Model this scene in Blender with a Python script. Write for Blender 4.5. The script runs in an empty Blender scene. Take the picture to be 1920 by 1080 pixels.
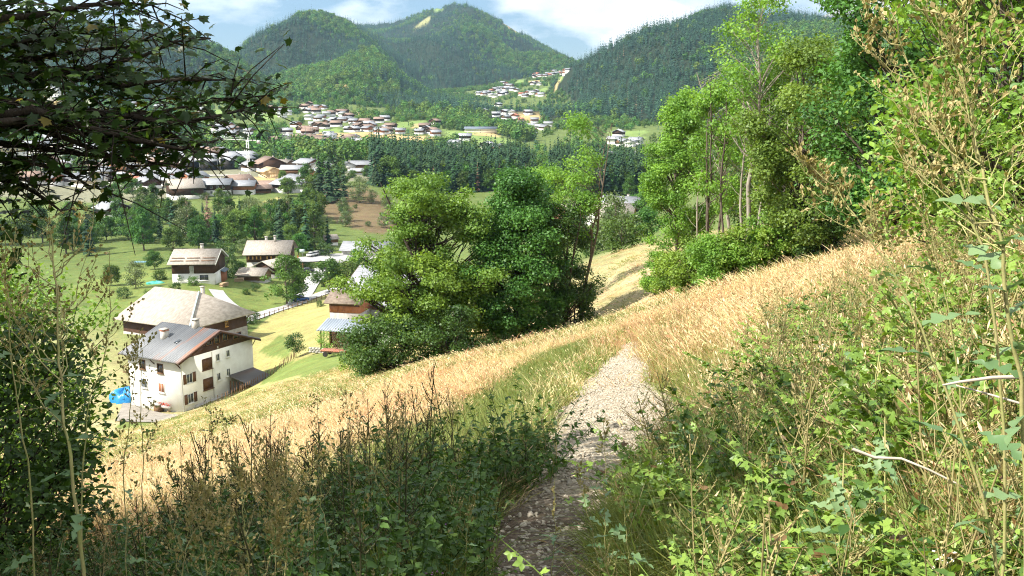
import bpy, math, random
import numpy as np
from mathutils import Vector, Matrix, Euler

R = np.random.default_rng(7)
random.seed(7)
SC = bpy.context.scene
COL = SC.collection
rad = math.radians

# ------------------------------------------------------------------ camera
FPX, PITCH, W0, H0 = 1800.0, rad(10.5), 1920.0, 1080.0      # focal length in photo pixels, pitch below level
cam = bpy.data.cameras.new('camera')
cam.sensor_width = 36.0
cam.lens = 36.0 * FPX / W0
cam.clip_start, cam.clip_end = 0.05, 30000
camo = bpy.data.objects.new('camera', cam)
COL.objects.link(camo)
camo.location = (0, 0, 0)                                     # eye level is z = 0, the ground under it is at -1.7
camo.rotation_euler = (math.pi / 2 - PITCH, 0, 0)
SC.camera = camo

# ------------------------------------------------------------------ sun, sky, exposure
SUN_EL = rad(47)
SUN_H = np.array([-0.93, -0.37]); SUN_H /= np.linalg.norm(SUN_H)
SUN = Vector((SUN_H[0] * math.cos(SUN_EL), SUN_H[1] * math.cos(SUN_EL), math.sin(SUN_EL)))
sl = bpy.data.lights.new('sun', 'SUN')
sl.energy, sl.angle, sl.color = 5.0, rad(0.53), (1.0, 0.945, 0.85)
so = bpy.data.objects.new('sun', sl)
COL.objects.link(so)
so.rotation_euler = SUN.to_track_quat('Z', 'Y').to_euler()
so.location = (0, 0, 60)

world = bpy.data.worlds.new('World')
SC.world = world
world.use_nodes = True
nt = world.node_tree
nt.nodes.clear()
def N(t, kind, **kw):
    n = t.nodes.new(kind)
    for k, v in kw.items():
        setattr(n, k, v)
    return n
sky = N(nt, 'ShaderNodeTexSky', sky_type='NISHITA')
sky.sun_disc = False
sky.sun_elevation = SUN_EL
sky.sun_rotation = math.atan2(SUN.x, SUN.y)
sky.altitude, sky.air_density, sky.dust_density, sky.ozone_density = 1000, 1.0, 0.15, 3.0
tc = N(nt, 'ShaderNodeTexCoord')
mp = N(nt, 'ShaderNodeMapping')
mp.inputs['Scale'].default_value = (1.0, 1.0, 2.6)
mp.inputs['Location'].default_value = (0.35, 0.2, 0.1)
nz = N(nt, 'ShaderNodeTexNoise')
nz.inputs['Scale'].default_value = 4.6
nz.inputs['Detail'].default_value = 9
nz.inputs['Roughness'].default_value = 0.52
rp = N(nt, 'ShaderNodeValToRGB')
rp.color_ramp.elements[0].position, rp.color_ramp.elements[1].position = 0.395, 0.49
nz2 = N(nt, 'ShaderNodeTexNoise')
nz2.inputs['Scale'].default_value = 11
nz2.inputs['Detail'].default_value = 6
cr = N(nt, 'ShaderNodeValToRGB')
cr.color_ramp.elements[0].position, cr.color_ramp.elements[1].position = 0.35, 0.68
cr.color_ramp.elements[0].color = (10.2, 10.6, 11.1, 1)
cr.color_ramp.elements[1].color = (16.0, 16.0, 16.0, 1)
mx = N(nt, 'ShaderNodeMix', data_type='RGBA')
bg = N(nt, 'ShaderNodeBackground')
bg.inputs['Strength'].default_value = 0.056
wo = N(nt, 'ShaderNodeOutputWorld')
L = nt.links.new
L(tc.outputs['Generated'], mp.inputs['Vector'])
L(mp.outputs[0], nz.inputs['Vector'])
L(mp.outputs[0], nz2.inputs['Vector'])
L(nz.outputs['Fac'], rp.inputs[0])
L(nz2.outputs['Fac'], cr.inputs[0])
L(rp.outputs[0], mx.inputs['Factor'])
L(sky.outputs[0], mx.inputs['A'])
L(cr.outputs[0], mx.inputs['B'])
L(mx.outputs['Result'], bg.inputs['Color'])
L(bg.outputs[0], wo.inputs['Surface'])

vs = SC.view_settings
vs.view_transform, vs.look, vs.gamma, vs.exposure = 'Standard', 'None', 1.0, 1.0
vs.use_curve_mapping = False
SC.render.engine = 'CYCLES'
cy = SC.cycles
cy.max_bounces, cy.diffuse_bounces, cy.glossy_bounces, cy.transmission_bounces = 4, 2, 1, 2
cy.volume_bounces = 0
cy.filter_width = 1.1
cy.use_denoising = True
cy.denoising_prefilter = 'NONE'
cy.use_adaptive_sampling, cy.adaptive_threshold = True, 0.028
cy.sample_clamp_indirect = 6.0

# ------------------------------------------------------------------ helpers
def tag(o, label=None, category=None, group=None, kind=None):
    if label: o['label'] = label
    if category: o['category'] = category
    if group: o['group'] = group
    if kind: o['kind'] = kind
    return o

def empty(name, loc=(0, 0, 0), rz=0.0, sc=1.0):
    o = bpy.data.objects.new(name, None)
    COL.objects.link(o)
    o.location = loc
    o.rotation_euler = (0, 0, rz)
    o.scale = (sc,) * 3 if np.isscalar(sc) else sc
    o.empty_display_size = 0.2
    return o

def link(name, me, parent=None, M=None):
    o = bpy.data.objects.new(name, me)
    COL.objects.link(o)
    if parent is not None:
        o.parent = parent
    if M is not None:
        o.matrix_local = M
    return o

def mesh(name, V, F, mats, midx=None, rnd=None, smooth=False, col=None):
    """V (n,3); F a list of (m,k) index arrays."""
    V = np.asarray(V, np.float32).reshape(-1, 3)
    F = [np.asarray(f, np.int32) for f in (F if isinstance(F, (list, tuple)) else [F])]
    F = [f for f in F if f.size]
    me = bpy.data.meshes.new(name)
    me.vertices.add(len(V))
    me.vertices.foreach_set('co', V.ravel())
    nl = sum(f.size for f in F); nf = sum(len(f) for f in F)
    me.loops.add(nl)
    me.loops.foreach_set('vertex_index', np.concatenate([f.ravel() for f in F]))
    me.polygons.add(nf)
    tot = np.concatenate([np.full(len(f), f.shape[1], np.int32) for f in F])
    st = np.concatenate([[0], np.cumsum(tot)[:-1]]).astype(np.int32)
    me.polygons.foreach_set('loop_start', st)
    for m in (mats if isinstance(mats, (list, tuple)) else [mats]):
        me.materials.append(m)
    if midx is not None:
        me.polygons.foreach_set('material_index', np.asarray(midx, np.int32))
    if smooth:
        me.polygons.foreach_set('use_smooth', np.ones(nf, bool))
    if rnd is not None:
        a = me.attributes.new('rnd', 'FLOAT', 'POINT')
        a.data.foreach_set('value', np.asarray(rnd, np.float32))
    if col is not None:
        a = me.attributes.new('cover', 'FLOAT_COLOR', 'POINT')
        a.data.foreach_set('color', np.asarray(col, np.float32).ravel())
    me.update(calc_edges=True)
    return me

class MB:
    """collects boxes, prisms and tubes for one part"""
    def __init__(s): s.v, s.f, s.n = [], {}, 0
    def add(s, V, F):
        V = np.asarray(V, float).reshape(-1, 3)
        for f in (F if isinstance(F, list) else [F]):
            f = np.asarray(f, int)
            if f.size: s.f.setdefault(f.shape[1], []).append(f + s.n)
        s.v.append(V); s.n += len(V)
        return s
    def box(s, c, d, M=None):
        c, d = np.array(c, float), np.array(d, float) / 2
        V = np.array([[x, y, z] for z in (-1, 1) for y in (-1, 1) for x in (-1, 1)]) * d
        if M is not None: V = V @ np.array(M).T[:3, :3] if np.array(M).shape == (3, 3) else V
        return s.add(V + c, np.array([[0, 2, 3, 1], [4, 5, 7, 6], [0, 1, 5, 4], [2, 6, 7, 3], [0, 4, 6, 2], [1, 3, 7, 5]]))
    def prism(s, poly, y0, y1, axis=1):
        """poly: list of (a,b) in the plane across `axis`, extruded from y0 to y1"""
        n = len(poly); V = []
        for y in (y0, y1):
            for a, b in poly:
                V.append((a, y, b) if axis == 1 else ((y, a, b) if axis == 0 else (a, b, y)))
        s.add(V, [np.array([[i, (i + 1) % n, n + (i + 1) % n, n + i] for i in range(n)]), np.array([list(range(n))[::-1]]), np.array([list(range(n, 2 * n))])])
        return s
    def tube(s, P, r, k=6):
        V, F = tube(P, r, k)
        return s.add(V, F)
    def mesh(s, name, mats, smooth=False, rnd=None):
        return mesh(name, np.concatenate(s.v), [np.concatenate(f) for f in s.f.values()], mats, smooth=smooth, rnd=rnd)
    def build(s, name, mat, parent=None, smooth=False):
        return link(name, s.mesh(name, mat, smooth), parent)

def tube(P, r, k=6):
    P = np.asarray(P, float); n = len(P)
    r = np.broadcast_to(np.asarray(r, float), (n,))
    T = np.gradient(P, axis=0); T /= np.linalg.norm(T, axis=1, keepdims=True) + 1e-9
    ref = np.where(np.abs(T[:, 2:3]) > 0.9, np.array([[1.0, 0, 0]]), np.array([[0, 0, 1.0]]))
    A = np.cross(T, ref); A /= np.linalg.norm(A, axis=1, keepdims=True) + 1e-9
    B = np.cross(T, A)
    th = np.arange(k) * 2 * np.pi / k
    V = P[:, None] + r[:, None, None] * (np.cos(th)[None, :, None] * A[:, None] + np.sin(th)[None, :, None] * B[:, None])
    i = np.arange(n - 1)[:, None] * k; j = np.arange(k)[None]
    F = np.stack([i + j, i + (j + 1) % k, i + k + (j + 1) % k, i + k + j], -1).reshape(-1, 4)
    return V.reshape(-1, 3), F

def noise2(x, y, seed=0, octaves=4):
    """cheap value-like noise from sums of rotated sines, about -1..1"""
    r = np.random.default_rng(seed)
    out = 0; amp = 1; tot = 0; fr = 1.0
    for o in range(octaves):
        for k in range(3):
            a = r.uniform(0, 2 * np.pi); p = r.uniform(0, 2 * np.pi, 2)
            q = (x * np.cos(a) + y * np.sin(a)) * fr
            w = (-x * np.sin(a) + y * np.cos(a)) * fr * 0.83
            out = out + amp * np.sin(q + p[0] + 1.7 * np.sin(w * 0.7 + p[1])) * np.cos(w + p[1])
        tot += amp * 1.7; amp *= 0.5; fr *= 2.05
    return out / tot

def sstep(a, b, x):
    t = np.clip((x - a) / (b - a), 0, 1)
    return t * t * (3 - 2 * t)

def inpoly(px, py, poly):
    inside = np.zeros(np.shape(px), bool)
    n = len(poly); j = n - 1
    for i in range(n):
        xi, yi = poly[i][0], poly[i][1]; xj, yj = poly[j][0], poly[j][1]
        c = ((yi > py) != (yj > py)) & (px < (xj - xi) * (py - yi) / (yj - yi + 1e-12) + xi)
        inside ^= c; j = i
    return inside

# ------------------------------------------------------------------ materials
MATS = {}
def newmat(name):
    m = bpy.data.materials.new(name); m.use_nodes = True
    t = m.node_tree; t.nodes.clear()
    return m, t

def mat(name, c, rough=0.8, c2=None, scale=3.0, detail=5, bump=0.0, bscale=None, spec=0.3, metal=0.0, stretch=(1, 1, 1), lo=0.35, hi=0.68, objrand=0.0):
    """principled with two tones mixed by noise in object space, an optional bump and an optional tone shift per object"""
    if name in MATS: return MATS[name]
    m, t = newmat(name); l = t.links.new
    out = N(t, 'ShaderNodeOutputMaterial'); b = N(t, 'ShaderNodeBsdfPrincipled')
    b.inputs['Roughness'].default_value = rough
    b.inputs['Specular IOR Level'].default_value = spec
    b.inputs['Metallic'].default_value = metal
    tcn = N(t, 'ShaderNodeTexCoord'); mpn = N(t, 'ShaderNodeMapping'); mpn.inputs['Scale'].default_value = stretch
    n1 = N(t, 'ShaderNodeTexNoise'); n1.inputs['Scale'].default_value = scale; n1.inputs['Detail'].default_value = detail
    l(tcn.outputs['Object'], mpn.inputs[0]); l(mpn.outputs[0], n1.inputs['Vector'])
    r1 = N(t, 'ShaderNodeValToRGB')
    r1.color_ramp.elements[0].position, r1.color_ramp.elements[1].position = lo, hi
    r1.color_ramp.elements[0].color = (*c, 1); r1.color_ramp.elements[1].color = (*(c2 or c), 1)
    l(n1.outputs['Fac'], r1.inputs[0])
    src = r1.outputs[0]
    if objrand:
        oi = N(t, 'ShaderNodeObjectInfo'); mr = N(t, 'ShaderNodeMapRange')
        mr.inputs['To Min'].default_value, mr.inputs['To Max'].default_value = 1 - objrand, 1 + objrand
        l(oi.outputs['Random'], mr.inputs['Value'])
        hv = N(t, 'ShaderNodeHueSaturation'); l(mr.outputs[0], hv.inputs['Value']); l(src, hv.inputs['Color']); src = hv.outputs[0]
    l(src, b.inputs['Base Color'])
    if bump:
        n2 = N(t, 'ShaderNodeTexNoise'); n2.inputs['Scale'].default_value = bscale or scale * 4; n2.inputs['Detail'].default_value = 6
        l(mpn.outputs[0], n2.inputs['Vector'])
        bp = N(t, 'ShaderNodeBump'); bp.inputs['Strength'].default_value = bump; bp.inputs['Distance'].default_value = 0.05
        l(n2.outputs['Fac'], bp.inputs['Height']); l(bp.outputs[0], b.inputs['Normal'])
    l(b.outputs[0], out.inputs[0])
    MATS[name] = m
    return m

def leafmat(name, dark, light, transl=0.35, tcol=None, rough=0.45, spec=0.35, gain=1.0, dry=None, objrand=0.0):
    """leaf: diffuse + translucent + a little gloss; tone by the per-leaf attribute rnd, a few leaves of the colour `dry`"""
    if name in MATS: return MATS[name]
    dark, light = tuple(c * gain for c in dark), tuple(c * gain for c in light)
    m, t = newmat(name); l = t.links.new
    out = N(t, 'ShaderNodeOutputMaterial')
    at = N(t, 'ShaderNodeAttribute'); at.attribute_name = 'rnd'
    r1 = N(t, 'ShaderNodeValToRGB'); e = r1.color_ramp.elements
    e[0].color = (*dark, 1); e[1].color = (*light, 1)
    e[1].position = 0.965 if dry else 1.0
    if dry:
        d = r1.color_ramp.elements.new(0.985); d.color = (*dry, 1)
    l(at.outputs['Fac'], r1.inputs[0])
    src = r1.outputs[0]
    if objrand:
        oi = N(t, 'ShaderNodeObjectInfo'); mr = N(t, 'ShaderNodeMapRange')
        mr.inputs['To Min'].default_value, mr.inputs['To Max'].default_value = 1 - objrand, 1 + objrand
        l(oi.outputs['Random'], mr.inputs['Value'])
        mr2 = N(t, 'ShaderNodeMapRange'); mr2.inputs['To Min'].default_value, mr2.inputs['To Max'].default_value = 0.5 - 0.03, 0.5 + 0.03
        ml = N(t, 'ShaderNodeMath', operation='MULTIPLY'); ml.inputs[1].default_value = 7.13
        fr = N(t, 'ShaderNodeMath', operation='FRACT')
        l(oi.outputs['Random'], ml.inputs[0]); l(ml.outputs[0], fr.inputs[0]); l(fr.outputs[0], mr2.inputs['Value'])
        hv = N(t, 'ShaderNodeHueSaturation'); l(mr.outputs[0], hv.inputs['Value']); l(mr2.outputs[0], hv.inputs['Hue']); l(src, hv.inputs['Color']); src = hv.outputs[0]
    df = N(t, 'ShaderNodeBsdfPrincipled'); df.inputs['Roughness'].default_value = rough; df.inputs['Specular IOR Level'].default_value = spec
    tr = N(t, 'ShaderNodeBsdfTranslucent')
    l(src, df.inputs['Base Color'])
    g = N(t, 'ShaderNodeMix', data_type='RGBA', blend_type='MULTIPLY'); g.inputs['Factor'].default_value = 1.0
    g.inputs['B'].default_value = (*(tcol or (1.5, 1.45, 0.55)), 1)
    l(src, g.inputs['A']); l(g.outputs['Result'], tr.inputs['Color'])
    ms = N(t, 'ShaderNodeMixShader'); ms.inputs[0].default_value = transl
    l(df.outputs[0], ms.inputs[1]); l(tr.outputs[0], ms.inputs[2]); l(ms.outputs[0], out.inputs[0])
    MATS[name] = m
    return m
# ------------------------------------------------------------------ terrain
def ray(u, v):
    zc = (540.0 - np.asarray(v, float)) / FPX; xc = (np.asarray(u, float) - 960.0) / FPX
    return xc, math.cos(PITCH) + math.sin(PITCH) * zc, -math.sin(PITCH) + math.cos(PITCH) * zc

def at(u, v, Y):
    """the point seen at photo pixel (u, v) at forward distance Y"""
    x, y, z = ray(u, v)
    return np.array([x / y * Y, Y, z / y * Y])

def proj(P):
    P = np.asarray(P, float)
    d = P[..., 1] * math.cos(PITCH) - P[..., 2] * math.sin(PITCH)
    h = P[..., 1] * math.sin(PITCH) + P[..., 2] * math.cos(PITCH)
    return 960 + FPX * P[..., 0] / d, 540 - FPX * h / d

# centre line of the path (x as a function of Y)
PATH_Y = np.array([-20, 0, 3, 5.5, 7, 9, 12, 16, 21, 27, 33, 40, 60])
PATH_X = np.array([-1.0, -0.2, 0.05, 0.17, 0.36, 0.88, 1.33, 1.80, 2.6, 3.6, 4.9, 6.2, 10])
PATH_W = np.array([0.45, 0.45, 0.45, 0.48, 0.58, 0.86, 0.96, 0.84, 0.45, 0.08, 0.15, 0.15, 0.15])
def pathx(y): return np.interp(y, PATH_Y, PATH_X)
def pathw(y): return np.interp(y, PATH_Y, PATH_W)

def near_plane(x, y):
    z = -1.7 - 0.215 * y + 0.29 * x
    dx = x - pathx(y)
    z = z - 0.22 * dx * np.exp(-(dx / 0.95) ** 2)
    bank = np.clip(dx - 0.8, 0, 6)
    z = z + 0.10 * bank * np.exp(-((y - 12) / 14) ** 2)
    return z

CP = [  # photo pixel and forward distance of ground points, nearest first
    (300, 800, 75), (450, 740, 105), (390, 768, 105), (345, 772, 140), (500, 706, 152), (248, 748, 147), (120, 800, 130),
    (640, 668, 138), (552, 669, 150), (600, 622, 168), (500, 640, 190), (560, 592, 212), (480, 590, 222), (600, 549, 252),
    (640, 502, 300), (740, 480, 335), (300, 592, 200), (370, 527, 250), (500, 506, 290), (430, 553, 236), (250, 535, 250), (60, 570, 230), (330, 560, 225),
    (-200, 620, 210), (-200, 900, 60),
    (850, 655, 70), (700, 692, 74), (1080, 612, 72), (960, 640, 70), (1150, 598, 66), (1235, 572, 62), (1185, 520, 80), (1205, 462, 100), (1130, 476, 112),
    (850, 585, 120), (900, 540, 170), (760, 600, 165), (700, 640, 150), (1000, 500, 220), (860, 500, 250),
    (1300, 535, 54), (1450, 505, 48), (1600, 485, 38), (1750, 470, 30), (2050, 420, 40),
    (1900, 330, 60), (1900, 260, 120), (1600, 380, 110), (1400, 430, 120), (1250, 447, 150), (2200, 200, 200), (1600, 300, 300), (1900, 200, 350),
    (1070, 424, 320), (1170, 404, 345), (1180, 350, 560), (1250, 400, 400), (1400, 340, 500),
    (300, 440, 370), (150, 460, 350), (-200, 470, 350), (420, 450, 360), (560, 440, 365), (640, 436, 380), (700, 424, 400), (760, 420, 410), (860, 420, 420),
    (230, 408, 430), (330, 372, 470), (420, 364, 480), (470, 356, 500), (560, 352, 520), (640, 345, 530), (700, 352, 500), (720, 322, 610),
    (470, 330, 570), (420, 318, 620), (320, 325, 600), (100, 330, 560), (180, 338, 560), (-100, 330, 560), (100, 292, 700), (300, 300, 690), (560, 318, 600), (650, 318, 600),
    (800, 350, 560), (900, 345, 560), (1000, 345, 560), (820, 318, 680), (950, 312, 700),
    (450, 290, 780), (560, 288, 790), (650, 284, 790), (500, 268, 880), (600, 257, 940), (680, 262, 930), (760, 262, 930), (880, 275, 860), (950, 278, 850), (900, 254, 980), (840, 244, 1060),
    (620, 228, 1150), (560, 205, 1350), (700, 214, 1290), (480, 225, 1150), (500, 195, 1420), (760, 226, 1190), (800, 238, 1100), (660, 195, 1450),
    (20, 225, 1150), (120, 215, 1250), (200, 208, 1300), (320, 218, 1200), (80, 195, 1450), (-200, 230, 1150), (350, 250, 950), (100, 255, 900),
    (960, 300, 770), (1020, 280, 900), (1100, 262, 1010), (1060, 236, 1250), (950, 240, 1250), (900, 235, 1250), (1000, 215, 1500), (880, 215, 1500),
    (1180, 300, 790), (1165, 275, 930), (1180, 254, 1080), (1250, 300, 780), (1450, 290, 800), (1700, 250, 900), (2000, 230, 900), (1250, 240, 1150),
    (900, 190, 1850), (950, 178, 2000), (1010, 160, 2250), (1060, 138, 2550), (1080, 128, 2750), (940, 200, 1750), (1010, 190, 1800), (870, 205, 1700), (1030, 205, 1650), (840, 215, 1500), (960, 215, 1500),
]
def _tps_setup():
    pts, val = [], []
    for u, v, Y in CP:
        p = at(u, v, Y)
        pts.append((p[0] / Y, math.log(Y))); val.append(p[2] / Y)
    for Y in (9, 14, 22, 34, 46):
        for s in (-0.8, -0.45, -0.2, 0.0, 0.1, 0.25, 0.45, 0.8):
            if Y > 30 and s > 0.05: continue
            pts.append((s, math.log(Y))); val.append(float(near_plane(np.array(s * Y), np.array(float(Y)))) / Y)
    for s in (-0.9, -0.5, 0, 0.5, 0.9):
        pts.append((s, math.log(9000))); val.append(0.0)
        pts.append((s, math.log(4000))); val.append(0.0)
    P = np.array(pts) * np.array([5.0, 1.9]); v = np.array(val); n = len(P)
    d = np.linalg.norm(P[:, None] - P[None], axis=-1)
    K = np.where(d > 0, d * d * np.log(d + 1e-12), 0) + np.eye(n) * 2e-2
    A = np.zeros((n + 3, n + 3)); A[:n, :n] = K
    A[:n, n] = 1; A[:n, n + 1:] = P; A[n:, :n] = A[:n, n:].T
    w = np.linalg.solve(A, np.concatenate([v, np.zeros(3)]))
    return P, w
_TP, _TW = _tps_setup()
def valley(x, y):
    Y = np.maximum(y, 6.0)
    q = np.stack([np.clip(x / Y, -1, 1) * 5.0, np.log(Y) * 1.9], -1)
    out = np.zeros(Y.shape); n = len(_TP); flat = q.reshape(-1, 2); o = np.zeros(len(flat))
    for i in range(0, len(flat), 20000):
        d2 = ((flat[i:i + 20000, None] - _TP[None]) ** 2).sum(-1)
        o[i:i + 20000] = 0.5 * (d2 * np.log(d2 + 1e-12)) @ _TW[:n] + _TW[n] + flat[i:i + 20000] @ _TW[n + 1:]
    return o.reshape(Y.shape) * Y

MOUNT = [  # ridge line in the photo, its distance, the distance of the foot, foot row, seed, gully depth
    dict(r=[(-400, 60), (-100, 55), (60, 40), (200, 58), (300, 62), (380, 80), (440, 108), (500, 152), (540, 188), (590, 225)], Yr=2050, Yf=1330, vf=212, seed=1, g=22),
    dict(r=[(300, 215), (380, 165), (430, 112), (500, 66), (560, 37), (600, 33), (650, 45), (700, 80), (760, 122), (820, 155), (880, 190), (920, 225)], Yr=3000, Yf=1420, vf=208, seed=2, g=45),
    dict(r=[(480, 190), (560, 120), (640, 64), (690, 47), (740, 40), (800, 21), (850, 6), (870, 7), (900, 22), (950, 49), (1000, 79), (1040, 99), (1070, 116), (1110, 145), (1160, 190), (1200, 225)], Yr=4300, Yf=2300, vf=205, seed=3, g=70),
    dict(r=[(970, 245), (1000, 205), (1040, 152), (1070, 124), (1120, 99), (1180, 75), (1240, 55), (1300, 37), (1360, 22), (1390, 25), (1430, 38), (1480, 33), (1560, 30), (1640, 27), (1760, 15), (2000, 0), (2300, -20)], Yr=2250, Yf=1120, vf=258, seed=4, g=38),
    dict(r=[(1440, 120), (1500, 62), (1560, 18), (1600, -8), (1700, -40), (1900, -60), (2300, -40)], Yr=6500, Yf=3600, vf=120, seed=5, g=60),
]
for m in MOUNT:
    uu = np.array([p[0] for p in m['r']], float); vv = np.array([p[1] for p in m['r']], float)
    x, y, z = ray(uu, vv)
    m['s'], m['e'] = x / y, z / y
    x, y, z = ray(960, m['vf']); m['ef'] = z / y
def mountain(m, x, y):
    Y = np.maximum(y, 200.0); s = x / Y
    # ridge wanders in distance so that it is no flat wall
    Yr = m['Yr'] * (1 + 0.10 * np.sin(s * 9 + m['seed']) + 0.04 * np.sin(s * 23 + 2 * m['seed']))
    er = np.interp(s, m['s'], m['e'], left=-0.2, right=-0.2)
    zr = er * Yr; zf = m['ef'] * m['Yf']
    t = (Y - m['Yf']) / (Yr - m['Yf'])
    up = np.clip(t, 0, 1)
    prof = 0.78 * up + 0.22 * up * up * (3 - 2 * up)
    z = zf + (zr - zf) * prof - np.maximum(t - 1, 0) * (Yr - m['Yf']) * 0.45 - np.maximum(-t, 0) * 600
    gul = .55 * noise2(x / 210, Y / 420, m['seed'] * 11, 3) + 1.0 - 2.4 * np.abs(noise2(x / 260 + Y / 900, Y / 700 - x / 800, m['seed'] * 7, 3)) - .35
    z = z + 1.25 * m['g'] * gul * np.clip(up * (1 - up) * 4, 0, 1)
    return z

GN, GM = 500, 560                                   # rows away from the camera, columns across
gq = np.linspace(math.log(8.0), math.log(9500.0), GN)
gs = np.linspace(-0.86, 0.86, GM)
GY = np.exp(gq)[:, None] - 20 + 0 * gs[None]
GX = gs[None] * (GY + 20)
def H0(x, y):
    zn = near_plane(x, y); zv = valley(x, y)
    w = sstep(9, 26, y)
    z = zn * (1 - w) + zv * w
    best = z.copy(); who = np.zeros(z.shape, int)
    for i, m in enumerate(MOUNT):
        zm = mountain(m, x, y)
        zm = np.where(y > m['Yf'] * 0.8, zm, -1e9)
        pick = zm > best; best = np.where(pick, zm, best); who = np.where(pick, i + 1, who)
    best = best + 0.05 * noise2(x * 1.3, y * 1.3, 31, 3) * sstep(-20, 10, y) * (1 - sstep(0.4, 1.2, 1 / (0.2 + np.abs(x - pathx(y))))) * (y < 120)
    best = best + 0.5 * noise2(x / 9, y / 9, 32, 3) * sstep(30, 90, y) * (y < 1200)
    return best, who
GZ, GWHO = H0(GX, GY)
def Hs(x, y):
    """height of the ground sheet as it is meshed"""
    x = np.asarray(x, float); y = np.asarray(y, float)
    yy = np.maximum(y + 20, 8.001)
    a = np.clip((np.log(yy) - gq[0]) / (gq[1] - gq[0]), 0, GN - 1.001); b = np.clip((x / yy - gs[0]) / (gs[1] - gs[0]), 0, GM - 1.001)
    i = a.astype(int); j = b.astype(int)
    y0, y1 = np.exp(gq[i]), np.exp(gq[i + 1]); fa = np.clip((yy - y0) / (y1 - y0), 0, 1); fb = b - j
    return (GZ[i, j] * (1 - fa) * (1 - fb) + GZ[i + 1, j] * fa * (1 - fb) + GZ[i, j + 1] * (1 - fa) * fb + GZ[i + 1, j + 1] * fa * fb)
_ty = np.exp(np.linspace(math.log(2.5), math.log(8800), 2600))
def hit(u, v, ymin=0.0):
    """where the sight line through a photo pixel meets the ground"""
    x, y, z = ray(u, v)
    t = _ty[_ty > ymin]
    d = z / y * t - Hs(x / y * t, t)
    k = np.nonzero(d < 0)[0]
    k = k[0] if len(k) else len(t) - 1
    if k > 0 and d[k] < 0 <= d[k - 1]:
        f = d[k - 1] / (d[k - 1] - d[k]); Y = t[k - 1] + f * (t[k] - t[k - 1])
    else: Y = t[k]
    X = x / y * Y
    return np.array([X, Y, float(Hs(X, Y))])
def poly(pts, ymin=0.0):
    return [hit(u, v, ymin)[:2] for u, v in pts]
# how much of the ground a standing viewer sees: running maximum of the sight angle along each column
_ge = GZ / np.maximum(GY, 1.0); _ge[GY < 2] = -9
# (columns fan out from 20 m behind the eye; beyond some tens of metres that is the eye's own fan)
_run = np.maximum.accumulate(np.where(GY > 120, _ge, -9), axis=0)
def visible(x, y, h):
    yy = np.maximum(y + 20, 8.001)
    a = np.clip((np.log(yy) - gq[0]) / (gq[1] - gq[0]), 1, GN - 1.001).astype(int) - 1
    b = np.clip((x / yy - gs[0]) / (gs[1] - gs[0]), 0, GM - 1.001).astype(int)
    return (Hs(x, y) + h) / y > _run[a, b]
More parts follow.
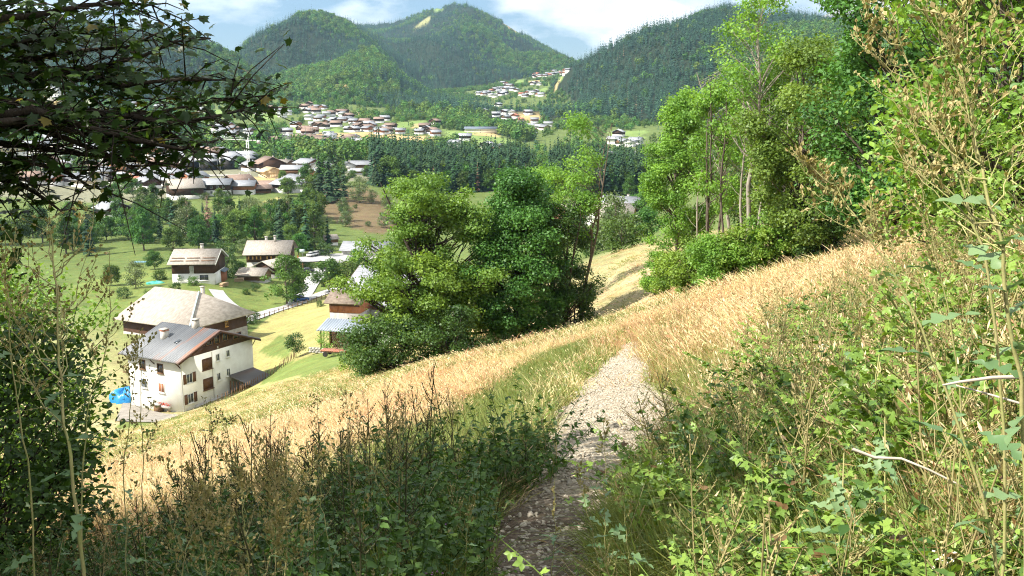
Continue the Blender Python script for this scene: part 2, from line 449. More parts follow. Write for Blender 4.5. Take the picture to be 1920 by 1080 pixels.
# ------------------------------------------------------------------ land cover (albedo of what grows or lies there)
STRAW, MEADOW, LAWN, SOIL = (0.46, 0.37, 0.21), (0.31, 0.28, 0.11), (0.155, 0.19, 0.052), (0.13, 0.10, 0.065)
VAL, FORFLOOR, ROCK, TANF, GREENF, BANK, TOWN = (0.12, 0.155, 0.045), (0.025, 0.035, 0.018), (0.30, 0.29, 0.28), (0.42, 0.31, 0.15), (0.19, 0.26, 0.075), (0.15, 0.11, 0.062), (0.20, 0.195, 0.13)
FIELDS = [(c, poly(p, ymin)) for c, ymin, p in [
    (MEADOW, 60, [(430, 760), (700, 690), (700, 560), (600, 545), (480, 600), (430, 640)]),
    (LAWN, 60, [(480, 700), (560, 676), (690, 640), (690, 680), (560, 705), (470, 730)]),
    (LAWN, 120, [(470, 660), (520, 630), (545, 655), (530, 680)]),
    (LAWN, 150, [(230, 555), (420, 520), (640, 470), (700, 520), (600, 545), (470, 590), (300, 600), (150, 600)]),
    (LAWN, 150, [(120, 540), (320, 490), (330, 525), (200, 580)]),
    (LAWN, 100, [(220, 800), (330, 790), (350, 776), (250, 760)]),
    (MEADOW, 150, [(420, 425), (470, 380), (520, 370), (470, 430)]),
    (LAWN, 200, [(380, 372), (440, 372), (440, 430), (410, 425)]),
    (BANK, 300, [(590, 352), (640, 348), (700, 350), (735, 395), (750, 430), (700, 436), (640, 415), (590, 380)]),
    (TOWN, 400, [(-100, 300), (720, 300), (720, 340), (560, 350), (300, 372), (-100, 372)]),
    (TANF, 400, [(400, 338), (470, 332), (530, 332), (525, 340), (420, 347)]),
    (TANF, 500, [(535, 254), (600, 249), (700, 248), (830, 259), (815, 266), (700, 262), (600, 259), (540, 260)]),
    (GREENF, 500, [(832, 243), (905, 250), (986, 271), (965, 279), (895, 269), (838, 262)]),
    (TANF, 500, [(897, 246), (945, 249), (930, 256), (890, 254)]),
    (GREENF, 500, [(478, 203), (515, 203), (522, 232), (478, 232)]),
    (GREENF, 500, [(540, 240), (620, 240), (640, 248), (540, 252)]),
    (TANF, 500, [(640, 205), (676, 212), (678, 217), (640, 212)]),
    (GREENF, 500, [(740, 230), (775, 227), (800, 226), (800, 234), (745, 243)]),
    (TANF, 500, [(770, 232), (800, 231), (800, 240), (778, 240)]),
    (GREENF, 500, [(1140, 246), (1210, 247), (1210, 258), (1145, 254)]),
    (GREENF, 500, [(1120, 310), (1190, 310), (1190, 326), (1125, 322)]),
    (TANF, 900, [(960, 209), (1016, 213), (1012, 228), (975, 228)]),
    (GREENF, 1200, [(1000, 172), (1026, 162), (1028, 170), (1008, 178)]),
    (GREENF, 1200, [(1012, 150), (1060, 142), (1052, 150), (1015, 156)]),
    (TANF, 1200, [(990, 152), (1015, 150), (1010, 158), (988, 157)]),
    (GREENF, 1200, [(970, 150), (985, 147), (980, 160), (962, 160)]),
    (TANF, 1200, [(1045, 152), (1052, 150), (1040, 172), (1030, 182), (1026, 180)]),
    (TANF, 1400, [(624, 159), (652, 160), (658, 169), (645, 171), (628, 166)]),
    ((0.27, 0.26, 0.11), 2000, [(777, 53), (790, 40), (804, 30), (810, 30), (806, 40), (796, 48), (782, 55)]),
    (GREENF, 2000, [(805, 20), (850, 5), (862, 6), (830, 18), (812, 26)]),
    (TANF, 2000, [(936, 40), (955, 50), (975, 66), (968, 66), (945, 52)]),
    (TANF, 800, [(1605, 58), (1650, 24), (1690, 20), (1660, 44), (1620, 62)]),
    (TANF, 700, [(75, 178), (130, 180), (135, 192), (80, 190)]),
    (GREENF, 700, [(-50, 196), (70, 196), (120, 205), (60, 216), (-50, 216)]),
    (TANF, 700, [(150, 205), (250, 203), (260, 212), (160, 214)]),
    (GREENF, 700, [(380, 205), (440, 208), (430, 216), (380, 214)]),
]]
WOODS = [(k, poly(p, 300)) for k, p in [
    ('broad', [(392, 258), (470, 262), (540, 270), (640, 282), (700, 284), (690, 306), (640, 312), (560, 306), (500, 298), (392, 290)]),
    ('conifer', [(690, 290), (760, 286), (860, 300), (960, 312), (1000, 330), (1010, 356), (700, 350)]),
    ('conifer', [(-200, 226), (60, 226), (250, 228), (360, 236), (392, 270), (392, 292), (-200, 286)]),
    ('broad', [(800, 222), (870, 215), (960, 240), (1000, 262), (985, 268), (905, 246), (840, 240)]),
    ('broad', [(1030, 330), (1200, 326), (1220, 362), (1100, 372), (1030, 362)]),
]]
def cover(x, y, who):
    x = np.asarray(x, float); y = np.asarray(y, float)
    c = np.empty(x.shape + (3,)); c[:] = STRAW
    f = sstep(110, 190, y + 0.9 * np.minimum(x, 0) + 50)
    c = c * (1 - f[..., None]) + np.array(VAL) * f[..., None]
    fr = sstep(-4, 8, x - 0.16 * y - 6) * sstep(45, 70, y)[...]
    g = (0.5 + 0.5 * noise2(x / 5, y / 5, 51, 4))[..., None]
    near = (1 - f)[..., None]
    c = c * (1 - near * sstep(0.52, 0.8, g)) + np.array((0.20, 0.21, 0.075)) * near * sstep(0.52, 0.8, g)
    # under the shrubs and along the path it is greener and there is bare earth
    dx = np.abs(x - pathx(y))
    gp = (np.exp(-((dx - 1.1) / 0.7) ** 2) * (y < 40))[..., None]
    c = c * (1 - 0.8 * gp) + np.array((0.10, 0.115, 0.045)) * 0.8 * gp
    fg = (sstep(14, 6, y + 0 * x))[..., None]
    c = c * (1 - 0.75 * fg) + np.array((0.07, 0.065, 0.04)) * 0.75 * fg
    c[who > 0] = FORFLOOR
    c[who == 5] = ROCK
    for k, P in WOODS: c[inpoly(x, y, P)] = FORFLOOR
    amp = np.clip(y * .014, 1.0, 9.0); jx, jy = x + amp * noise2(x / (amp * 2.2), y / (amp * 2.2), 71, 3), y + amp * 1.6 * noise2(x / (amp * 2.2), y / (amp * 2.2), 72, 3)
    for col, P in FIELDS:
        m = inpoly(jx, jy, P)
        c[m] = col
    return c
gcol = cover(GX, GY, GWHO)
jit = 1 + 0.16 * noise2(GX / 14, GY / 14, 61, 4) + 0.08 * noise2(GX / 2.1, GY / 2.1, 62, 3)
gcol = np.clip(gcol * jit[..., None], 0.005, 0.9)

def ground_material():
    m, t = newmat('ground'); l = t.links.new
    out = N(t, 'ShaderNodeOutputMaterial'); b = N(t, 'ShaderNodeBsdfPrincipled')
    b.inputs['Roughness'].default_value = 0.95; b.inputs['Specular IOR Level'].default_value = 0.1
    a = N(t, 'ShaderNodeAttribute'); a.attribute_name = 'cover'
    tcn = N(t, 'ShaderNodeTexCoord')
    def nzv(scale, lo, hi, det=6):
        n = N(t, 'ShaderNodeTexNoise'); n.inputs['Scale'].default_value = scale; n.inputs['Detail'].default_value = det; n.inputs['Roughness'].default_value = 0.65
        mr = N(t, 'ShaderNodeMapRange'); mr.inputs['From Min'].default_value, mr.inputs['From Max'].default_value = 0.3, 0.7
        mr.inputs['To Min'].default_value, mr.inputs['To Max'].default_value = lo, hi
        l(tcn.outputs['Object'], n.inputs['Vector']); l(n.outputs['Fac'], mr.inputs['Value'])
        return n, mr
    n1, r1 = nzv(2.2, 0.72, 1.25); n2, r2 = nzv(0.25, 0.8, 1.2); n3, r3 = nzv(14, 0.8, 1.2)
    pr = N(t, 'ShaderNodeMath', operation='MULTIPLY'); l(r1.outputs[0], pr.inputs[0]); l(r2.outputs[0], pr.inputs[1])
    pr2 = N(t, 'ShaderNodeMath', operation='MULTIPLY'); l(pr.outputs[0], pr2.inputs[0]); l(r3.outputs[0], pr2.inputs[1])
    hv = N(t, 'ShaderNodeHueSaturation'); l(a.outputs['Color'], hv.inputs['Color']); l(pr2.outputs[0], hv.inputs['Value'])
    hr = N(t, 'ShaderNodeMapRange'); hr.inputs['From Min'].default_value, hr.inputs['From Max'].default_value = 0.3, 0.7
    hr.inputs['To Min'].default_value, hr.inputs['To Max'].default_value = 0.482, 0.53
    n4 = N(t, 'ShaderNodeTexNoise'); n4.inputs['Scale'].default_value = 0.6; n4.inputs['Detail'].default_value = 5
    l(tcn.outputs['Object'], n4.inputs['Vector']); l(n4.outputs['Fac'], hr.inputs['Value']); l(hr.outputs[0], hv.inputs['Hue'])
    l(hv.outputs[0], b.inputs['Base Color'])
    bp = N(t, 'ShaderNodeBump'); bp.inputs['Strength'].default_value = 0.8; bp.inputs['Distance'].default_value = 0.12
    l(n1.outputs['Fac'], bp.inputs['Height']); l(bp.outputs[0], b.inputs['Normal'])
    l(b.outputs[0], out.inputs[0])
    return m
idx = np.arange(GN * GM).reshape(GN, GM)
gF = np.stack([idx[:-1, :-1], idx[:-1, 1:], idx[1:, 1:], idx[1:, :-1]], -1).reshape(-1, 4)
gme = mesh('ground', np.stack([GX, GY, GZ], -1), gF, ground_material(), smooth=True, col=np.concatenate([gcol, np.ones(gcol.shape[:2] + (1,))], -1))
ground = tag(link('ground', gme), 'hillside meadow, valley floor and mountain slopes', kind='structure')

# ------------------------------------------------------------------ scattered masses (nobody could count them)
def scatter(name, P, rot, scl, var, meshes, label, category=None):
    me = bpy.data.meshes.new(name)
    P = np.asarray(P, np.float32)
    me.vertices.add(len(P)); me.vertices.foreach_set('co', P.ravel())
    for nm, ty, key, arr in (('rot', 'FLOAT_VECTOR', 'vector', rot), ('scl', 'FLOAT_VECTOR', 'vector', scl)):
        a = me.attributes.new(nm, ty, 'POINT'); a.data.foreach_set(key, np.asarray(arr, np.float32).ravel())
    a = me.attributes.new('var', 'INT', 'POINT'); a.data.foreach_set('value', np.asarray(var, np.int32))
    o = link(name, me)
    c = bpy.data.collections.new(name + '_kinds')
    for i, m in enumerate(meshes):
        c.objects.link(bpy.data.objects.new('%s_kind_%02d' % (name, i), m))
    g = bpy.data.node_groups.new(name, 'GeometryNodeTree')
    g.interface.new_socket('Geometry', in_out='INPUT', socket_type='NodeSocketGeometry')
    g.interface.new_socket('Geometry', in_out='OUTPUT', socket_type='NodeSocketGeometry')
    gi, go = N(g, 'NodeGroupInput'), N(g, 'NodeGroupOutput')
    ci = N(g, 'GeometryNodeCollectionInfo'); ci.inputs['Collection'].default_value = c
    ci.inputs['Separate Children'].default_value = True; ci.inputs['Reset Children'].default_value = True
    ip = N(g, 'GeometryNodeInstanceOnPoints'); ip.inputs['Pick Instance'].default_value = True
    def na(nm, ty):
        n = N(g, 'GeometryNodeInputNamedAttribute', data_type=ty); n.inputs['Name'].default_value = nm
        return n.outputs['Attribute']
    er = N(g, 'FunctionNodeEulerToRotation'); gl = g.links.new
    gl(na('rot', 'FLOAT_VECTOR'), er.inputs[0]); gl(er.outputs[0], ip.inputs['Rotation'])
    gl(na('scl', 'FLOAT_VECTOR'), ip.inputs['Scale']); gl(na('var', 'INT'), ip.inputs['Instance Index'])
    gl(gi.outputs[0], ip.inputs['Points']); gl(ci.outputs[0], ip.inputs['Instance']); gl(ip.outputs[0], go.inputs[0])
    md = o.modifiers.new('scatter', 'NODES'); md.node_group = g
    return tag(o, label, category, kind='stuff')

# leaf templates: (verts, faces); x across, y along the leaf, z out of it; length 1
LEAF = {
    'diamond': (np.array([[0, 0, 0], [0.34, 0.45, 0.08], [0, 1, 0], [-0.34, 0.45, 0.08]], float), [np.array([[0, 1, 2, 3]])]),
    'oval': (np.array([[0, 0, 0], [0.24, 0.25, .07], [0.28, 0.52, .08], [0.0, 1, -.08], [-0.28, 0.52, .08], [-0.24, 0.25, .07], [0, 0.5, 0]], float),
             [np.array([[0, 1, 6], [1, 2, 6], [2, 3, 6], [3, 4, 6], [4, 5, 6], [5, 0, 6]])]),
    'maple': (np.array([[0, 0.0, 0], [.18, .05, .02], [.46, .02, -.05], [.36, .2, .03], [.62, .46, -.07], [.3, .5, .03], [.3, .66, 0], [.14, .68, .02], [0, 1, -.08],
                        [-.14, .68, .02], [-.3, .66, 0], [-.3, .5, .03], [-.62, .46, -.07], [-.36, .2, .03], [-.46, .02, -.05], [-.18, .05, .02], [0, .32, 0]], float),
              [np.array([[i, i + 1, 16] for i in range(15)] + [[15, 0, 16]])]),
    'blade': (np.array([[-.05, 0, 0], [.05, 0, 0], [.045, .5, .06], [-.045, .5, .06], [0, 1, .25]], float), [np.array([[0, 1, 2, 3]]), np.array([[3, 2, 4]])]),
}
def leaves(C, size, nrm, kind='diamond', up=None, rng=R):
    """place leaf templates: C (n,3), size (n,), nrm (n,3) face normals; `up` optional growth direction"""
    C = np.asarray(C, float); n = len(C)
    T, Fs = LEAF[kind]; k = len(T)
    z = nrm / (np.linalg.norm(nrm, axis=1, keepdims=True) + 1e-9)
    a = rng.normal(size=(n, 3)) if up is None else up + 0.35 * rng.normal(size=(n, 3))
    y = a - (a * z).sum(1, keepdims=True) * z
    y /= np.linalg.norm(y, axis=1, keepdims=True) + 1e-9
    x = np.cross(y, z)
    S = np.asarray(size, float).reshape(-1, 1, 1) * np.ones((n, 1, 1))
    V = C[:, None] + S * (T[None, :, 0:1] * x[:, None] + T[None, :, 1:2] * y[:, None] + T[None, :, 2:3] * z[:, None])
    off = (np.arange(n) * k)[:, None, None]
    F = [(f[None] + off).reshape(-1, f.shape[1]) for f in Fs]
    return V.reshape(-1, 3), F, np.repeat(rng.uniform(0, 1, n), k), (x, y, z)

# tree builder ---------------------------------------------------------------
def crown_clumps(rng, n, H, zb, rx, ry, shape='oval', hollow=0.35):
    """clump centres spread through a crown: z from zb to H"""
    out = []
    while len(out) < n:
        t = rng.uniform(0.02, 1.0)
        if shape == 'oval': rr = math.sqrt(max(0, 1 - (2 * t - 0.85) ** 2 / 1.5))
        elif shape == 'cone': rr = max(0.12, (1 - t) ** 0.75)
        elif shape == 'tall': rr = min(1, 0.45 + 1.6 * t) * max(0.2, (1 - t) ** 0.55) * 1.25
        else: rr = math.sqrt(max(0, 1 - (2 * t - 1) ** 2))
        a = rng.uniform(0, 2 * math.pi); q = rng.uniform(hollow, 1) ** 0.6 * rr
        wob = 1 + 0.22 * math.sin(3 * a + 7 * t) + 0.12 * math.sin(5 * a - 11 * t)
        out.append((rx * q * wob * math.cos(a), ry * q * wob * math.sin(a), zb + t * (H - zb)))
    return np.array(out)

def tree_parts(seed, H, zb, rx, ry, nclump, cr, nleaf, ls, trunk, shape='oval', leaf='diamond', lean=(0, 0), droop=0.0, forks=1, limb=0.5, flat=0.7, twig=True, hollow=0.35, jitter=0.25):
    rng = np.random.default_rng(seed)
    C = crown_clumps(rng, nclump, H - cr * 0.7, zb, rx, ry, shape, hollow)
    C[:, 0] += lean[0] * C[:, 2] / H; C[:, 1] += lean[1] * C[:, 2] / H
    wood = MB()
    stems = []
    for k in range(forks):
        a = rng.uniform(0, 2 * math.pi); sp = (0.0 if forks == 1 else 0.35 * min(rx, ry))
        zz = np.linspace(-0.4, H * 0.93, 9)
        w = np.cumsum(rng.normal(0, 0.018 * H, (9, 2)), 0) * np.linspace(0, 1, 9)[:, None]
        b = np.array([math.cos(a), math.sin(a)]) * sp
        P = np.column_stack([w + b * (0.25 + np.clip(zz / H, 0, 1)[:, None] * 1.4) * (forks > 1) + np.clip(zz / H, 0, 1)[:, None] * np.array(lean), zz])
        r = trunk * np.clip(1 - zz / H, 0.06, 1) ** 0.8 * (1 if forks == 1 else 0.7)
        r[0] *= 1.5; r[1] *= 1.1
        wood.tube(P, r, 7); stems.append((P, r))
    for c in C:
        P, r = stems[rng.integers(len(stems))]
        hd = math.hypot(c[0], c[1])
        z0 = max(min(zb * 0.8, H * .25), c[2] - hd * rng.uniform(limb * 0.8, limb * 1.6) - 0.05 * H)
        k = np.interp(z0, P[:, 2], np.arange(len(P))); i = int(min(k, len(P) - 2)); s = P[i] + (k - i) * (P[i + 1] - P[i])
        rr = np.interp(z0, P[:, 2], r)
        mid = s + (c - s) * 0.5 + np.array([0, 0, 0.10 * hd]) + rng.normal(0, 0.05 * hd + .05, 3)
        tt = np.linspace(0, 1, 5)[:, None]
        Q = (1 - tt) ** 2 * s + 2 * tt * (1 - tt) * mid + tt ** 2 * c
        r0 = min(rr * 0.55, trunk * 0.34 * (0.4 + hd / max(rx, ry)))
        wood.tube(Q, np.linspace(r0, max(0.008, r0 * 0.22), 5), 4)
        if twig:
            for _ in range(3):
                d = rng.normal(size=3); d[2] = abs(d[2]) * 0.5; d /= np.linalg.norm(d)
                wood.tube(np.array([Q[3], c * 0.5 + Q[3] * 0.5 + d * cr * 0.4, c + d * cr * 0.85]), [r0 * 0.3, r0 * .2, 0.006], 3)
    rad_ = cr * rng.uniform(0.65, 1.3, nclump)
    cnt = np.maximum(4, (nleaf / nclump * (rad_ / cr) ** 2 * rng.uniform(0.6, 1.4, nclump)).astype(int))
    ii = np.repeat(np.arange(nclump), cnt); n = len(ii)
    d = rng.normal(size=(n, 3)); d /= np.linalg.norm(d, axis=1, keepdims=True)
    q = rng.uniform(0, 1, n) ** 0.45
    off = d * q[:, None] * rad_[ii][:, None]; off[:, 2] *= flat
    off[:, 2] -= droop * (off[:, 0] ** 2 + off[:, 1] ** 2) / cr
    off += rng.normal(0, jitter * cr, (n, 3)) * (rng.uniform(0, 1, (n, 1)) < 0.25)
    pos = C[ii] + off
    nr = 0.55 * d + np.array([0, 0, 0.65]) + 0.55 * rng.normal(size=(n, 3))
    V, F, rn, fr = leaves(pos, ls * rng.uniform(0.5, 1.45, n), nr, leaf, rng=rng)
    kk = len(LEAF[leaf][0])
    tone = np.clip(0.62 * rng.uniform(0, 1, nclump)[ii] + 0.38 * rng.uniform(0, 1, n), 0, 1)
    return wood, (V, F, np.repeat(tone, kk)), (pos, tone, fr)

def conifer_mesh(seed, H, r, whorls, per, mat_, dense=True):
    rng = np.random.default_rng(seed); V, F, rn = [], [], []; n = 0
    for w in range(whorls):
        t = (w + rng.uniform(0, .7)) / whorls
        z = H * (0.08 + 0.92 * t); L_ = r * (1 - t) ** 0.85 * rng.uniform(0.75, 1.15) + 0.03 * r
        for k in range(max(4, int(per * (1 - 0.5 * t)))):
            a = 2 * math.pi * (k + rng.uniform(-.35, .35)) / per + w * 1.3; l = L_ * rng.uniform(0.7, 1.15)
            ca, sa = math.cos(a), math.sin(a); wd = l * 0.34
            dz = -l * rng.uniform(0.25, 0.5)
            b = np.array([[0, 0, z + 0.02 * H], [ca * l * .55 - sa * wd, sa * l * .55 + ca * wd, z + dz * .35 - .08 * l], [ca * l, sa * l, z + dz * 0.9], [ca * l * .55 + sa * wd, sa * l * .55 - ca * wd, z + dz * .35 - .08 * l],
                          [ca * l * .6, sa * l * .6, z + dz * .2 + .06 * l]])
            V.append(b); F += [[n, n + 1, n + 4], [n + 1, n + 2, n + 4], [n + 2, n + 3, n + 4], [n + 3, n, n + 4]]; n += 5
            rn += [rng.uniform(0, 1)] * 5
    return mesh('spruce_crown', np.concatenate(V), [np.array(F)], mat_, rnd=rn)
# ------------------------------------------------------------------ foliage and wood materials
M_CON = leafmat('conifer_needles', (0.012, 0.034, 0.024), (0.034, 0.072, 0.040), 0.08, rough=0.7, objrand=0.5, spec=0.15, gain=1.45)
M_CONBLUE = leafmat('spruce_needles', (0.014, 0.034, 0.018), (0.04, 0.085, 0.034), 0.10, rough=0.7, objrand=0.25, spec=0.15, gain=1.15)
M_BRO = leafmat('far_broadleaf', (0.035, 0.075, 0.016), (0.085, 0.15, 0.032), 0.18, rough=0.7, objrand=0.4, spec=0.15, gain=1.6)
M_BRO1 = leafmat('valley_broadleaf', (0.030, 0.070, 0.014), (0.085, 0.155, 0.03), 0.22, rough=0.6, objrand=0.3, spec=0.2, gain=1.40)
M_DEAD = leafmat('dead_spruce_twigs', (0.16, 0.105, 0.065), (0.27, 0.19, 0.12), 0.05, rough=0.9, objrand=0.25, spec=0.1)
M_OAK = leafmat('oak_leaves', (0.040, 0.085, 0.012), (0.145, 0.215, 0.030), 0.32, rough=0.5, gain=1.7)
M_OAKY = leafmat('oak_leaves_yellowish', (0.046, 0.104, 0.016), (0.155, 0.255, 0.042), 0.34, rough=0.5, gain=1.35)
M_MAPG = leafmat('field_maple_leaves', (0.022, 0.072, 0.014), (0.075, 0.175, 0.034), 0.30, rough=0.5, gain=1.5)
M_ASH = leafmat('ash_leaves', (0.045, 0.105, 0.016), (0.135, 0.235, 0.036), 0.36, rough=0.5, gain=1.85)
M_DRK = leafmat('dark_shrub_leaves', (0.020, 0.050, 0.010), (0.060, 0.115, 0.022), 0.28, rough=0.5, gain=1.35)
M_HAZ = leafmat('hazel_leaves', (0.045, 0.105, 0.016), (0.15, 0.24, 0.040), 0.34, rough=0.42, dry=(0.30, 0.19, 0.05), gain=1.8)
M_MAPLE = leafmat('sycamore_leaves', (0.020, 0.052, 0.010), (0.055, 0.105, 0.016), 0.30, rough=0.4, dry=(0.20, 0.16, 0.02), gain=1.10)
M_BRAM = leafmat('bramble_leaves', (0.060, 0.120, 0.020), (0.185, 0.27, 0.050), 0.30, rough=0.4, dry=(0.20, 0.12, 0.05), gain=1.5)
M_NETT = leafmat('weed_leaves', (0.035, 0.085, 0.016), (0.105, 0.185, 0.036), 0.30, rough=0.5, gain=1.20)
M_LETT = leafmat('wild_lettuce_leaves', (0.10, 0.19, 0.075), (0.21, 0.31, 0.14), 0.22, rough=0.5, tcol=(1.2, 1.25, 0.7))
M_STEM = mat('wild_lettuce_stem', (0.31, 0.33, 0.11), 0.7, (0.44, 0.38, 0.18), 9, bump=.1)
M_BUD = leafmat('wild_lettuce_buds', (0.24, 0.24, 0.08), (0.50, 0.40, 0.20), 0.15, rough=0.7)
M_STRAW = leafmat('dry_grass_blades', (0.46, 0.32, 0.14), (0.82, 0.66, 0.38), 0.25, rough=0.7, tcol=(1.1, 1.0, 0.75), objrand=0.18)
M_TAWNY = leafmat('tawny_grass_blades', (0.36, 0.20, 0.085), (0.66, 0.44, 0.21), 0.22, rough=0.7, tcol=(1.1, 1.0, 0.75), objrand=0.2)
M_GRASS = leafmat('green_grass_blades', (0.13, 0.17, 0.04), (0.30, 0.34, 0.11), 0.30, rough=0.6, objrand=0.2)
M_BARK = mat('bark_grey_brown', (0.085, 0.065, 0.048), 0.95, (0.16, 0.13, 0.10), 6, bump=0.6, stretch=(1, 1, 0.25))
M_BARKL = mat('bark_pale_ash', (0.22, 0.19, 0.15), 0.95, (0.36, 0.32, 0.26), 4, bump=0.5, stretch=(1, 1, 0.3))
M_BARKD = mat('bark_dark', (0.035, 0.027, 0.02), 0.95, (0.075, 0.06, 0.045), 6, bump=0.6, stretch=(1, 1, 0.25))

# far tree kinds
def blob_mesh(seed, H, r, n, ls, mat_):
    rng = np.random.default_rng(seed)
    d = rng.normal(size=(n, 3)); d /= np.linalg.norm(d, axis=1, keepdims=True)
    lump = 1 + 0.25 * np.sin(4 * d[:, 0] + seed) * np.cos(3 * d[:, 1] + 2 * seed) + 0.15 * np.sin(7 * d[:, 2] + seed)
    C = d * lump[:, None] * np.array([r, r, H * 0.44]) * rng.uniform(0.75, 1.0, (n, 1)) + np.array([0, 0, H * 0.54])
    V, F, rn, _ = leaves(C, ls * rng.uniform(.7, 1.3, n), d + 0.45 * rng.normal(size=(n, 3)) + np.array([0, 0, .25]), 'diamond', rng=rng)
    return mesh('broadleaf_tree', V, F, mat_, rnd=rn)
FAR_CON = [conifer_mesh(100 + i, 20 + 4 * (i % 3), 3.2 + .4 * (i % 2), 9, 7, M_CON) for i in range(4)]
FAR_BRO = [blob_mesh(200 + i, 14 + 2 * (i % 2), 5.0 + i * .3, 150, 2.6, M_BRO) for i in range(4)]
FAR_DEAD = [conifer_mesh(300, 21, 2.4, 8, 6, M_DEAD)]
FAR = FAR_CON + FAR_BRO + FAR_DEAD
MID_CON = [conifer_mesh(400 + i, 22 + 3 * i, 3.4 + .4 * i, 24, 10, M_CONBLUE) for i in range(3)]

HOUSE_XY = []      # filled by the village lists below: keeps trees off the houses
# ------------------------------------------------------------------ houses
def rust_metal(name, c, c2, rust, lo=0.60, hi=0.72):
    m = mat(name, c, 0.45, c2, 0.5, spec=0.4, metal=0.25, stretch=(1, 0.12, 0.12))
    t = m.node_tree; l = t.links.new
    b = [n for n in t.nodes if n.type == 'BSDF_PRINCIPLED'][0]
    src = b.inputs['Base Color'].links[0].from_socket
    n = N(t, 'ShaderNodeTexNoise'); n.inputs['Scale'].default_value = 0.33; n.inputs['Detail'].default_value = 8
    mpn = [q for q in t.nodes if q.type == 'MAPPING'][0]
    mp2 = N(t, 'ShaderNodeMapping'); mp2.inputs['Scale'].default_value = (1.4, 0.16, 0.16); mp2.inputs['Location'].default_value = (1.2, 0.3, 0)
    l(mpn.inputs[0].links[0].from_socket, mp2.inputs[0]); l(mp2.outputs[0], n.inputs['Vector'])
    r = N(t, 'ShaderNodeValToRGB'); r.color_ramp.elements[0].position, r.color_ramp.elements[1].position = lo, hi
    l(n.outputs['Fac'], r.inputs[0])
    mxr = N(t, 'ShaderNodeMix', data_type='RGBA'); mxr.inputs['B'].default_value = (*rust, 1)
    l(r.outputs[0], mxr.inputs['Factor']); l(src, mxr.inputs['A']); l(mxr.outputs['Result'], b.inputs['Base Color'])
    return m
W = dict(
    white=mat('white_render', (0.76, 0.75, 0.70), 0.9, (0.66, 0.64, 0.58), 0.7, bump=.05, bscale=8),
    cream=mat('cream_render', (0.62, 0.52, 0.36), 0.9, (0.52, 0.42, 0.28), 0.8),
    orange=mat('orange_render', (0.55, 0.27, 0.12), 0.9, (0.45, 0.22, 0.10), 0.8),
    brown=mat('dark_brown_timber', (0.050, 0.024, 0.014), 0.8, (0.085, 0.042, 0.022), 2.5, stretch=(5, 5, .5), bump=.3),
    wood=mat('brown_timber', (0.13, 0.070, 0.036), 0.8, (0.21, 0.12, 0.06), 2.5, stretch=(5, 5, .5), bump=.3),
    redwood=mat('red_brown_timber', (0.26, 0.095, 0.045), 0.75, (0.36, 0.15, 0.07), 2.5, stretch=(5, 5, .5), bump=.2),
    newwood=mat('fresh_timber', (0.58, 0.42, 0.24), 0.8, (0.68, 0.52, 0.32), 2.0),
    black=mat('black_timber', (0.020, 0.018, 0.017), 0.75, (0.038, 0.034, 0.03), 2.5, stretch=(5, 5, .5)),
    stone=mat('stone_wall', (0.30, 0.28, 0.25), 0.95, (0.44, 0.42, 0.38), 1.6, bump=.7, bscale=3),
    shake=mat('pale_shingles', (0.27, 0.235, 0.195), 0.9, (0.43, 0.38, 0.325), 1.7, detail=9, stretch=(1.4, .6, .6), bump=.6, bscale=5, lo=.3, hi=.7),
    shakeb=mat('brown_shingles', (0.14, 0.105, 0.08), 0.9, (0.25, 0.20, 0.155), 1.7, detail=9, bump=.6, bscale=5),
    slate=mat('grey_slate', (0.20, 0.21, 0.225), 0.6, (0.30, 0.31, 0.33), 1.2, detail=8, stretch=(.4, 1.6, 1.6), bump=.3, objrand=.12),
    slatew=mat('silver_grey_shingles', (0.27, 0.28, 0.30), 0.6, (0.39, 0.40, 0.42), 1.1, detail=8, stretch=(.5, 2.2, 2.2), bump=.5, bscale=4),
    zinc=rust_metal('corrugated_zinc', (0.12, 0.128, 0.14), (0.19, 0.20, 0.21), (0.30, 0.14, 0.085)),
    zincd=rust_metal('old_dark_corrugated', (0.10, 0.095, 0.09), (0.17, 0.155, 0.145), (0.19, 0.085, 0.06), .5, .7),
    zincl=mat('blue_grey_ribbed_metal', (0.30, 0.345, 0.40), 0.4, (0.36, 0.40, 0.45), 1, spec=.5, metal=.3),
    bluemet=mat('slate_blue_metal', (0.11, 0.14, 0.18), 0.5, (0.15, 0.18, 0.22), 1),
    tile=mat('red_clay_tiles', (0.40, 0.15, 0.095), 0.85, (0.50, 0.22, 0.14), 1.5, bump=.4),
    brownroof=mat('brown_roof', (0.20, 0.135, 0.105), 0.85, (0.29, 0.21, 0.165), 1.2, bump=.3, objrand=.15),
    trim=mat('white_trim', (0.72, 0.71, 0.66), 0.7),
    shutter=mat('brown_shutter', (0.10, 0.048, 0.024), 0.7, (0.15, 0.075, 0.038), 3, stretch=(1, 1, 8)),
    oshutter=mat('orange_shutter', (0.62, 0.33, 0.10), 0.7, (0.70, 0.40, 0.14), 3),
    glass=mat('window_glass', (0.025, 0.03, 0.035), 0.12, spec=0.7),
    concrete=mat('concrete', (0.42, 0.40, 0.37), 0.95, (0.55, 0.53, 0.49), 1.2, bump=.2),
    asphalt=mat('asphalt', (0.34, 0.335, 0.33), 0.95, (0.45, 0.44, 0.43), 0.6, bump=.1),
    chim=mat('chimney_render', (0.40, 0.37, 0.32), 0.9, (0.52, 0.48, 0.42), 3),
    metalg=mat('galvanised', (0.5, 0.5, 0.5), 0.4, metal=.6),
    flash=mat('pale_blue_flashing', (0.55, 0.66, 0.66), 0.5),
)
_wc = {}
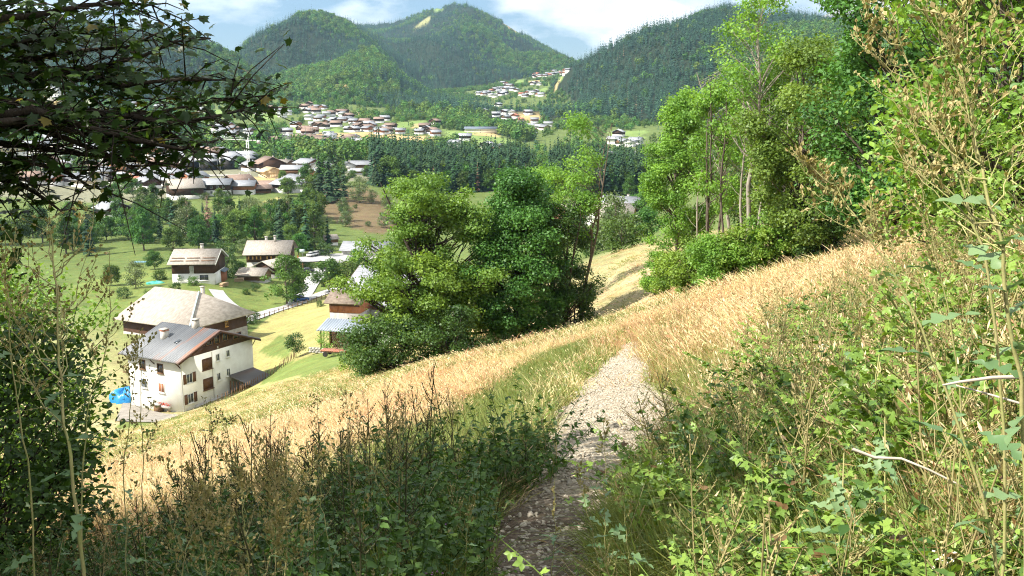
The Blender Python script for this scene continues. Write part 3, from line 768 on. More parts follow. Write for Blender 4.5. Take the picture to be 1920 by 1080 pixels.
def window(parent, side, hw, a, z, ww, wh, frame='trim', shutter=None, pane='glass', sill=True):
    """side F/B/L/R of a house; hw the half extent to that wall; a along the wall, z up"""
    rz = {'F': 0, 'R': math.pi / 2, 'B': math.pi, 'L': -math.pi / 2}[side]
    key = (round(ww, 1), round(wh, 1), frame, pane, sill)
    if key not in _wc:
        m = MB(); t = 0.09
        for sx in (-1, 1): m.box((sx * (ww / 2 - t / 2), 0, 0), (t, 0.10, wh))
        for sz in (-1, 1): m.box((0, 0, sz * (wh / 2 - t / 2)), (ww - 2 * t, 0.098, t))
        m.box((0, -0.005, 0), (0.05, 0.07, wh - 2 * t))
        if sill: m.box((0, -0.08, -wh / 2 - 0.05), (ww + 0.2, 0.26, 0.1))
        g = MB().box((0, 0.015, 0), (ww - 2 * t + .01, 0.05, wh - 2 * t + .01))
        _wc[key] = (m.mesh('window', W[frame]), g.mesh('pane', W[pane]))
    fm, gm = _wc[key]
    off = {'F': (a, -hw - .02, z), 'B': (-a, hw + .02, z), 'R': (hw + .02, a, z), 'L': (-hw - .02, -a, z)}[side]
    o = link('window', fm, parent); o.location = off; o.rotation_euler = (0, 0, rz)
    link('pane', gm, o)
    if shutter:
        ks = ('s', round(ww, 1), round(wh, 1), shutter)
        if ks not in _wc: _wc[ks] = MB().box((0, 0, 0), (ww * 0.5, 0.07, wh)).mesh('shutter', W[shutter])
        for sx in (-1, 1):
            q = link('shutter', _wc[ks], o); q.location = (sx * ww * 0.77, -0.04, 0)
    return o

def roof_slab(m, w, d, z, pitch, ovx, ovy, th=0.2, sides=(-1, 1), ribs=0):
    """gable roof along x: slabs from the ridge down both sides; ribs>0 gives a ribbed sheet with that spacing"""
    tp = math.tan(pitch); ridge = z + tp * d / 2
    for s in sides:
        y1 = d / 2 + ovy
        if not ribs:
            P = [(0, ridge + th), (s * y1, ridge - tp * y1 + th), (s * y1, ridge - tp * y1), (0, ridge)]
            X0, X1 = -w / 2 - ovx, w / 2 + ovx
            V = [(x, a, b) for x in (X0, X1) for a, b in P]
            m.add(V, np.array([[0, 1, 5, 4], [1, 2, 6, 5], [2, 3, 7, 6], [3, 0, 4, 7], [0, 3, 2, 1], [4, 5, 6, 7]]))
        else:
            n = max(4, int((w + 2 * ovx) / ribs)); xs, hs = [], []
            for i in range(n):
                x0 = -w / 2 - ovx + i * (w + 2 * ovx) / n; q = (w + 2 * ovx) / n
                xs += [x0, x0 + .45 * q, x0 + .6 * q, x0 + .85 * q]; hs += [0, 0, .17, .17]
            xs.append(w / 2 + ovx); hs.append(0)
            xs = np.array(xs); hs = np.array(hs); k = len(xs)
            V = np.concatenate([np.column_stack([xs, 0 * xs, ridge + th + hs]), np.column_stack([xs, 0 * xs + s * y1, ridge - tp * y1 + th + hs]),
                                np.column_stack([xs, 0 * xs + s * y1, 0 * xs + ridge - tp * y1 + th - .12]), np.column_stack([xs, 0 * xs, 0 * xs + ridge + th - .12])])
            i = np.arange(k - 1)
            m.add(V, np.concatenate([np.stack([i + a * k, i + 1 + a * k, i + 1 + b * k, i + b * k], 1) for a, b in ((0, 1), (1, 2), (2, 3))] + [np.array([[0, k, 2 * k, 3 * k], [k - 1, 4 * k - 1, 3 * k - 1, 2 * k - 1]])]))
    return ridge

def chimney(parent, x, y, z0, z1, sx=0.7, sy=0.7, m='chim', cap=True):
    o = MB().box((x, y, (z0 + z1) / 2), (sx, sy, z1 - z0)).build('chimney', W[m], parent)
    if cap:
        c = MB().box((x, y, z1 + .22), (sx + .25, sy + .25, .1))
        for qx in (-1, 1):
            for qy in (-1, 1): c.box((x + qx * sx * .38, y + qy * sy * .38, z1 + .08), (.12, .12, .17))
        c.build('cap', W['chim'], o)
    return o

def house(name, label, P, rz, w, d, h, pitch=22, ovx=0.9, ovy=1.1, lower='white', upper='brown', lh=None, roof='slate', group=None, category='house', ribs=0, chim=(), base=3.0, balcony=None, fascia=None, th=0.22):
    """ridge along local x; lower wall up to lh, upper wall with both gables above it"""
    o = empty(name, P, rz); tag(o, label, category, group)
    lh = h * 0.5 if lh is None else lh
    tp = math.tan(rad(pitch))
    if lh > 0: MB().box((0, 0, (lh - base) / 2), (w, d, lh + base)).build('wall', W[lower], o)
    else: lh = -base
    e = 0.03 if lower != upper else 0.0
    if lower == upper: e = 0.004
    hw, hd = w / 2 + e, d / 2 + e
    MB().prism([(-hd, lh), (hd, lh), (hd, h), (0, h + tp * hd), (-hd, h)], -hw, hw, axis=0).build('upper_wall', W[upper], o)
    m = MB(); rg = roof_slab(m, w, d, h + 0.05, rad(pitch), ovx, ovy, th, ribs=ribs)
    ro = m.build('roof', W[roof], o)
    if fascia:
        for s in (-1, 1):
            y1 = d / 2 + ovy + .03
            for sx in (-1, 1):
                f = MB(); x0 = sx * (w / 2 + ovx + .03)
                V = [(x0 + dx, y, z + dz) for dx in (-.03, .03) for y, z in ((0, rg), (s * y1, rg - tp * y1)) for dz in (-.14, th + .02)]
                f.add(V, np.array([[0, 1, 3, 2], [4, 6, 7, 5], [1, 5, 7, 3], [0, 2, 6, 4], [2, 3, 7, 6], [0, 4, 5, 1]])).build('barge_board', W[fascia], ro)
    for cx, cyy, up in chim:
        zr = rg + th - abs(cyy) * tp
        chimney(ro, cx, cyy, zr - .35, zr + up)
    for (side, z) in (balcony or ()):
        b = MB()
        if side in 'FB':
            s = -1 if side == 'F' else 1; y = s * (d / 2 + .55)
            b.box((0, y, z), (w * .9, 1.1, .12)); b.box((0, s * (d / 2 + 1.05), z + .95), (w * .9, .08, .1)); b.box((0, s * (d / 2 + 1.05), z + .5), (w * .9, .05, .62))
        else:
            s = -1 if side == 'L' else 1; x = s * (w / 2 + .55)
            b.box((x, 0, z), (1.1, d * .8, .12)); b.box((s * (w / 2 + 1.05), 0, z + .95), (.08, d * .8, .1)); b.box((s * (w / 2 + 1.05), 0, z + .5), (.05, d * .8, .62))
        b.build('balcony', W[upper if upper not in ('white',) else 'wood'], o)
    o['_'] = 0; del o['_']
    HOUSE_XY.append((P[0], P[1], max(w, d) * 0.62))
    return o

def wallpt(o, side, w, d, u, v):
    """local (along, up) where the sight line through pixel (u, v) meets a wall of house o"""
    x, y, z = ray(u, v); dr = Vector((x, y, z))
    M = (Matrix.Translation(o.location) @ Euler(o.rotation_euler).to_matrix().to_4x4()).inverted()
    c = M @ Vector((0, 0, 0)); q = (M.to_3x3() @ dr)
    if side in 'FB':
        t = ((-d / 2 if side == 'F' else d / 2) - c.y) / q.y; p = c + t * q; return p.x, p.z
    t = ((w / 2 if side == 'R' else -w / 2) - c.x) / q.x; p = c + t * q; return p.y, p.z

# --- the white house with the corrugated roof
wA, dA, hA = 11.3, 15.0, 8.0
rA = math.atan2(-0.47, 0.88)
ax, ay = np.array([math.cos(rA), math.sin(rA)]), np.array([-math.sin(rA), math.cos(rA)])
cA = hit(345, 772)
pA = cA[:2] - ax * wA / 2 + ay * dA / 2
hsA = house('white_house', 'large white house with a corrugated grey metal roof and dark brown gable', (pA[0], pA[1], cA[2]), rA, wA, dA, hA, 20, 0.75, 1.15, 'white', 'brown', hA - 0.02, 'zinc', ribs=0.47, base=4.0, fascia='brown', th=.16)
for u, v, ww, wh, st in [(408, 670, .8, 1.1, 0), (427, 662.5, .8, 1.1, 0), (410, 706, .8, 1.2, 0), (428, 697.5, .8, 1.2, 0), (355, 709, 1.2, 1.5, 1), (357.5, 746.5, 1.2, 1.5, 1), (348 + 40, 682, 2.0, 1.75, 2), (390, 719, 2.0, 1.75, 2)]:
    a, z = wallpt(hsA, 'R', wA, dA, u, v)
    if st == 2:
        o = window(hsA, 'R', wA / 2, a, z, ww, wh, 'shutter', pane='shutter')
    else: window(hsA, 'R', wA / 2, a, z, ww, wh, 'trim', 'shutter' if st == 1 else None)
for u, v, ww, wh in [(391, 643, 1.1, .7), (406, 636, 1.1, 1.4), (421, 630, 1.1, 1.5), (444, 629, 1.8, 1.0)]:
    a, z = wallpt(hsA, 'R', wA, dA, u, v)
    window(hsA, 'R', wA / 2 + .04, a, z, ww, wh, 'wood', sill=False)
for u, v, pn in [(267, 683, 'glass'), (300.6, 690.6, 'glass'), (270.5, 718, 'bluemet'), (303, 727, 'redwood')]:
    a, z = wallpt(hsA, 'F', wA, dA, u, v)
    window(hsA, 'F', dA / 2, a, z, 1.3, 1.5, 'wood' if pn == 'glass' else 'trim', pane=pn)
roA = [c for c in hsA.children if c.name.startswith('roof')][0]
def on_slope(u, v):
    """local point on the camera-side slope of the white house"""
    x, y, z = ray(u, v); M = (Matrix.Translation(hsA.location) @ Euler(hsA.rotation_euler).to_matrix().to_4x4()).inverted()
    c = M @ Vector((0, 0, 0)); q = M.to_3x3() @ Vector((x, y, z)); tp = math.tan(rad(20)); rg = hA + .05 + tp * dA / 2 + .2
    t = (rg + tp * c.y - c.z) / (q.z - tp * q.y); p = c + t * q
    return p
p = on_slope(309, 634); chimney(roA, p.x, p.y, p.z - .4, p.z + 1.25, .85, 1.0, 'concrete', True)
MB().box((p.x, p.y, p.z + 1.25), (.95, 1.1, .14)).build('chimney_collar', W['tile'], roA)
p = on_slope(367, 614); chimney(roA, p.x, p.y, p.z - .4, p.z + 1.1, .8, .9, 'chim', True)
p = on_slope(334, 641.5)
sk = MB().box((0, 0, 0), (.8, 1.0, .16)).build('skylight', W['glass'], roA); sk.location = (p.x, p.y, p.z + .06); sk.rotation_euler = (rad(20), 0, 0)
MB().box((0, 0, 0), (.3, .08, .3)).build('vent', W['trim'], hsA).location = (wA / 2 + .08, *wallpt(hsA, 'R', wA, dA, 407, 651))
b = MB().tube([(wA / 2 + .08, -dA / 2 - .08, -2), (wA / 2 + .08, -dA / 2 - .08, hA - .3)], .07, 6); b.build('downpipe', W['metalg'], hsA)
a7, z7 = wallpt(hsA, 'R', wA, dA, 398, 690)
MB().tube([(wA / 2 + .07, a7, -1), (wA / 2 + .07, a7, hA - .2)], .05, 6).build('downpipe', W['metalg'], hsA)
for yy in (-dA / 2 + .1, dA / 2 - .1):
    s = -1 if yy < 0 else 1
    for xx in (wA / 2 - .2, 0, -wA / 2 + .2): MB().tube([(xx, yy, hA - 1.4), (xx, yy + s * 1.0, hA - .35)], .09, 4).build('brace', W['brown'], hsA)
bal = MB().box((-wA / 2 - .8, -dA / 2 + 2.4, 4.4), (1.6, 4.5, .14)).box((-wA / 2 - 1.55, -dA / 2 + 2.4, 5.3), (.08, 4.5, .1)).box((-wA / 2 - .8, -dA / 2 + .2, 5.3), (1.6, .08, .1))
for k in range(8): bal.box((-wA / 2 - 1.55, -dA / 2 + .3 + k * .6, 4.85), (.05, .05, .9))
bal.build('balcony', W['wood'], hsA)
# plinth of bare stone along the uphill side
MB().box((wA / 2 + .06, 1.0, -2.0), (.1, dA - 2.5, 4.9)).build('plinth', W['concrete'], hsA)

def place_on(o, side, w, d, along, out):
    M = Matrix.Translation(o.location) @ Euler(o.rotation_euler).to_matrix().to_4x4()
    return M
# lean-to of old corrugated sheet at the uphill corner
ls = empty('lean_to_shed', hsA.location, rA); tag(ls, 'open lean-to with a rusty dark corrugated roof at the white house', 'shed')
m = MB(); n = 30; y0, y1 = 1.8, 7.4; xs = np.linspace(y0, y1, n * 2 + 1); zz = np.where(np.arange(n * 2 + 1) % 2, .06, 0)
za, zb, xa, xb = 3.3, 2.2, wA / 2 + .06, wA / 2 + 5.2
V = np.concatenate([np.column_stack([0 * xs + xa, xs, za + zz]), np.column_stack([0 * xs + xb, xs, zb + zz]), np.column_stack([0 * xs + xb, xs, zb - .1 + 0 * zz]), np.column_stack([0 * xs + xa, xs, za - .1 + 0 * zz])])
k = len(xs); i = np.arange(k - 1)
m.add(V, np.concatenate([np.stack([i + a * k, i + 1 + a * k, i + 1 + b * k, i + b * k], 1) for a, b in ((0, 1), (1, 2), (2, 3))] + [np.array([[0, k, 2 * k, 3 * k], [k - 1, 4 * k - 1, 3 * k - 1, 2 * k - 1]])]))
m.build('roof', W['zincd'], ls)
for yy in (y0 + .2, (y0 + y1) / 2, y1 - .2): MB().box((xb - .3, yy, .5), (.16, .16, 3.3)).build('post', W['wood'], ls)
for k in range(7): MB().box((xa + .3 + k * .62, y0 + .1, 1.2), (.2, .06, 2.6)).build('plank', W['wood'], ls)
# stake fence beside it
fx = tag(empty('stake_fence', hsA.location, rA), 'low fence of grey wooden stakes beside the white house', 'fence')
fM = Matrix.Translation(hsA.location) @ Euler((0, 0, rA)).to_matrix().to_4x4()
stk = MB().box((0, 0, .45), (.09, .07, 1.3)).mesh('stake', W['wood'])
prev = None
for k in range(34):
    a = -4.6 + k * .5; loc = fM @ Vector((wA / 2 + 4.2 + .45 * math.sin(k * .3) + (.9 if k > 12 else 0.9 * k / 12), a, 0))
    zg = float(Hs(loc.x, loc.y)) - hsA.location.z
    q = link('stake', stk, fx); q.location = (wA / 2 + 4.2 + .45 * math.sin(k * .3) + (.9 if k > 12 else 0.9 * k / 12), a, zg); q.rotation_euler = (random.uniform(-.12, .12), random.uniform(-.15, .15), random.uniform(0, 1))
# blue tarpaulin over a heap, bin and planks on the yard
def lumpy(name, mat_, r, seed, flat=0.6, nseg=20, amp=.22):
    rng = np.random.default_rng(seed); th = np.linspace(0, math.pi / 2, 9); ph = np.linspace(0, 2 * math.pi, nseg, endpoint=False)
    T, Pp = np.meshgrid(th, ph, indexing='ij'); rr = 1 + amp * (np.sin(3 * Pp + seed) * np.sin(2 * T) + .5 * np.sin(7 * Pp + 3 * T + seed) + .35 * np.sin(11 * Pp - 6 * T))
    V = np.stack([r[0] * rr * np.sin(T) * np.cos(Pp), r[1] * rr * np.sin(T) * np.sin(Pp), r[2] * np.cos(T) ** flat * rr - .15], -1).reshape(-1, 3)
    ix = np.arange(9 * nseg).reshape(9, nseg); F = np.stack([ix[:-1], np.roll(ix, -1, 1)[:-1], np.roll(ix, -1, 1)[1:], ix[1:]], -1).reshape(-1, 4)
    return mesh(name, V, [F[:, ::-1]], mat_)
TARP = mat('blue_tarpaulin', (0.02, 0.22, 0.55), 0.35, (0.03, 0.30, 0.66), 2, bump=.5, bscale=3, spec=.5)
pt = hit(234, 752)
tag(link('tarpaulin', lumpy('tarpaulin', TARP, (2.0, 1.6, 2.1), 3), M=Matrix.Translation(pt)), 'crumpled bright blue tarpaulin over a heap beside the white house', 'tarpaulin')
YARD = mat('yard_paving', (0.22, 0.20, 0.17), .95, (0.32, 0.29, 0.25), .8, bump=.3)
def sheet(name, pts, mt, lift=0.06, ymin=60, n=14):
    """paving draped on the ground inside a quad of photo pixels"""
    A = [hit(u, v, ymin)[:2] for u, v in pts]
    u_ = np.linspace(0, 1, n)
    U, Vv = np.meshgrid(u_, u_, indexing='ij')
    XY = ((1 - U) * (1 - Vv))[..., None] * A[0] + (U * (1 - Vv))[..., None] * A[1] + (U * Vv)[..., None] * A[2] + ((1 - U) * Vv)[..., None] * A[3]
    V = np.concatenate([XY, (Hs(XY[..., 0], XY[..., 1]) + lift)[..., None]], -1).reshape(-1, 3)
    ix = np.arange(n * n).reshape(n, n); F = np.stack([ix[:-1, :-1], ix[1:, :-1], ix[1:, 1:], ix[:-1, 1:]], -1).reshape(-1, 4)
    o = link(name, mesh(name, V, [F], mt, smooth=True)); return tag(o, kind='structure')
sheet('yard_pavement', [(215, 790), (232, 752), (342, 778), (300, 792)], YARD, .12)
pb = hit(298, 772)
bn = tag(empty('compost_bin', pb, rA), 'small dark wooden bin on the yard of the white house', 'bin')
MB().box((0, 0, .5), (1.0, 1.0, 1.3)).build('body', W['wood'], bn); MB().box((0, 0, 1.2), (1.15, 1.15, .1)).build('lid', W['stone'], bn)
for k, (u, v) in enumerate([(312, 765), (318, 768), (323, 771)]):
    pp = hit(u, v); q = MB().box((0, 0, .12), (1.6, .25, .2)).build('plank', W['newwood']); q.location = pp; q.rotation_euler = (0, 0, .6 + .1 * k)
    tag(q, 'pale loose plank lying in front of the white house', 'plank', 'loose planks on the yard')
FLOW = leafmat('red_geraniums', (0.45, 0.03, 0.02), (0.6, 0.10, 0.05), .2)
fl = MB().box((0, 0, 0.15), (2.6, .45, .4)).mesh('planter', W['concrete'])
po = tag(link('flower_trough', fl), 'trough of red flowers under the window of the white house', 'flowers')
po.parent = None; po.location = fM @ Vector((2.2, -dA / 2 - .6, .3)); po.rotation_euler = (0, 0, rA)
rg_ = np.random.default_rng(5); Cc = rg_.uniform(-1, 1, (160, 3)) * np.array([1.25, .25, .2]) + np.array([0, 0, .5])
V, F, rn, _ = leaves(Cc, .16 * np.ones(160), rg_.normal(size=(160, 3)) + np.array([0, 0, 1]), rng=rg_)
link('blossom', mesh('blossom', V, F, FLOW, rnd=rn), po)

# --- hipped barn right behind it
for YB in np.arange(190, 240, 1.0):
    cB = at(373, 547, YB)
    if cB[2] > Hs(cB[0], cB[1]) + 8.2: break
wB, dB, zB = 18.5, 15.5, 0
hB = empty('hipped_farmhouse', (0, 0, 0), rA); tag(hB, 'farmhouse with a big pale hipped shingle roof behind the white house', 'house')
hipx = 5.0; ridB = 5.0; eaveB = 3.4
pB = cB[:2] - ax * (wB / 2 - hipx)
gB = float(Hs(pB[0], pB[1])); hB.location = (pB[0], pB[1], cB[2] - ridB - eaveB)
def hip(m, w, d, z, rh, hip0, hip1, ov=1.0):
    X, Yd = w / 2 + ov, d / 2 + ov
    V = [(-X, -Yd, z - .3), (X, -Yd, z - .3), (X, Yd, z - .3), (-X, Yd, z - .3), (-w / 2 + hip0, 0, z + rh), (w / 2 - hip1, 0, z + rh)]
    V += [(a, b, c - .2) for a, b, c in V[:4]]
    m.add(V, [np.array([[0, 1, 5, 4], [2, 3, 4, 5], [0, 6, 7, 1], [1, 7, 8, 2], [2, 8, 9, 3], [3, 9, 6, 0], [6, 9, 8, 7]]), np.array([[1, 2, 5], [3, 0, 4]])])
    return m
hip(MB(), wB, dB, eaveB, ridB, 1.0, hipx, 1.3).build('roof', W['shake'], hB)
MB().tube([(wB / 2 - hipx, 0, eaveB + ridB + .05), (wB / 2 + 1.3, -dB / 2 - 1.3, eaveB - .25)], .16, 5).build('flashing', W['flash'], hB)
MB().box((0, 0, eaveB / 2 - 1.6), (wB, dB, eaveB + 2.6)).build('wall', W['brown'], hB)
MB().box((0, 0, -2.2), (wB + .1, dB + .1, 5.2)).build('plinth', W['stone'], hB)
for a in (-5.5, -4.3, 2.0): window(hB, 'R', wB / 2, a, 1.9, .8, 1.1, 'oshutter')
chimney(hB, 3, 2.2, eaveB + 1.6, eaveB + ridB + .4, .6, .6)
for a in (-1, 1):
    MB().tube([(wB / 2, a * (dB / 2 - .2), eaveB - 1.6), (wB / 2 + 1.2, a * (dB / 2 - .2), eaveB - .4)], .1, 4).build('brace', W['wood'], hB)
HOUSE_XY.append((pB[0], pB[1], 14))

# --- chalet with dark walls and a garage
def at_ridge(u0, v0, u1, v1, Y): return at(u0, v0, Y), at(u1, v1, Y)
pC = hit(362, 530); wC, dC, hC = 12.4, 12.0, 5.2
hC_ = house('chalet', 'dark chalet with a pale shingle roof and two snow rails above a garage yard', (pC[0], pC[1] + 5.5, pC[2] + .2), rad(3), wC - 1.6, dC, hC, 23, .8, 1.2, 'white', 'brown', 2.3, 'shake', chim=((0.9, .8, 1.3),), fascia='trim')
roC = [c for c in hC_.children if c.name.startswith('roof')][0]
tpc = math.tan(rad(23)); rgC = hC + .05 + tpc * dC / 2 + .22
for yy in (-4.6, -5.9):
    for xx in (-4.0, 0, 4.0):
        MB().box((xx, yy, rgC + yy * tpc + .16), (3.4, .12, .22)).build('snow_rail', W['wood'], roC)
window(hC_, 'F', dC / 2, -.3, 3.4, 1.0, 1.9, 'trim', pane='trim')
window(hC_, 'F', dC / 2, 2.8, 1.2, 2.4, 1.6, 'trim')
g = tag(empty('garage', hit(404, 524), rad(3)), 'small orange-brown wooden garage with a blue-grey roof beside the chalet', 'garage')
m = MB(); roof_slab(m, 4.6, 5.4, 2.6, rad(24), .4, .5, .15); ro = m.build('roof', W['bluemet'], g); ro.rotation_euler = (0, 0, math.pi / 2)
w_ = MB(); tp = math.tan(rad(24)); w_.prism([(-2.65, -1), (2.65, -1), (2.65, 2.6), (0, 2.6 + tp * 2.65), (-2.65, 2.6)], -2.2, 2.2, axis=1).build('wall', W['redwood'], g)
MB().box((0, -2.24, 1.0), (3.0, .1, 2.4)).build('door', W['redwood'], g)
carp = tag(empty('car_port', hit(387, 531), rad(3)), 'white framed open car port in front of the chalet', 'car port')
for x in (-2.2, 2.2): MB().box((x, 0, .9), (.35, .35, 2.6)).build('post', W['white'], carp)
MB().box((0, 0, 2.35), (5.2, .6, .4)).build('beam', W['white'], carp)

# --- chalet with the row of orange shutters
pD = hit(500, 503); wD, dD, hD = 14.0, 13.0, 4.9
hD_ = house('chalet', 'dark chalet with a row of orange shutters and a pale shingle roof', (pD[0], pD[1] + 6, pD[2]), rad(4), wD - 1.4, dD, hD, 23, .9, 1.5, 'stone', 'brown', 2.0, 'shake', chim=((-1.5, 1.5, 1.4), (1.6, -.6, 1.5)), fascia='shakeb')
for a in (-5.0, -2.6, 0.6, 3.4): window(hD_, 'F', dD / 2, a, 3.35, .8, 1.0, 'wood', 'oshutter')
st = MB(); st.box((wD / 2 - .1, -2.5, 2.0), (.3, 6.5, .5), np.array(Euler((rad(38), 0, 0)).to_matrix())); st.build('outside_stair', W['wood'], hD_)

# --- low sheds in front of it
p = hit(472, 528); hs1 = house('barn', 'low barn with a pale shingle roof beside the round tree', (p[0], p[1] + 3, p[2] - .5), rad(-6), 7.5, 6, 2.4, 24, .5, .9, 'stone', 'wood', 0.8, 'shake', category='barn')
p = hit(503, 523); hs2 = house('barn', 'small gabled barn behind the round tree, its dark gable open', (p[0], p[1] + 6, p[2] + .3), rad(62), 7.5, 6, 3.0, 24, .8, .9, 'stone', 'brown', 0.8, 'shake', category='barn')

# --- big silvery roof behind the oak and its annex
pE = at(745, 585, 172); zE = float(Hs(pE[0], pE[1]))
rE = rad(-24)
hE = house('large_chalet', 'large chalet with a steep silvery shingle roof behind the oak', (pE[0] + 1, pE[1] + 3, zE - .2), rE, 17, 15, 4.3, 30, 1.1, 1.6, 'white', 'wood', 2.4, 'slatew', chim=((2, 1, 1.2),), fascia='wood')
pG = at(658, 590, 166)
hG = house('annex', 'wooden annex with a dark brown shingle roof below the silvery roof', (pG[0], pG[1], pG[2]), rad(-12), 5.6, 5.6, 2.9, 24, .7, .9, 'stone', 'redwood', .9, 'shakeb')
for a in (-2.0, .4): MB().box((a, -2.87, 1.7), (1.5, .06, 1.3)).build('shutter', W['redwood'], hG)
MB().box((0, -2.89, 2.5), (5.5, .06, .8)).build('dark_band', W['brown'], hG)  # dark brown strip across the front wall just below the eave
sheet('drive_pavement', [(672, 640), (690, 596), (770, 590), (770, 640)], W['concrete'], .12)

# --- woodshed with the ribbed roof, logs and the cart
pS = hit(652, 652); rS = rad(-14)
ws = tag(empty('woodshed', pS, rS), 'open woodshed full of logs under a blue-grey ribbed metal roof', 'shed')
m = MB(); wS_, dS_ = 8.6, 5.0
m2 = MB(); roof_slab(m2, wS_, 7.0, 3.0, rad(14), .3, .6, .1, sides=(-1,), ribs=.42)
ro = m2.build('roof', W['zincl'], ws); ro.location = (0, 2.6, 0)
for x in (-wS_ / 2 + .2, 0, wS_ / 2 - .2): 
    MB().box((x, -1.0, 1.2), (.2, .2, 3.2)).build('post', W['wood'], ws)
    MB().box((x, 2.4, 1.6), (.2, .2, 4.0)).build('post', W['wood'], ws)
MB().box((0, 2.5, 1.5), (wS_, .1, 3.4)).build('wall', W['brown'], ws)
LOGE = mat('log_ends', (0.36, 0.25, 0.15), .9, (0.52, 0.38, 0.25), 2.5)
lg = MB().tube([(0, -.5, 0), (0, .5, 0)], .13, 6); lgm = lg.add([(0.12 * math.cos(i * 1.047), -.5, .12 * math.sin(i * 1.047)) for i in range(6)], [np.array([[5, 4, 3, 2, 1, 0]])]).mesh('log', LOGE)
hp = tag(empty('log_stack', pS, rS), 'stack of split logs inside the woodshed', 'firewood')
for i in range(20):
    for j in range(9):
        q = link('log', lgm, hp); q.location = (-2.6 + i * .32 + (.16 if j % 2 else 0), .6 + random.uniform(-.06, .06), -.1 + j * .24); q.rotation_euler = (0, random.uniform(0, 3), 0)
ct = tag(empty('cart', hit(628, 668), rS), 'low orange-brown slatted cart on wheels in front of the woodshed', 'cart')
for k in range(11): MB().box((-1.9 + k * .36, 0, .95 + .1 * (k % 2) * .1), (.3, 1.6, .08)).build('slat', W['tile'], ct)
MB().box((0, 0, .8), (4.0, 1.5, .12)).build('frame', W['wood'], ct)
for x in (-1.2, 1.5):
    for y in (-.8, .8):
        whl = MB().tube([(x, y - .08, .42), (x, y + .08, .42)], .4, 12); whl.add([(x + .4 * math.cos(i * .5236), y - .08, .42 + .4 * math.sin(i * .5236)) for i in range(12)], [np.array([list(range(11, -1, -1))])]); whl.build('wheel', W['black'], ct)
wl = tag(empty('stone_wall', pS, rS), 'short dry stone wall under the woodshed', 'wall')
for i in range(16):
    for j in range(3):
        q = MB().box((0, 0, 0), (.5, .4, .26)).build('stone', W['stone'], wl) if i + j == 0 else link('stone', stm, wl)
        if i + j == 0: stm = q.data
        q.location = (-5.6 + i * .55 + .2 * (j % 2), -1.7, -.55 + j * .28); q.rotation_euler = (random.uniform(-.1, .1), random.uniform(-.1, .1), random.uniform(-.3, .3))
HOUSE_XY.append((pS[0], pS[1], 6))

# roofs seen past the oak, farther down the road
p = at(690, 486, 330); house('long_house', 'low house with a grey roof at the end of the road, seen past the oak', (p[0], p[1] + 4, float(Hs(p[0], p[1] + 4))), rad(-4), 17, 11, 2.6, 20, .8, 1.2, 'white', 'white', 1.2, 'slate')
p = at(618, 468, 350); house('hut', 'tiny pale-roofed hut at the foot of the slope by the parked cars', (p[0], p[1], float(Hs(p[0], p[1]))), rad(30), 5, 4.5, 2.2, 26, .5, .6, 'white', 'wood', .8, 'shake')
# ------------------------------------------------------------------ road, cars, poles
def ribbon(name, pts, width, mt, lift=0.08, ymin=60):
    P = np.array([hit(u, v, ymin)[:2] for u, v in pts])
    s = np.concatenate([[0], np.cumsum(np.linalg.norm(np.diff(P, axis=0), axis=1))]); n = int(s[-1] / 1.5) + 2
    q = np.linspace(0, s[-1], n); C = np.column_stack([np.interp(q, s, P[:, 0]), np.interp(q, s, P[:, 1])])
    for _ in range(6): C[1:-1] = (C[:-2] + C[1:-1] * 2 + C[2:]) / 4
    T = np.gradient(C, axis=0); T /= np.linalg.norm(T, axis=1, keepdims=True); Nn = np.column_stack([-T[:, 1], T[:, 0]])
    k = 7; a = np.linspace(-1, 1, k)
    XY = C[:, None] + Nn[:, None] * (a[None, :, None] * width / 2)
    V = np.concatenate([XY, (Hs(XY[..., 0], XY[..., 1]) + lift)[..., None]], -1).reshape(-1, 3)
    ix = np.arange(n * k).reshape(n, k); F = np.stack([ix[:-1, :-1], ix[1:, :-1], ix[1:, 1:], ix[:-1, 1:]], -1).reshape(-1, 4)
    return tag(link(name, mesh(name, V, [F[:, ::-1]], mt, smooth=True)), kind='structure')
ribbon('road', [(395, 625), (445, 603), (490, 590), (540, 576), (590, 556), (630, 541), (690, 528), (760, 515)], 4.6, W['asphalt'], .16)
ribbon('side_road', [(556, 572), (566, 556), (580, 534), (597, 512), (620, 494), (660, 484), (720, 474)], 5.0, W['asphalt'], .22)
ribbon('lane_road', [(405, 545), (415, 560), (440, 580), (480, 590)], 3.6, W['asphalt'], .28)
sheet('parking_pavement', [(548, 494), (560, 484), (700, 472), (720, 486)], W['asphalt'], .3)

def car(label, P, rz, paint):
    o = tag(empty('parked_car', P, rz), label, 'car', 'cars parked in the hamlet')
    cm = mat('car_paint_' + '_'.join('%d' % (100 * c) for c in paint), paint, 0.25, spec=.6)
    prof = [(-2.1, .35), (2.1, .35), (2.15, .75), (1.2, .95), (-1.9, 1.0), (-2.15, .85)]
    MB().prism(prof, -.85, .85).build('body', cm, o)
    MB().prism([(-1.7, .98), (1.15, .94), (.45, 1.45), (-1.35, 1.45)], -.74, .74).build('windows', W['glass'], o)
    MB().prism([(-1.32, 1.45), (.42, 1.45), (.35, 1.52), (-1.25, 1.52)], -.7, .7).build('car_roof', cm, o)
    for x in (-1.35, 1.35):
        for y in (-.8, .8):
            w = MB().tube([(x, y - .1, .33), (x, y + .1, .33)], .33, 10); w.add([(x + .33 * math.cos(i * .628), y + (.1 if y > 0 else -.1), .33 + .33 * math.sin(i * .628)) for i in range(10)], [np.array([list(range(10))])]); w.build('wheel', W['black'], o)
    return o
def lift(P, d): return (P[0], P[1], P[2] + d)
car('white car, first in the row parked beside the road', lift(hit(585, 482), .3), 1.2, (.75, .75, .73))
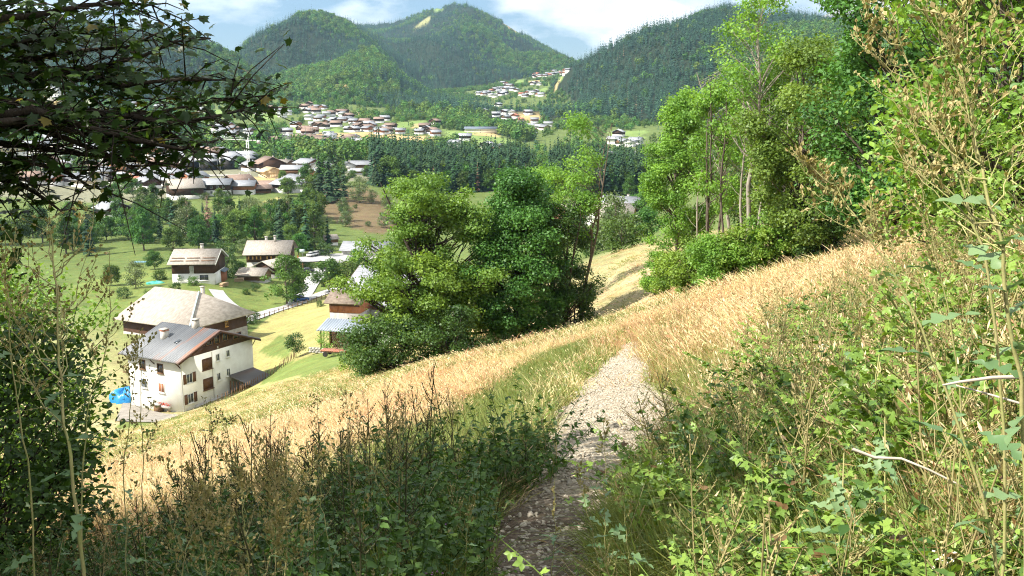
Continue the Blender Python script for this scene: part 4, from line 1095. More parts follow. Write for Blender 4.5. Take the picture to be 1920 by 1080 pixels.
car('pale silver car parked next to the white car', lift(hit(595, 480), .3), 1.2, (.55, .55, .55))
car('dark grey car, third in the parked row', lift(hit(606, 478), .3), 1.3, (.06, .07, .09))
car('dark blue car at the end of the parked row', lift(hit(616, 477), .3), 1.3, (.03, .04, .09))
car('blue car by the red parasols under the round tree', lift(hit(563, 566), .16), .35, (.02, .07, .22))
car('dark car half hidden by the hedge below the orange-shuttered chalet', lift(hit(577, 512), .2), .9, (.05, .05, .06))
def parasol(label, P, h):
    o = tag(empty('folded_parasol', P), label, 'parasol')
    MB().tube([(0, 0, 0), (0, 0, h)], .03, 5).build('pole', W['metalg'], o)
    RED = mat('red_canvas', (.62, .04, .03), .7)
    MB().tube([(0, 0, h * .35), (0, 0, h * .6), (0, 0, h * .99)], [.28, .22, .04], 8).build('canopy', RED, o)
parasol('tall folded red parasol beside the road', hit(546, 569), 3.0)
parasol('short folded red parasol beside the blue car', hit(556, 567), 1.9)
pole = tag(empty('utility_pole', hit(570, 548)), 'wooden utility pole beside the road in the hamlet', 'pole')
MB().tube([(0, 0, -1), (0, 0, 8.0)], [.16, .11], 7).build('shaft', W['wood'], pole)
MB().box((0, 0, 7.6), (1.2, .1, .12)).build('crossarm', W['wood'], pole)
sg = tag(empty('road_sign', hit(567, 484)), 'white and blue road sign at the parking place', 'sign')
MB().tube([(0, 0, 0), (0, 0, 2.4)], .05, 5).build('post', W['metalg'], sg); MB().box((0, -.06, 2.5), (1.6, .05, 1.0)).build('panel', W['flash'], sg)
sg = tag(empty('red_bollard', hit(559, 487)), 'small red post at the edge of the parking place', 'post')
MB().tube([(0, 0, 0), (0, 0, 1.6)], .14, 6).build('shaft', mat('red_paint', (.55, .04, .03), .5), sg)
pool = hit(270, 492); pm = MB().box((0, 0, .1), (6, 2.0, .4)).build('pool_cover', mat('turquoise_cover', (.12, .26, .33), .4, (.18, .33, .40), 2)); pm.location = pool; tag(pm, 'turquoise pool cover on the lawn left of the dark chalet', 'pool')
pt = hit(292, 532); tp_ = tag(link('garden_tarpaulin', lumpy('tarp2', mat('green_tarpaulin', (.05, .36, .30), .5, (.1, .45, .38), 2), (2.4, .9, .8), 9), M=Matrix.Translation(pt)), 'turquoise green tarpaulin over a heap in the chalet garden', 'tarpaulin')

# ------------------------------------------------------------------ the town on its terrace
def town(label, u, v, rzd, w, d, h, pitch, lower, upper, roof, lhf=.45, name='house', wins='FR', bal=None, group='houses of the town on the terrace', chim=True, category='house', Y=None):
    p = hit(u, v, 300) if Y is None else at(u, v, Y)
    rz = rad(rzd)
    q = np.array([p[0], p[1] + d * .45]); z = float(Hs(q[0], q[1]))
    o = house(name, label, (q[0], q[1], min(z, p[2] + .6)), rz, w, d, h, pitch, .9, 1.2, lower, upper, h * lhf, roof, group=group, chim=((w * .15, d * .12, 1.1),) if chim else (), balcony=bal, category=category)
    if wins:
        for sd in wins:
            ext, ln = (d / 2, w) if sd in 'FB' else (w / 2, d)
            for zz in ([1.5, 4.1] if h > 4.8 else [1.5]):
                if zz > h - .6: continue
                for k in range(int(ln / 3.2)):
                    a = (k - (int(ln / 3.2) - 1) / 2) * 3.0
                    window(o, sd, ext + .03, a, zz, 1.2, 1.4, 'trim' if (upper in ('black', 'brown', 'wood')) else 'wood', sill=False)
    return o
T = town
T('big brown-roofed chalet with white ground floor in the middle of the town', 300, 326, 20, 17, 15, 6.2, 22, 'white', 'wood', 'brownroof', wins='L')
T('small cream house with a pale grey gable roof below the big brown-roofed chalet', 306, 337, -35, 11, 10, 4.5, 24, 'white', 'cream', 'slatew', wins='L')
T('tall orange and white apartment chalet at the upper edge of the town', 284, 300, 15, 14, 13, 8.5, 24, 'white', 'orange', 'slate', bal=(('L', 5.0),), wins='L')
T('beige house with a grey roof beside the orange gable', 188, 340, 12, 11, 10, 6.0, 22, 'cream', 'cream', 'slate')
T('orange gabled house peeping out beside the beige house', 213, 330, 70, 9, 8, 6.5, 26, 'orange', 'orange', 'brownroof', wins='')
T('small house with an orange gable and white roof', 256, 337, 40, 9, 8, 3.6, 24, 'white', 'orange', 'slatew', wins='')
T('long wooden barn with a pale shingle roof and dark gable above the wooded bank', 338, 374, 28, 15, 16, 5.4, 24, 'white', 'brown', 'shake', lhf=.3, wins='')
T('grey-roofed chalet with dark timber upper floor and white ground floor', 402, 367, 4, 14, 11, 5.6, 22, 'white', 'brown', 'slate', wins='F')
T('chalet with a red-brown gable behind the dark timber chalet', 358, 346, 60, 12, 11, 4.0, 24, 'white', 'redwood', 'slate', wins='')
T('brown-roofed chalet at the edge of the mown town field', 443, 354, 48, 12, 11, 4.2, 24, 'white', 'wood', 'brownroof', wins='')
for i, (u, v, lab) in enumerate([(347, 319, 'black timber hotel block with pale columns, first of the four'), (384, 319, 'black timber hotel block, second of the four'), (423, 317, 'black timber hotel block, third of the four'), (455, 313, 'black timber hotel block with pale columns behind the crane')]):
    o = T(lab, u, v, 66 - i * 2, 13, 12, 7.8, 20, 'stone', 'black', 'slatew', lhf=.22, name='hotel', bal=(('L', 3.0), ('L', 5.6)), group='black timber hotel blocks', wins='', category='hotel')
    for a in (-4, -1.2, 1.6): MB().box((-6.5 - 1.3, a, 3.6), (.7, .7, 7.4)).build('column', W['trim'], o)
    q = MB(); roof_slab(q, 8, 8, 5.4, rad(22), .8, 1.0, .22); r2 = q.build('porch_roof', W['slatew'], o); r2.location = (-5.5, -6.5, 0.6)
    MB().box((-5.5, -6.5, 2.8), (7.6, 7.0, 6.2)).build('porch_wall', W['black'], o)
T('big brown-roofed barn with a pale window in its dark gable', 500, 321, -62, 18, 16, 4.6, 25, 'white', 'brown', 'brownroof', lhf=.3, wins='', name='barn')
T('tan-roofed wing attached beside the big barn', 527, 318, -25, 12, 11, 3.5, 22, 'white', 'wood', 'shake', wins='')
o = T('unfinished house of pale new timber on the building site', 504, 333, -58, 12, 11, 3.2, 22, 'newwood', 'newwood', 'newwood', wins='', chim=False)
for k in range(7): MB().box((6.2, -4.5 + k * 1.5, 1.7), (.16, .2, 3.4)).build('timber_post', W['newwood'], o)
T('grey-roofed house with balconies beside the unfinished timber house', 548, 332, 3, 13, 10, 4.6, 20, 'white', 'wood', 'slatew', bal=(('F', 2.4),))
T('twin-gabled chalet with a pale grey roof among the trees', 575, 322, -40, 13, 11, 5.0, 22, 'white', 'wood', 'slatew', wins='R')
T('white house with a grey hipped-looking roof on the far end of the terrace', 650, 324, -70, 9, 8, 4.5, 24, 'white', 'white', 'slate')
T('long grey metal-roofed building at the end of the terrace', 684, 320, -2, 19, 10, 3.8, 20, 'cream', 'wood', 'slate', wins='')
T('low shed with a pale roof in front of the long grey-roofed building', 682, 328, -3, 15, 7, 2.4, 18, 'white', 'wood', 'slatew', wins='', chim=False, name='shed')
T('low dark brown-roofed barn at the bank edge', 507, 357, 8, 13, 9, 3.0, 20, 'wood', 'brown', 'brownroof', wins='', name='barn')
T('small grey-roofed store between the two dark barns', 524, 357, 8, 5, 6, 2.8, 20, 'wood', 'brown', 'slate', wins='', chim=False, name='shed')
T('wooden chalet with an open gable at the right end of the bank', 553, 350, -50, 14, 10, 4.0, 22, 'white', 'wood', 'slate', wins='')
T('low brown-roofed shed just above the wooded bank', 487, 362, 20, 9, 7, 2.2, 20, 'wood', 'brown', 'brownroof', wins='', chim=False, name='shed')
T('white-roofed house low in the trees beside the sycamore leaves', 204, 412, -40, 12, 11, 4.8, 24, 'white', 'brown', 'slatew', wins='')
T('house with a square pale roof at the upper left of the town', 107, 294, -10, 14, 12, 4.2, 26, 'white', 'white', 'shake', wins='')
T('white villa with a grey roof at the left edge of the town', 62, 288, 20, 17, 13, 6.0, 24, 'white', 'white', 'slate')
T('long pale-roofed house at the left edge of the photo', 15, 292, 8, 18, 13, 5.5, 22, 'white', 'cream', 'shake')
T('dark gabled house behind the square pale roof', 95, 276, 30, 16, 14, 6.5, 24, 'white', 'brown', 'slate', wins='')
T('silver-roofed house with dormers behind the hanging leaves', 157, 290, 15, 15, 13, 5, 24, 'white', 'white', 'slatew', wins='')
T('red-tiled house below the beige house', 238, 350, 60, 11, 9, 3.4, 26, 'white', 'cream', 'tile', wins='')
T('grey-roofed house half behind the sycamore leaves', 160, 352, -20, 14, 10, 4.2, 20, 'white', 'cream', 'slate', wins='')
T('dark-roofed chalet in the row below the town square', 318, 348, 10, 11, 9, 3.2, 22, 'white', 'wood', 'slate', wins='')
T('brown chalet behind the black hotel blocks', 386, 298, 40, 15, 13, 5.5, 24, 'white', 'redwood', 'brownroof', wins='')
T('pale-roofed house between the apartment chalet and the hotel blocks', 318, 307, -30, 13, 11, 5, 22, 'white', 'wood', 'slatew', wins='')
T('white house with a bright roof above the long barn', 268, 316, 35, 13, 11, 4.4, 22, 'white', 'cream', 'slatew', wins='')
# houses across the field, right of the middle trees
T('grey hipped-looking house highest of the roofs right of the middle trees', 1168, 392, -28, 14, 12, 4.0, 27, 'white', 'black', 'slatew', wins='', group='roofs right of the middle trees', Y=345)
T('broad house with a pale tan roof and orange wall below the grey one', 1148, 404, -14, 16, 12, 2.6, 22, 'white', 'orange', 'shake', wins='', group='roofs right of the middle trees', Y=330)
T('house with a red tiled roof half hidden by the slender ash', 1062, 408, -6, 14, 11, 3.6, 26, 'white', 'white', 'tile', wins='F', group='roofs right of the middle trees', Y=320)
T('pale-roofed house behind the red tiled roof', 1085, 390, 10, 12, 10, 4.0, 24, 'white', 'white', 'shake', wins='', group='roofs right of the middle trees', Y=340)
T('small pale pointed roof in front of the tan-roofed house', 1128, 416, 40, 8, 7, 2.6, 32, 'white', 'white', 'shake', wins='', chim=False, group='roofs right of the middle trees', Y=310)
# crane on the building site
cr_ = tag(empty('tower_crane', hit(467, 330, 300)), 'white tower crane over the building site in the town', 'crane')
CRW = mat('white_crane_paint', (.75, .75, .73), .5)
mm = MB()
for sx in (-.6, .6):
    for sy in (-.6, .6): mm.box((sx, sy, 10), (.18, .18, 22))
for k in range(10):
    for sx in (-.6, .6):
        mm.tube([(sx, -.6, k * 2.2), (sx, .6, k * 2.2 + 2.2)], .07, 3); mm.tube([(-.6, sx, k * 2.2), (.6, sx, k * 2.2 + 2.2)], .07, 3)
mm.build('mast', CRW, cr_)
jb = MB().tube([(0, 0, 21), (-22, 12, 21.5)], .13, 4).tube([(0, 0, 22.4), (-22, 12, 21.9)], .07, 3).tube([(0, 0, 21), (6, -3, 21)], .2, 4); jb.build('jib', CRW, cr_)
MB().tube([(0, 0, 20), (1.5, 0, 27)], .25, 4).tube([(1.5, 0, 27), (-16, 8.6, 21.8)], .06, 3).build('apex', CRW, cr_)
MB().box((7, -1.4, 20), (2, 1, 2)).build('counterweight', W['concrete'], cr_)
ribbon('town_road', [(330, 330), (370, 329), (420, 330), (470, 329)], 8, W['concrete'], .5, 300)

# ------------------------------------------------------------------ far villages: one mesh set per kind, copied
def far_kind(i, w, d, h, lower, upper, roof, pitch=23):
    lhh = h * .45; tp = math.tan(rad(pitch))
    a = MB().box((0, 0, (lhh - 6) / 2), (w, d, lhh + 6)).mesh('wall', W[lower])
    b = MB().prism([(-d / 2 - .02, lhh), (d / 2 + .02, lhh), (d / 2 + .02, h), (0, h + tp * d / 2), (-d / 2 - .02, h)], -w / 2 - .02, w / 2 + .02, axis=0).mesh('upper_wall', W[upper])
    m = MB(); roof_slab(m, w, d, h + .05, rad(pitch), 1.0, 1.3, .3)
    m.box((w * .2, d * .1, h + tp * d / 2 + .3), (.8, .8, 1.6))
    return a, b, m.mesh('roof', W[roof])
KINDS = [far_kind(0, 13, 11, 5.2, 'white', 'brown', 'slatew'), far_kind(1, 11, 10, 4.8, 'white', 'wood', 'slate'), far_kind(2, 14, 12, 5.6, 'white', 'brown', 'brownroof'), far_kind(3, 12, 10, 5.4, 'white', 'white', 'slatew'),
         far_kind(4, 12, 11, 5.0, 'white', 'redwood', 'slate'), far_kind(5, 10, 9, 4.4, 'white', 'redwood', 'tile')]
KDESC = ['pale-roofed dark timber chalet', 'grey-roofed brown timber chalet', 'brown-roofed dark timber chalet', 'pale-roofed white chalet', 'grey-roofed reddish timber chalet', 'red-roofed timber chalet']
def far_house(u, v, k, group, place, rz=None, sc=1.0, ymin=650):
    p = hit(u, v, ymin)
    rz = random.choice([0.1, 0.9, -0.7, 1.35, 0.5, -0.3]) + random.uniform(-.2, .2) if rz is None else rz
    o = empty('chalet', p, rz, sc); tag(o, '%s in %s' % (KDESC[k], place), 'house', group)
    for nm, me in zip(('wall', 'upper_wall', 'roof'), KINDS[k]): link(nm, me, o)
    HOUSE_XY.append((p[0], p[1], 10 * sc))
def zl(pts, ox, oy): return [(ox + x / 7.385, oy + y / 7.385) for x, y in pts]
random.seed(3)
HILL = zl([(1035, 290), (515, 350), (1150, 490), (1270, 430), (1290, 540), (1380, 510), (1500, 430), (1560, 500), (1650, 530), (1650, 590), (850, 575), (715, 675), (950, 650), (1085, 670), (1090, 580), (1160, 590), (1410, 570), (1600, 645), (1840, 640), (1850, 570), (730, 410), (610, 380), (330, 400), (1080, 360), (1010, 380), (1120, 330), (1220, 330), (720, 770), (590, 800), (890, 780), (1100, 800), (1180, 795), (1340, 750), (1320, 790), (1580, 780), (1500, 835), (1620, 820), (1770, 830), (210, 670), (230, 730), (200, 775), (20, 640), (1460, 400), (1040, 475)], 440, 160) + \
    zl([(230, 220), (80, 270), (65, 335), (290, 330), (390, 310), (330, 370), (220, 375), (520, 375), (860, 310), (890, 345), (790, 380), (1010, 405), (1000, 245)], 680, 200)
SADDLE = zl([(290, 500), (350, 510), (460, 460), (540, 430), (560, 475), (640, 440), (720, 390), (660, 360), (750, 440), (590, 510), (640, 495), (1030, 360), (1080, 350), (870, 510), (960, 490), (1020, 495), (1110, 515), (920, 530), (1040, 260), (1090, 220), (1130, 250), (1200, 250), (1260, 240), (1350, 220), (1400, 205), (1480, 185), (1440, 220), (1330, 190), (400, 490), (450, 530), (500, 445), (690, 430), (1230, 225), (1300, 230)], 860, 110)
LOWER = zl([(550, 660), (360, 750), (520, 800), (730, 770), (640, 765), (780, 820), (650, 840), (850, 875), (1050, 880), (960, 770), (1010, 970), (1030, 1030), (1190, 990), (1240, 940), (1120, 980), (820, 980), (880, 960)], 860, 110) + zl([(1420, 465), (1730, 585), (1870, 620), (1880, 660), (1280, 560)], 680, 200)
RIGHT = [(1142, 300), (1187, 302), (1160, 256), (1167, 274), (1180, 275), (1152, 270), (1192, 272), (1130, 295)]
FARLEFT = [(165, 192), (30, 205), (250, 200), (300, 205), (380, 212), (410, 262), (430, 268), (418, 254), (405, 245), (425, 243), (436, 258)]
TOWNF = [(130, 318), (170, 327), (215, 318), (232, 312), (245, 325), (200, 302), (225, 296), (250, 302), (330, 337), (290, 346), (278, 354), (590, 337), (602, 322), (616, 328), (470, 320), (30, 312), (60, 310), (85, 312), (5, 306), (40, 326), (110, 327), (140, 347), (100, 346), (60, 346), (20, 346), (345, 300), (440, 300), (270, 332), (180, 350), (222, 345), (535, 360), (570, 360), (460, 362), (385, 290), (330, 292), (415, 292)]
for i, (u, v) in enumerate(TOWNF): far_house(u, v, random.choice([0, 1, 2, 3, 4, 4]), 'smaller houses filling the town', 'the town', sc=.85, ymin=300)
HILL = HILL + [(u + random.choice([-9, -6, 7, 10]), v + random.uniform(-4, 5)) for u, v in HILL if random.random() < .55]
SADDLE = SADDLE + [(u + random.choice([-6, -4, 5, 7]), v + random.uniform(-3, 3)) for u, v in SADDLE if random.random() < .5]
for i, (u, v) in enumerate(HILL): far_house(u, v, random.choice([0, 1, 2, 2, 3, 4]), 'chalets of the hillside village', 'the hillside village', sc=.8, ymin=700)
for i, (u, v) in enumerate(SADDLE): far_house(u, v, random.choice([0, 3, 1, 5, 4]), 'chalets of the saddle village', 'the saddle village', sc=.95, ymin=1300)
for i, (u, v) in enumerate(LOWER): far_house(u, v, random.choice([0, 1, 3, 5, 4]), 'chalets below the saddle village', 'the hamlet below the saddle', sc=.85, ymin=700)
for i, (u, v) in enumerate(RIGHT): far_house(u, v, random.choice([0, 1, 3]), 'chalets in the valley seen past the slender ash', 'the valley right of the slender ash', ymin=650)
for i, (u, v) in enumerate(FARLEFT): far_house(u, v, random.choice([0, 1, 4]), 'chalets behind the sycamore branches', 'the slope behind the sycamore', ymin=650)
p = hit(902, 248, 700); house('long_barn', 'long low barn with a green-grey roof at the edge of the bright green field', (p[0], p[1], p[2]), rad(-4), 34, 14, 4, 15, 1, 1, 'cream', 'white', 1.8, 'bluemet', category='barn')
p = hit(103, 188, 900); o = house('white_hotel', 'tall white hotel on the slope seen through the leaves', (p[0], p[1], p[2]), rad(20), 20, 16, 17, 15, .3, .3, 'white', 'white', 8, 'slatew', category='hotel')
for sd, ext, ln in (('F', 8, 20), ('R', 10, 16)):
    for z in (3, 7, 11, 15):
        for a in (-6, -2, 2, 6): window(o, sd, ext, a, z, 2.0, 2.0, 'trim', sill=False)
# ------------------------------------------------------------------ forests
HXY = np.array(HOUSE_XY)
def clear_of_houses(x, y, front=26.0):
    """False where a tree would stand in a house or right in front of it"""
    ok = np.ones(len(x), bool)
    r = np.hypot(x, y)
    for hx, hy, hr in HXY:
        hd = math.hypot(hx, hy); ux, uy = hx / hd, hy / hd
        al = x * ux + y * uy - hd; la = -x * uy + y * ux
        lim = min(front * (1 + hd / 900), 70)
        ok &= ~((np.abs(la) < hr) & (al < hr * 0.8) & (al > -hr - lim))
    return ok
def in_any(x, y, polys):
    m = np.zeros(len(x), bool)
    for P in polys: m |= inpoly(x, y, P)
    return m
FP = [P for c, P in FIELDS if c not in (TOWN,)]
fr = np.random.default_rng(77)
pts, var, scl = [], [], []
for Y0, Y1, area in ((640, 1000, 44), (1000, 1500, 48), (1500, 2300, 52), (2300, 3300, 66), (3300, 4900, 105)):
    n = int(0.66 * (Y1 ** 2 - Y0 ** 2) / area)
    y = np.sqrt(fr.uniform(Y0 ** 2, Y1 ** 2, n)); s = fr.uniform(-.66, .66, n); x = s * y
    i = np.clip(((np.log(y + 20) - gq[0]) / (gq[1] - gq[0])).astype(int), 0, GN - 1); j = np.clip(((x / (y + 20) - gs[0]) / (gs[1] - gs[0])).astype(int), 0, GM - 1)
    who = GWHO[i, j]
    wood = in_any(x, y, [P for k, P in WOODS])
    nz_ = noise2(x / 60, y / 60, 91, 3) + 0.45 * noise2(x / 17, y / 17, 92, 2)
    hillv = (who == 0) & ~wood
    keep = (who > 0) & (who < 5) | wood | (hillv & ((nz_ > 0.32) | (fr.uniform(0, 1, n) < 0.07)))
    # the saddle and the valley head are wooded except round the villages
    uu = 960 + FPX * x / (y * math.cos(PITCH) - GZ[i, j] * math.sin(PITCH))
    keep |= hillv & (y > 1250) & (nz_ > -0.12)
    keep &= ~in_any(x, y, FP)
    keep &= visible(x, y, 16.0)
    k = np.nonzero(keep)[0]
    k = k[clear_of_houses(x[k], y[k])]
    x, y, who, wood, nz_ = x[k], y[k], who[k], wood[k], nz_[k]
    z = Hs(x, y)
    con = np.where(who > 0, 0.12 + 0.86 * sstep(-.42, .12, noise2(x / 150, y / 210, 93, 4) + .10 * (who == 2) - .10 * (who == 4)), 0.25)
    for kd, P in WOODS: con[inpoly(x, y, P)] = 0.72 if kd == 'conifer' else 0.18
    isc = fr.uniform(0, 1, len(x)) < con
    dead = isc & (fr.uniform(0, 1, len(x)) < 0.012)
    v_ = np.where(isc, fr.integers(0, 4, len(x)), 4 + fr.integers(0, 4, len(x))); v_[dead] = 8
    s_ = .9 * fr.uniform(0.45, 1.25, len(x)) * (1 + .2 * noise2(x / 70, y / 70, 98, 2)) * np.where(isc, 1.0, 0.9) * np.where((who == 0) & ~wood, 0.62, 1.0)
    pts.append(np.column_stack([x, y, z - .5])); var.append(v_); scl.append(np.column_stack([s_ * fr.uniform(.9, 1.25, len(x))] * 2 + [s_]))
P_, v_, s_ = np.concatenate(pts), np.concatenate(var), np.concatenate(scl)
scatter('forest', P_, np.column_stack([np.zeros((len(P_), 2)), fr.uniform(0, 6.28, len(P_))]), s_, v_, FAR, 'mixed forest on the mountain slopes and around the villages')
print('forest trees', len(P_))

# nearer wood in front of the fields (0.55 to 0.65 km)
n = 5200; y = fr.uniform(470, 680, n); x = fr.uniform(-.25, .25, n) * y
WB = [P for k, P in WOODS if k == 'conifer'][0]
WR = [P for k, P in WOODS][-1]; nx = 1500; x = np.concatenate([x, fr.uniform(.03, .2, nx) * 600]); y = np.concatenate([y, fr.uniform(480, 680, nx)])
k = (inpoly(x, y, WB) | inpoly(x, y, WR)) & visible(x, y, 14); x, y = x[k], y[k]; k = clear_of_houses(x, y); x, y = x[k], y[k]
v_ = np.where(fr.uniform(0, 1, len(x)) < .7, fr.integers(0, 3, len(x)), 3 + fr.integers(0, 3, len(x))); v_[fr.uniform(0, 1, len(x)) < .05] = 6
MIDB = []
for i in range(3):
    w_, (V, F, rn), _ = tree_parts(500 + i, 15 + 2 * i, 2.0, 4.6, 4.6, 34, 1.9, 1900, 0.8, .3, 'oval', twig=False, flat=.8)
    MIDB.append(mesh('broadleaf_tree', V, F, M_BRO1, rnd=rn))
s_ = fr.uniform(.55, 1.0, len(x)); s_[v_ >= 3] *= .95
scatter('wood', np.column_stack([x, y, Hs(x, y) - .5]), np.column_stack([np.zeros((len(x), 2)), fr.uniform(0, 6.28, len(x))]), np.column_stack([s_] * 3), v_, MID_CON + MIDB + [conifer_mesh(301, 20, 2.0, 16, 7, M_DEAD)], 'dense spruce wood between the town terrace and the mown fields')

# ------------------------------------------------------------------ valley trees one can tell apart
def valley_kind(seed, H, rx, shape, mt, nl=2600, ls=.62, zb=None, cr=1.5, ncl=46, bark=None):
    w_, (V, F, rn), _ = tree_parts(seed, H, H * .14 if zb is None else zb, rx, rx, ncl, cr, nl, ls, H * .016, shape, twig=False, flat=.8)
    return w_.mesh('trunk', bark or M_BARK), mesh('crown', V, F, mt, rnd=rn)
VK = {
    'round': valley_kind(601, 13, 5.2, 'oval', M_BRO1, 6500, .5),
    'round2': valley_kind(602, 11, 4.4, 'oval', M_BRO1, 5200, .5),
    'tall': valley_kind(603, 17, 4.0, 'tall', M_BRO1, 5200, .55),
    'shrub': valley_kind(604, 5, 3.0, 'oval', M_DRK, 2200, .34, zb=.2, cr=1.0, ncl=34),
    'shrub2': valley_kind(605, 4, 2.4, 'oval', M_BRO1, 1800, .3, zb=.1, cr=.9, ncl=30),
    'small': valley_kind(606, 4.6, 1.6, 'oval', M_DRK, 2600, .2, zb=1.4, cr=.6, ncl=40),
    'thin': valley_kind(607, 4.2, 1.5, 'oval', M_ASH, 900, .2, zb=1.2, cr=.6, ncl=26),
    'pale': valley_kind(608, 11, 3.8, 'oval', leafmat('willow_leaves', (.09, .13, .05), (.19, .24, .10), .25, objrand=.2), 3200, .42),
}
bare_w, _, _ = tree_parts(609, 14, 2.5, 3.2, 3.2, 60, 1.1, 10, .1, .22, 'tall')
VK['bare'] = (bare_w.mesh('trunk', mat('bare_grey_twigs', (.20, .15, .115), .95, (.29, .225, .175), 3)), conifer_mesh(303, 13, 2.6, 18, 8, M_DEAD))
def spruce(i): return MB().tube([(0, 0, -1), (0, 0, 12), (0, 0, 21)], [.32, .2, .05], 6).mesh('trunk', M_BARKD), MID_CON[i]
for i in range(3): VK['spruce%d' % i] = spruce(i)
VNAME = dict(round='broadleaf_tree', round2='broadleaf_tree', tall='broadleaf_tree', shrub='shrub', shrub2='shrub', small='fruit_tree', thin='fruit_tree', pale='willow', bare='dead_spruce', spruce0='spruce', spruce1='spruce', spruce2='spruce')
def vtree(kind, u, v, h=None, label=None, group=None, ymin=60, P=None, sx=1.0):
    p = hit(u, v, ymin) if P is None else P
    if group and 'gully' in group: h = min(h, max(3.5, (v - (372 if u < 560 else 352)) * p[1] / 1800 * random.uniform(.9, 1.15)))
    tr, crn = VK[kind]
    hh = max(vv.co.z for vv in crn.vertices) if kind not in _vh else _vh[kind]; _vh[kind] = hh
    s = 1.0 if h is None else h / hh
    nm = VNAME[kind]
    o = empty(nm, p, random.uniform(0, 6.28), (s * sx, s * sx, s))
    tag(o, label, 'shrub' if nm == 'shrub' else 'tree', group)
    link('trunk' if nm != 'shrub' else 'stem', tr, o); link('crown' if nm != 'shrub' else 'foliage', crn, o)
    return o
_vh = {}
vtree('round', 538, 571, 13.5, 'large round broadleaf tree shading the road in the hamlet', ymin=150)
vtree('small', 555, 671, 4.4, 'small dark fruit tree alone on the meadow above the white house')
vtree('thin', 608, 667, 4.0, 'thin pale fruit tree in front of the woodshed')
vtree('round2', 617, 549, 9.5, 'dark rounded tree where the two roads meet', ymin=150)
vtree('shrub2', 650, 520, 5.5, 'flowering pale green bush beside the silvery roof', ymin=150, sx=1.5)
vtree('round2', 672, 510, 7.5, 'bushy tree just left of the silvery roof', ymin=150)
vtree('shrub', 421, 483, 6.0, 'dark clipped round bush between the two shingle-roofed chalets', ymin=150, sx=1.1)
vtree('shrub', 427, 520, 7.5, 'dark upright shrub beside the garage', ymin=150, sx=.7)
vtree('pale', 255, 540, 7.5, 'pale bushy tree on the lawn left of the dark chalet', ymin=150)
vtree('shrub2', 300, 525, 3.2, 'yellow-green garden bush before the dark chalet', ymin=150)
vtree('shrub2', 340, 530, 3.0, 'green garden bush below the chalet wall', ymin=150)
vtree('shrub2', 362, 535, 2.6, 'light green garden bush beside the car port', ymin=150)
vtree('shrub', 330, 545, 2.4, 'low dark hedge plant in the chalet garden', ymin=150)
vtree('shrub', 470, 605, 3.0, 'low dark shrub at the corner of the hipped farmhouse', ymin=120, sx=1.3)
vtree('shrub', 448, 615, 3.0, 'low dark shrub beneath the eaves of the hipped farmhouse', ymin=120, sx=1.2)
for u in (566, 580): vtree('shrub', u, 503, 2.0, 'dark hedge bush beside the chalet with orange shutters', 'hedge bushes by the orange-shuttered chalet', ymin=150, sx=1.4)
for u in (480, 520): vtree('shrub', u, 509, 1.8, 'low shrub along the stone base of the orange-shuttered chalet', 'shrubs along the stone base', ymin=150, sx=1.4)
random.seed(11)
vs_ = [('spruce0', 575, 470, 19), ('spruce1', 552, 455, 20), ('tall', 590, 462, 16), ('spruce2', 595, 440, 18), ('tall', 530, 440, 17), ('round', 508, 440, 15), ('round', 480, 450, 14), ('round2', 452, 455, 13), ('tall', 430, 436, 15), ('bare', 392, 450, 17), ('bare', 540, 440, 14), ('bare', 352, 440, 13),
       ('pale', 350, 455, 14), ('spruce1', 300, 450, 24), ('spruce2', 278, 452, 23), ('spruce0', 325, 452, 20), ('round2', 325, 470, 9), ('round2', 372, 466, 9), ('round', 345, 420, 14), ('tall', 318, 424, 15), ('round', 240, 450, 13), ('spruce2', 255, 430, 22), ('spruce0', 228, 440, 20),
       ('round', 410, 420, 13), ('pale', 470, 420, 13), ('pale', 500, 410, 12), ('tall', 545, 420, 13), ('round', 570, 430, 12), ('spruce0', 615, 460, 12), ('round2', 200, 450, 10), ('round2', 160, 470, 10), ('spruce1', 180, 440, 19), ('spruce0', 120, 450, 20), ('tall', 80, 455, 17), ('round', 40, 460, 15), ('round', -20, 460, 15),
       ('shrub', 610, 480, 5), ('shrub', 590, 470, 6), ('round2', 560, 478, 8), ('pale', 455, 480, 6)]
for k, u, v, h in vs_:
    vtree(k, u, v, h, {'spruce0': 'dark spruce', 'spruce1': 'dark spruce', 'spruce2': 'dark spruce', 'bare': 'brown dead spruce', 'pale': 'pale green willow-like tree', 'tall': 'tall narrow broadleaf tree', 'round': 'rounded broadleaf tree', 'round2': 'rounded broadleaf tree', 'shrub': 'dark bush'}[k] + ' in the gully below the town', 'trees in the wooded gully below the town', ymin=250)
rng5 = np.random.default_rng(55)
for i in range(64):
    u, v = rng5.uniform(225, 610), rng5.uniform(392, 472)
    if i % 3 == 2: u, v = rng5.uniform(-60, 330), rng5.uniform(395, 480)
    if 395 < u < 450 and v < 440 and i % 4: continue
    P = hit(u, v, 250)
    if not clear_of_houses(np.array([P[0]]), np.array([P[1]]), 12)[0]: continue
    k = rng5.choice(['round', 'round', 'round2', 'tall', 'tall', 'pale', 'spruce0', 'spruce1', 'spruce2', 'shrub'])
    vtree(k, u, v, {'round': 13, 'round2': 10, 'tall': 15, 'pale': 11, 'spruce0': 17, 'spruce1': 19, 'spruce2': 21, 'shrub': 5}[k] * rng5.uniform(.75, 1.15), {'spruce0': 'dark spruce', 'spruce1': 'dark spruce', 'spruce2': 'dark spruce', 'pale': 'pale green willow-like tree', 'tall': 'tall narrow broadleaf tree', 'round': 'rounded broadleaf tree', 'round2': 'rounded broadleaf tree', 'shrub': 'dark bush'}[k] + ' in the gully below the town', 'trees in the wooded gully below the town', ymin=250, P=P)
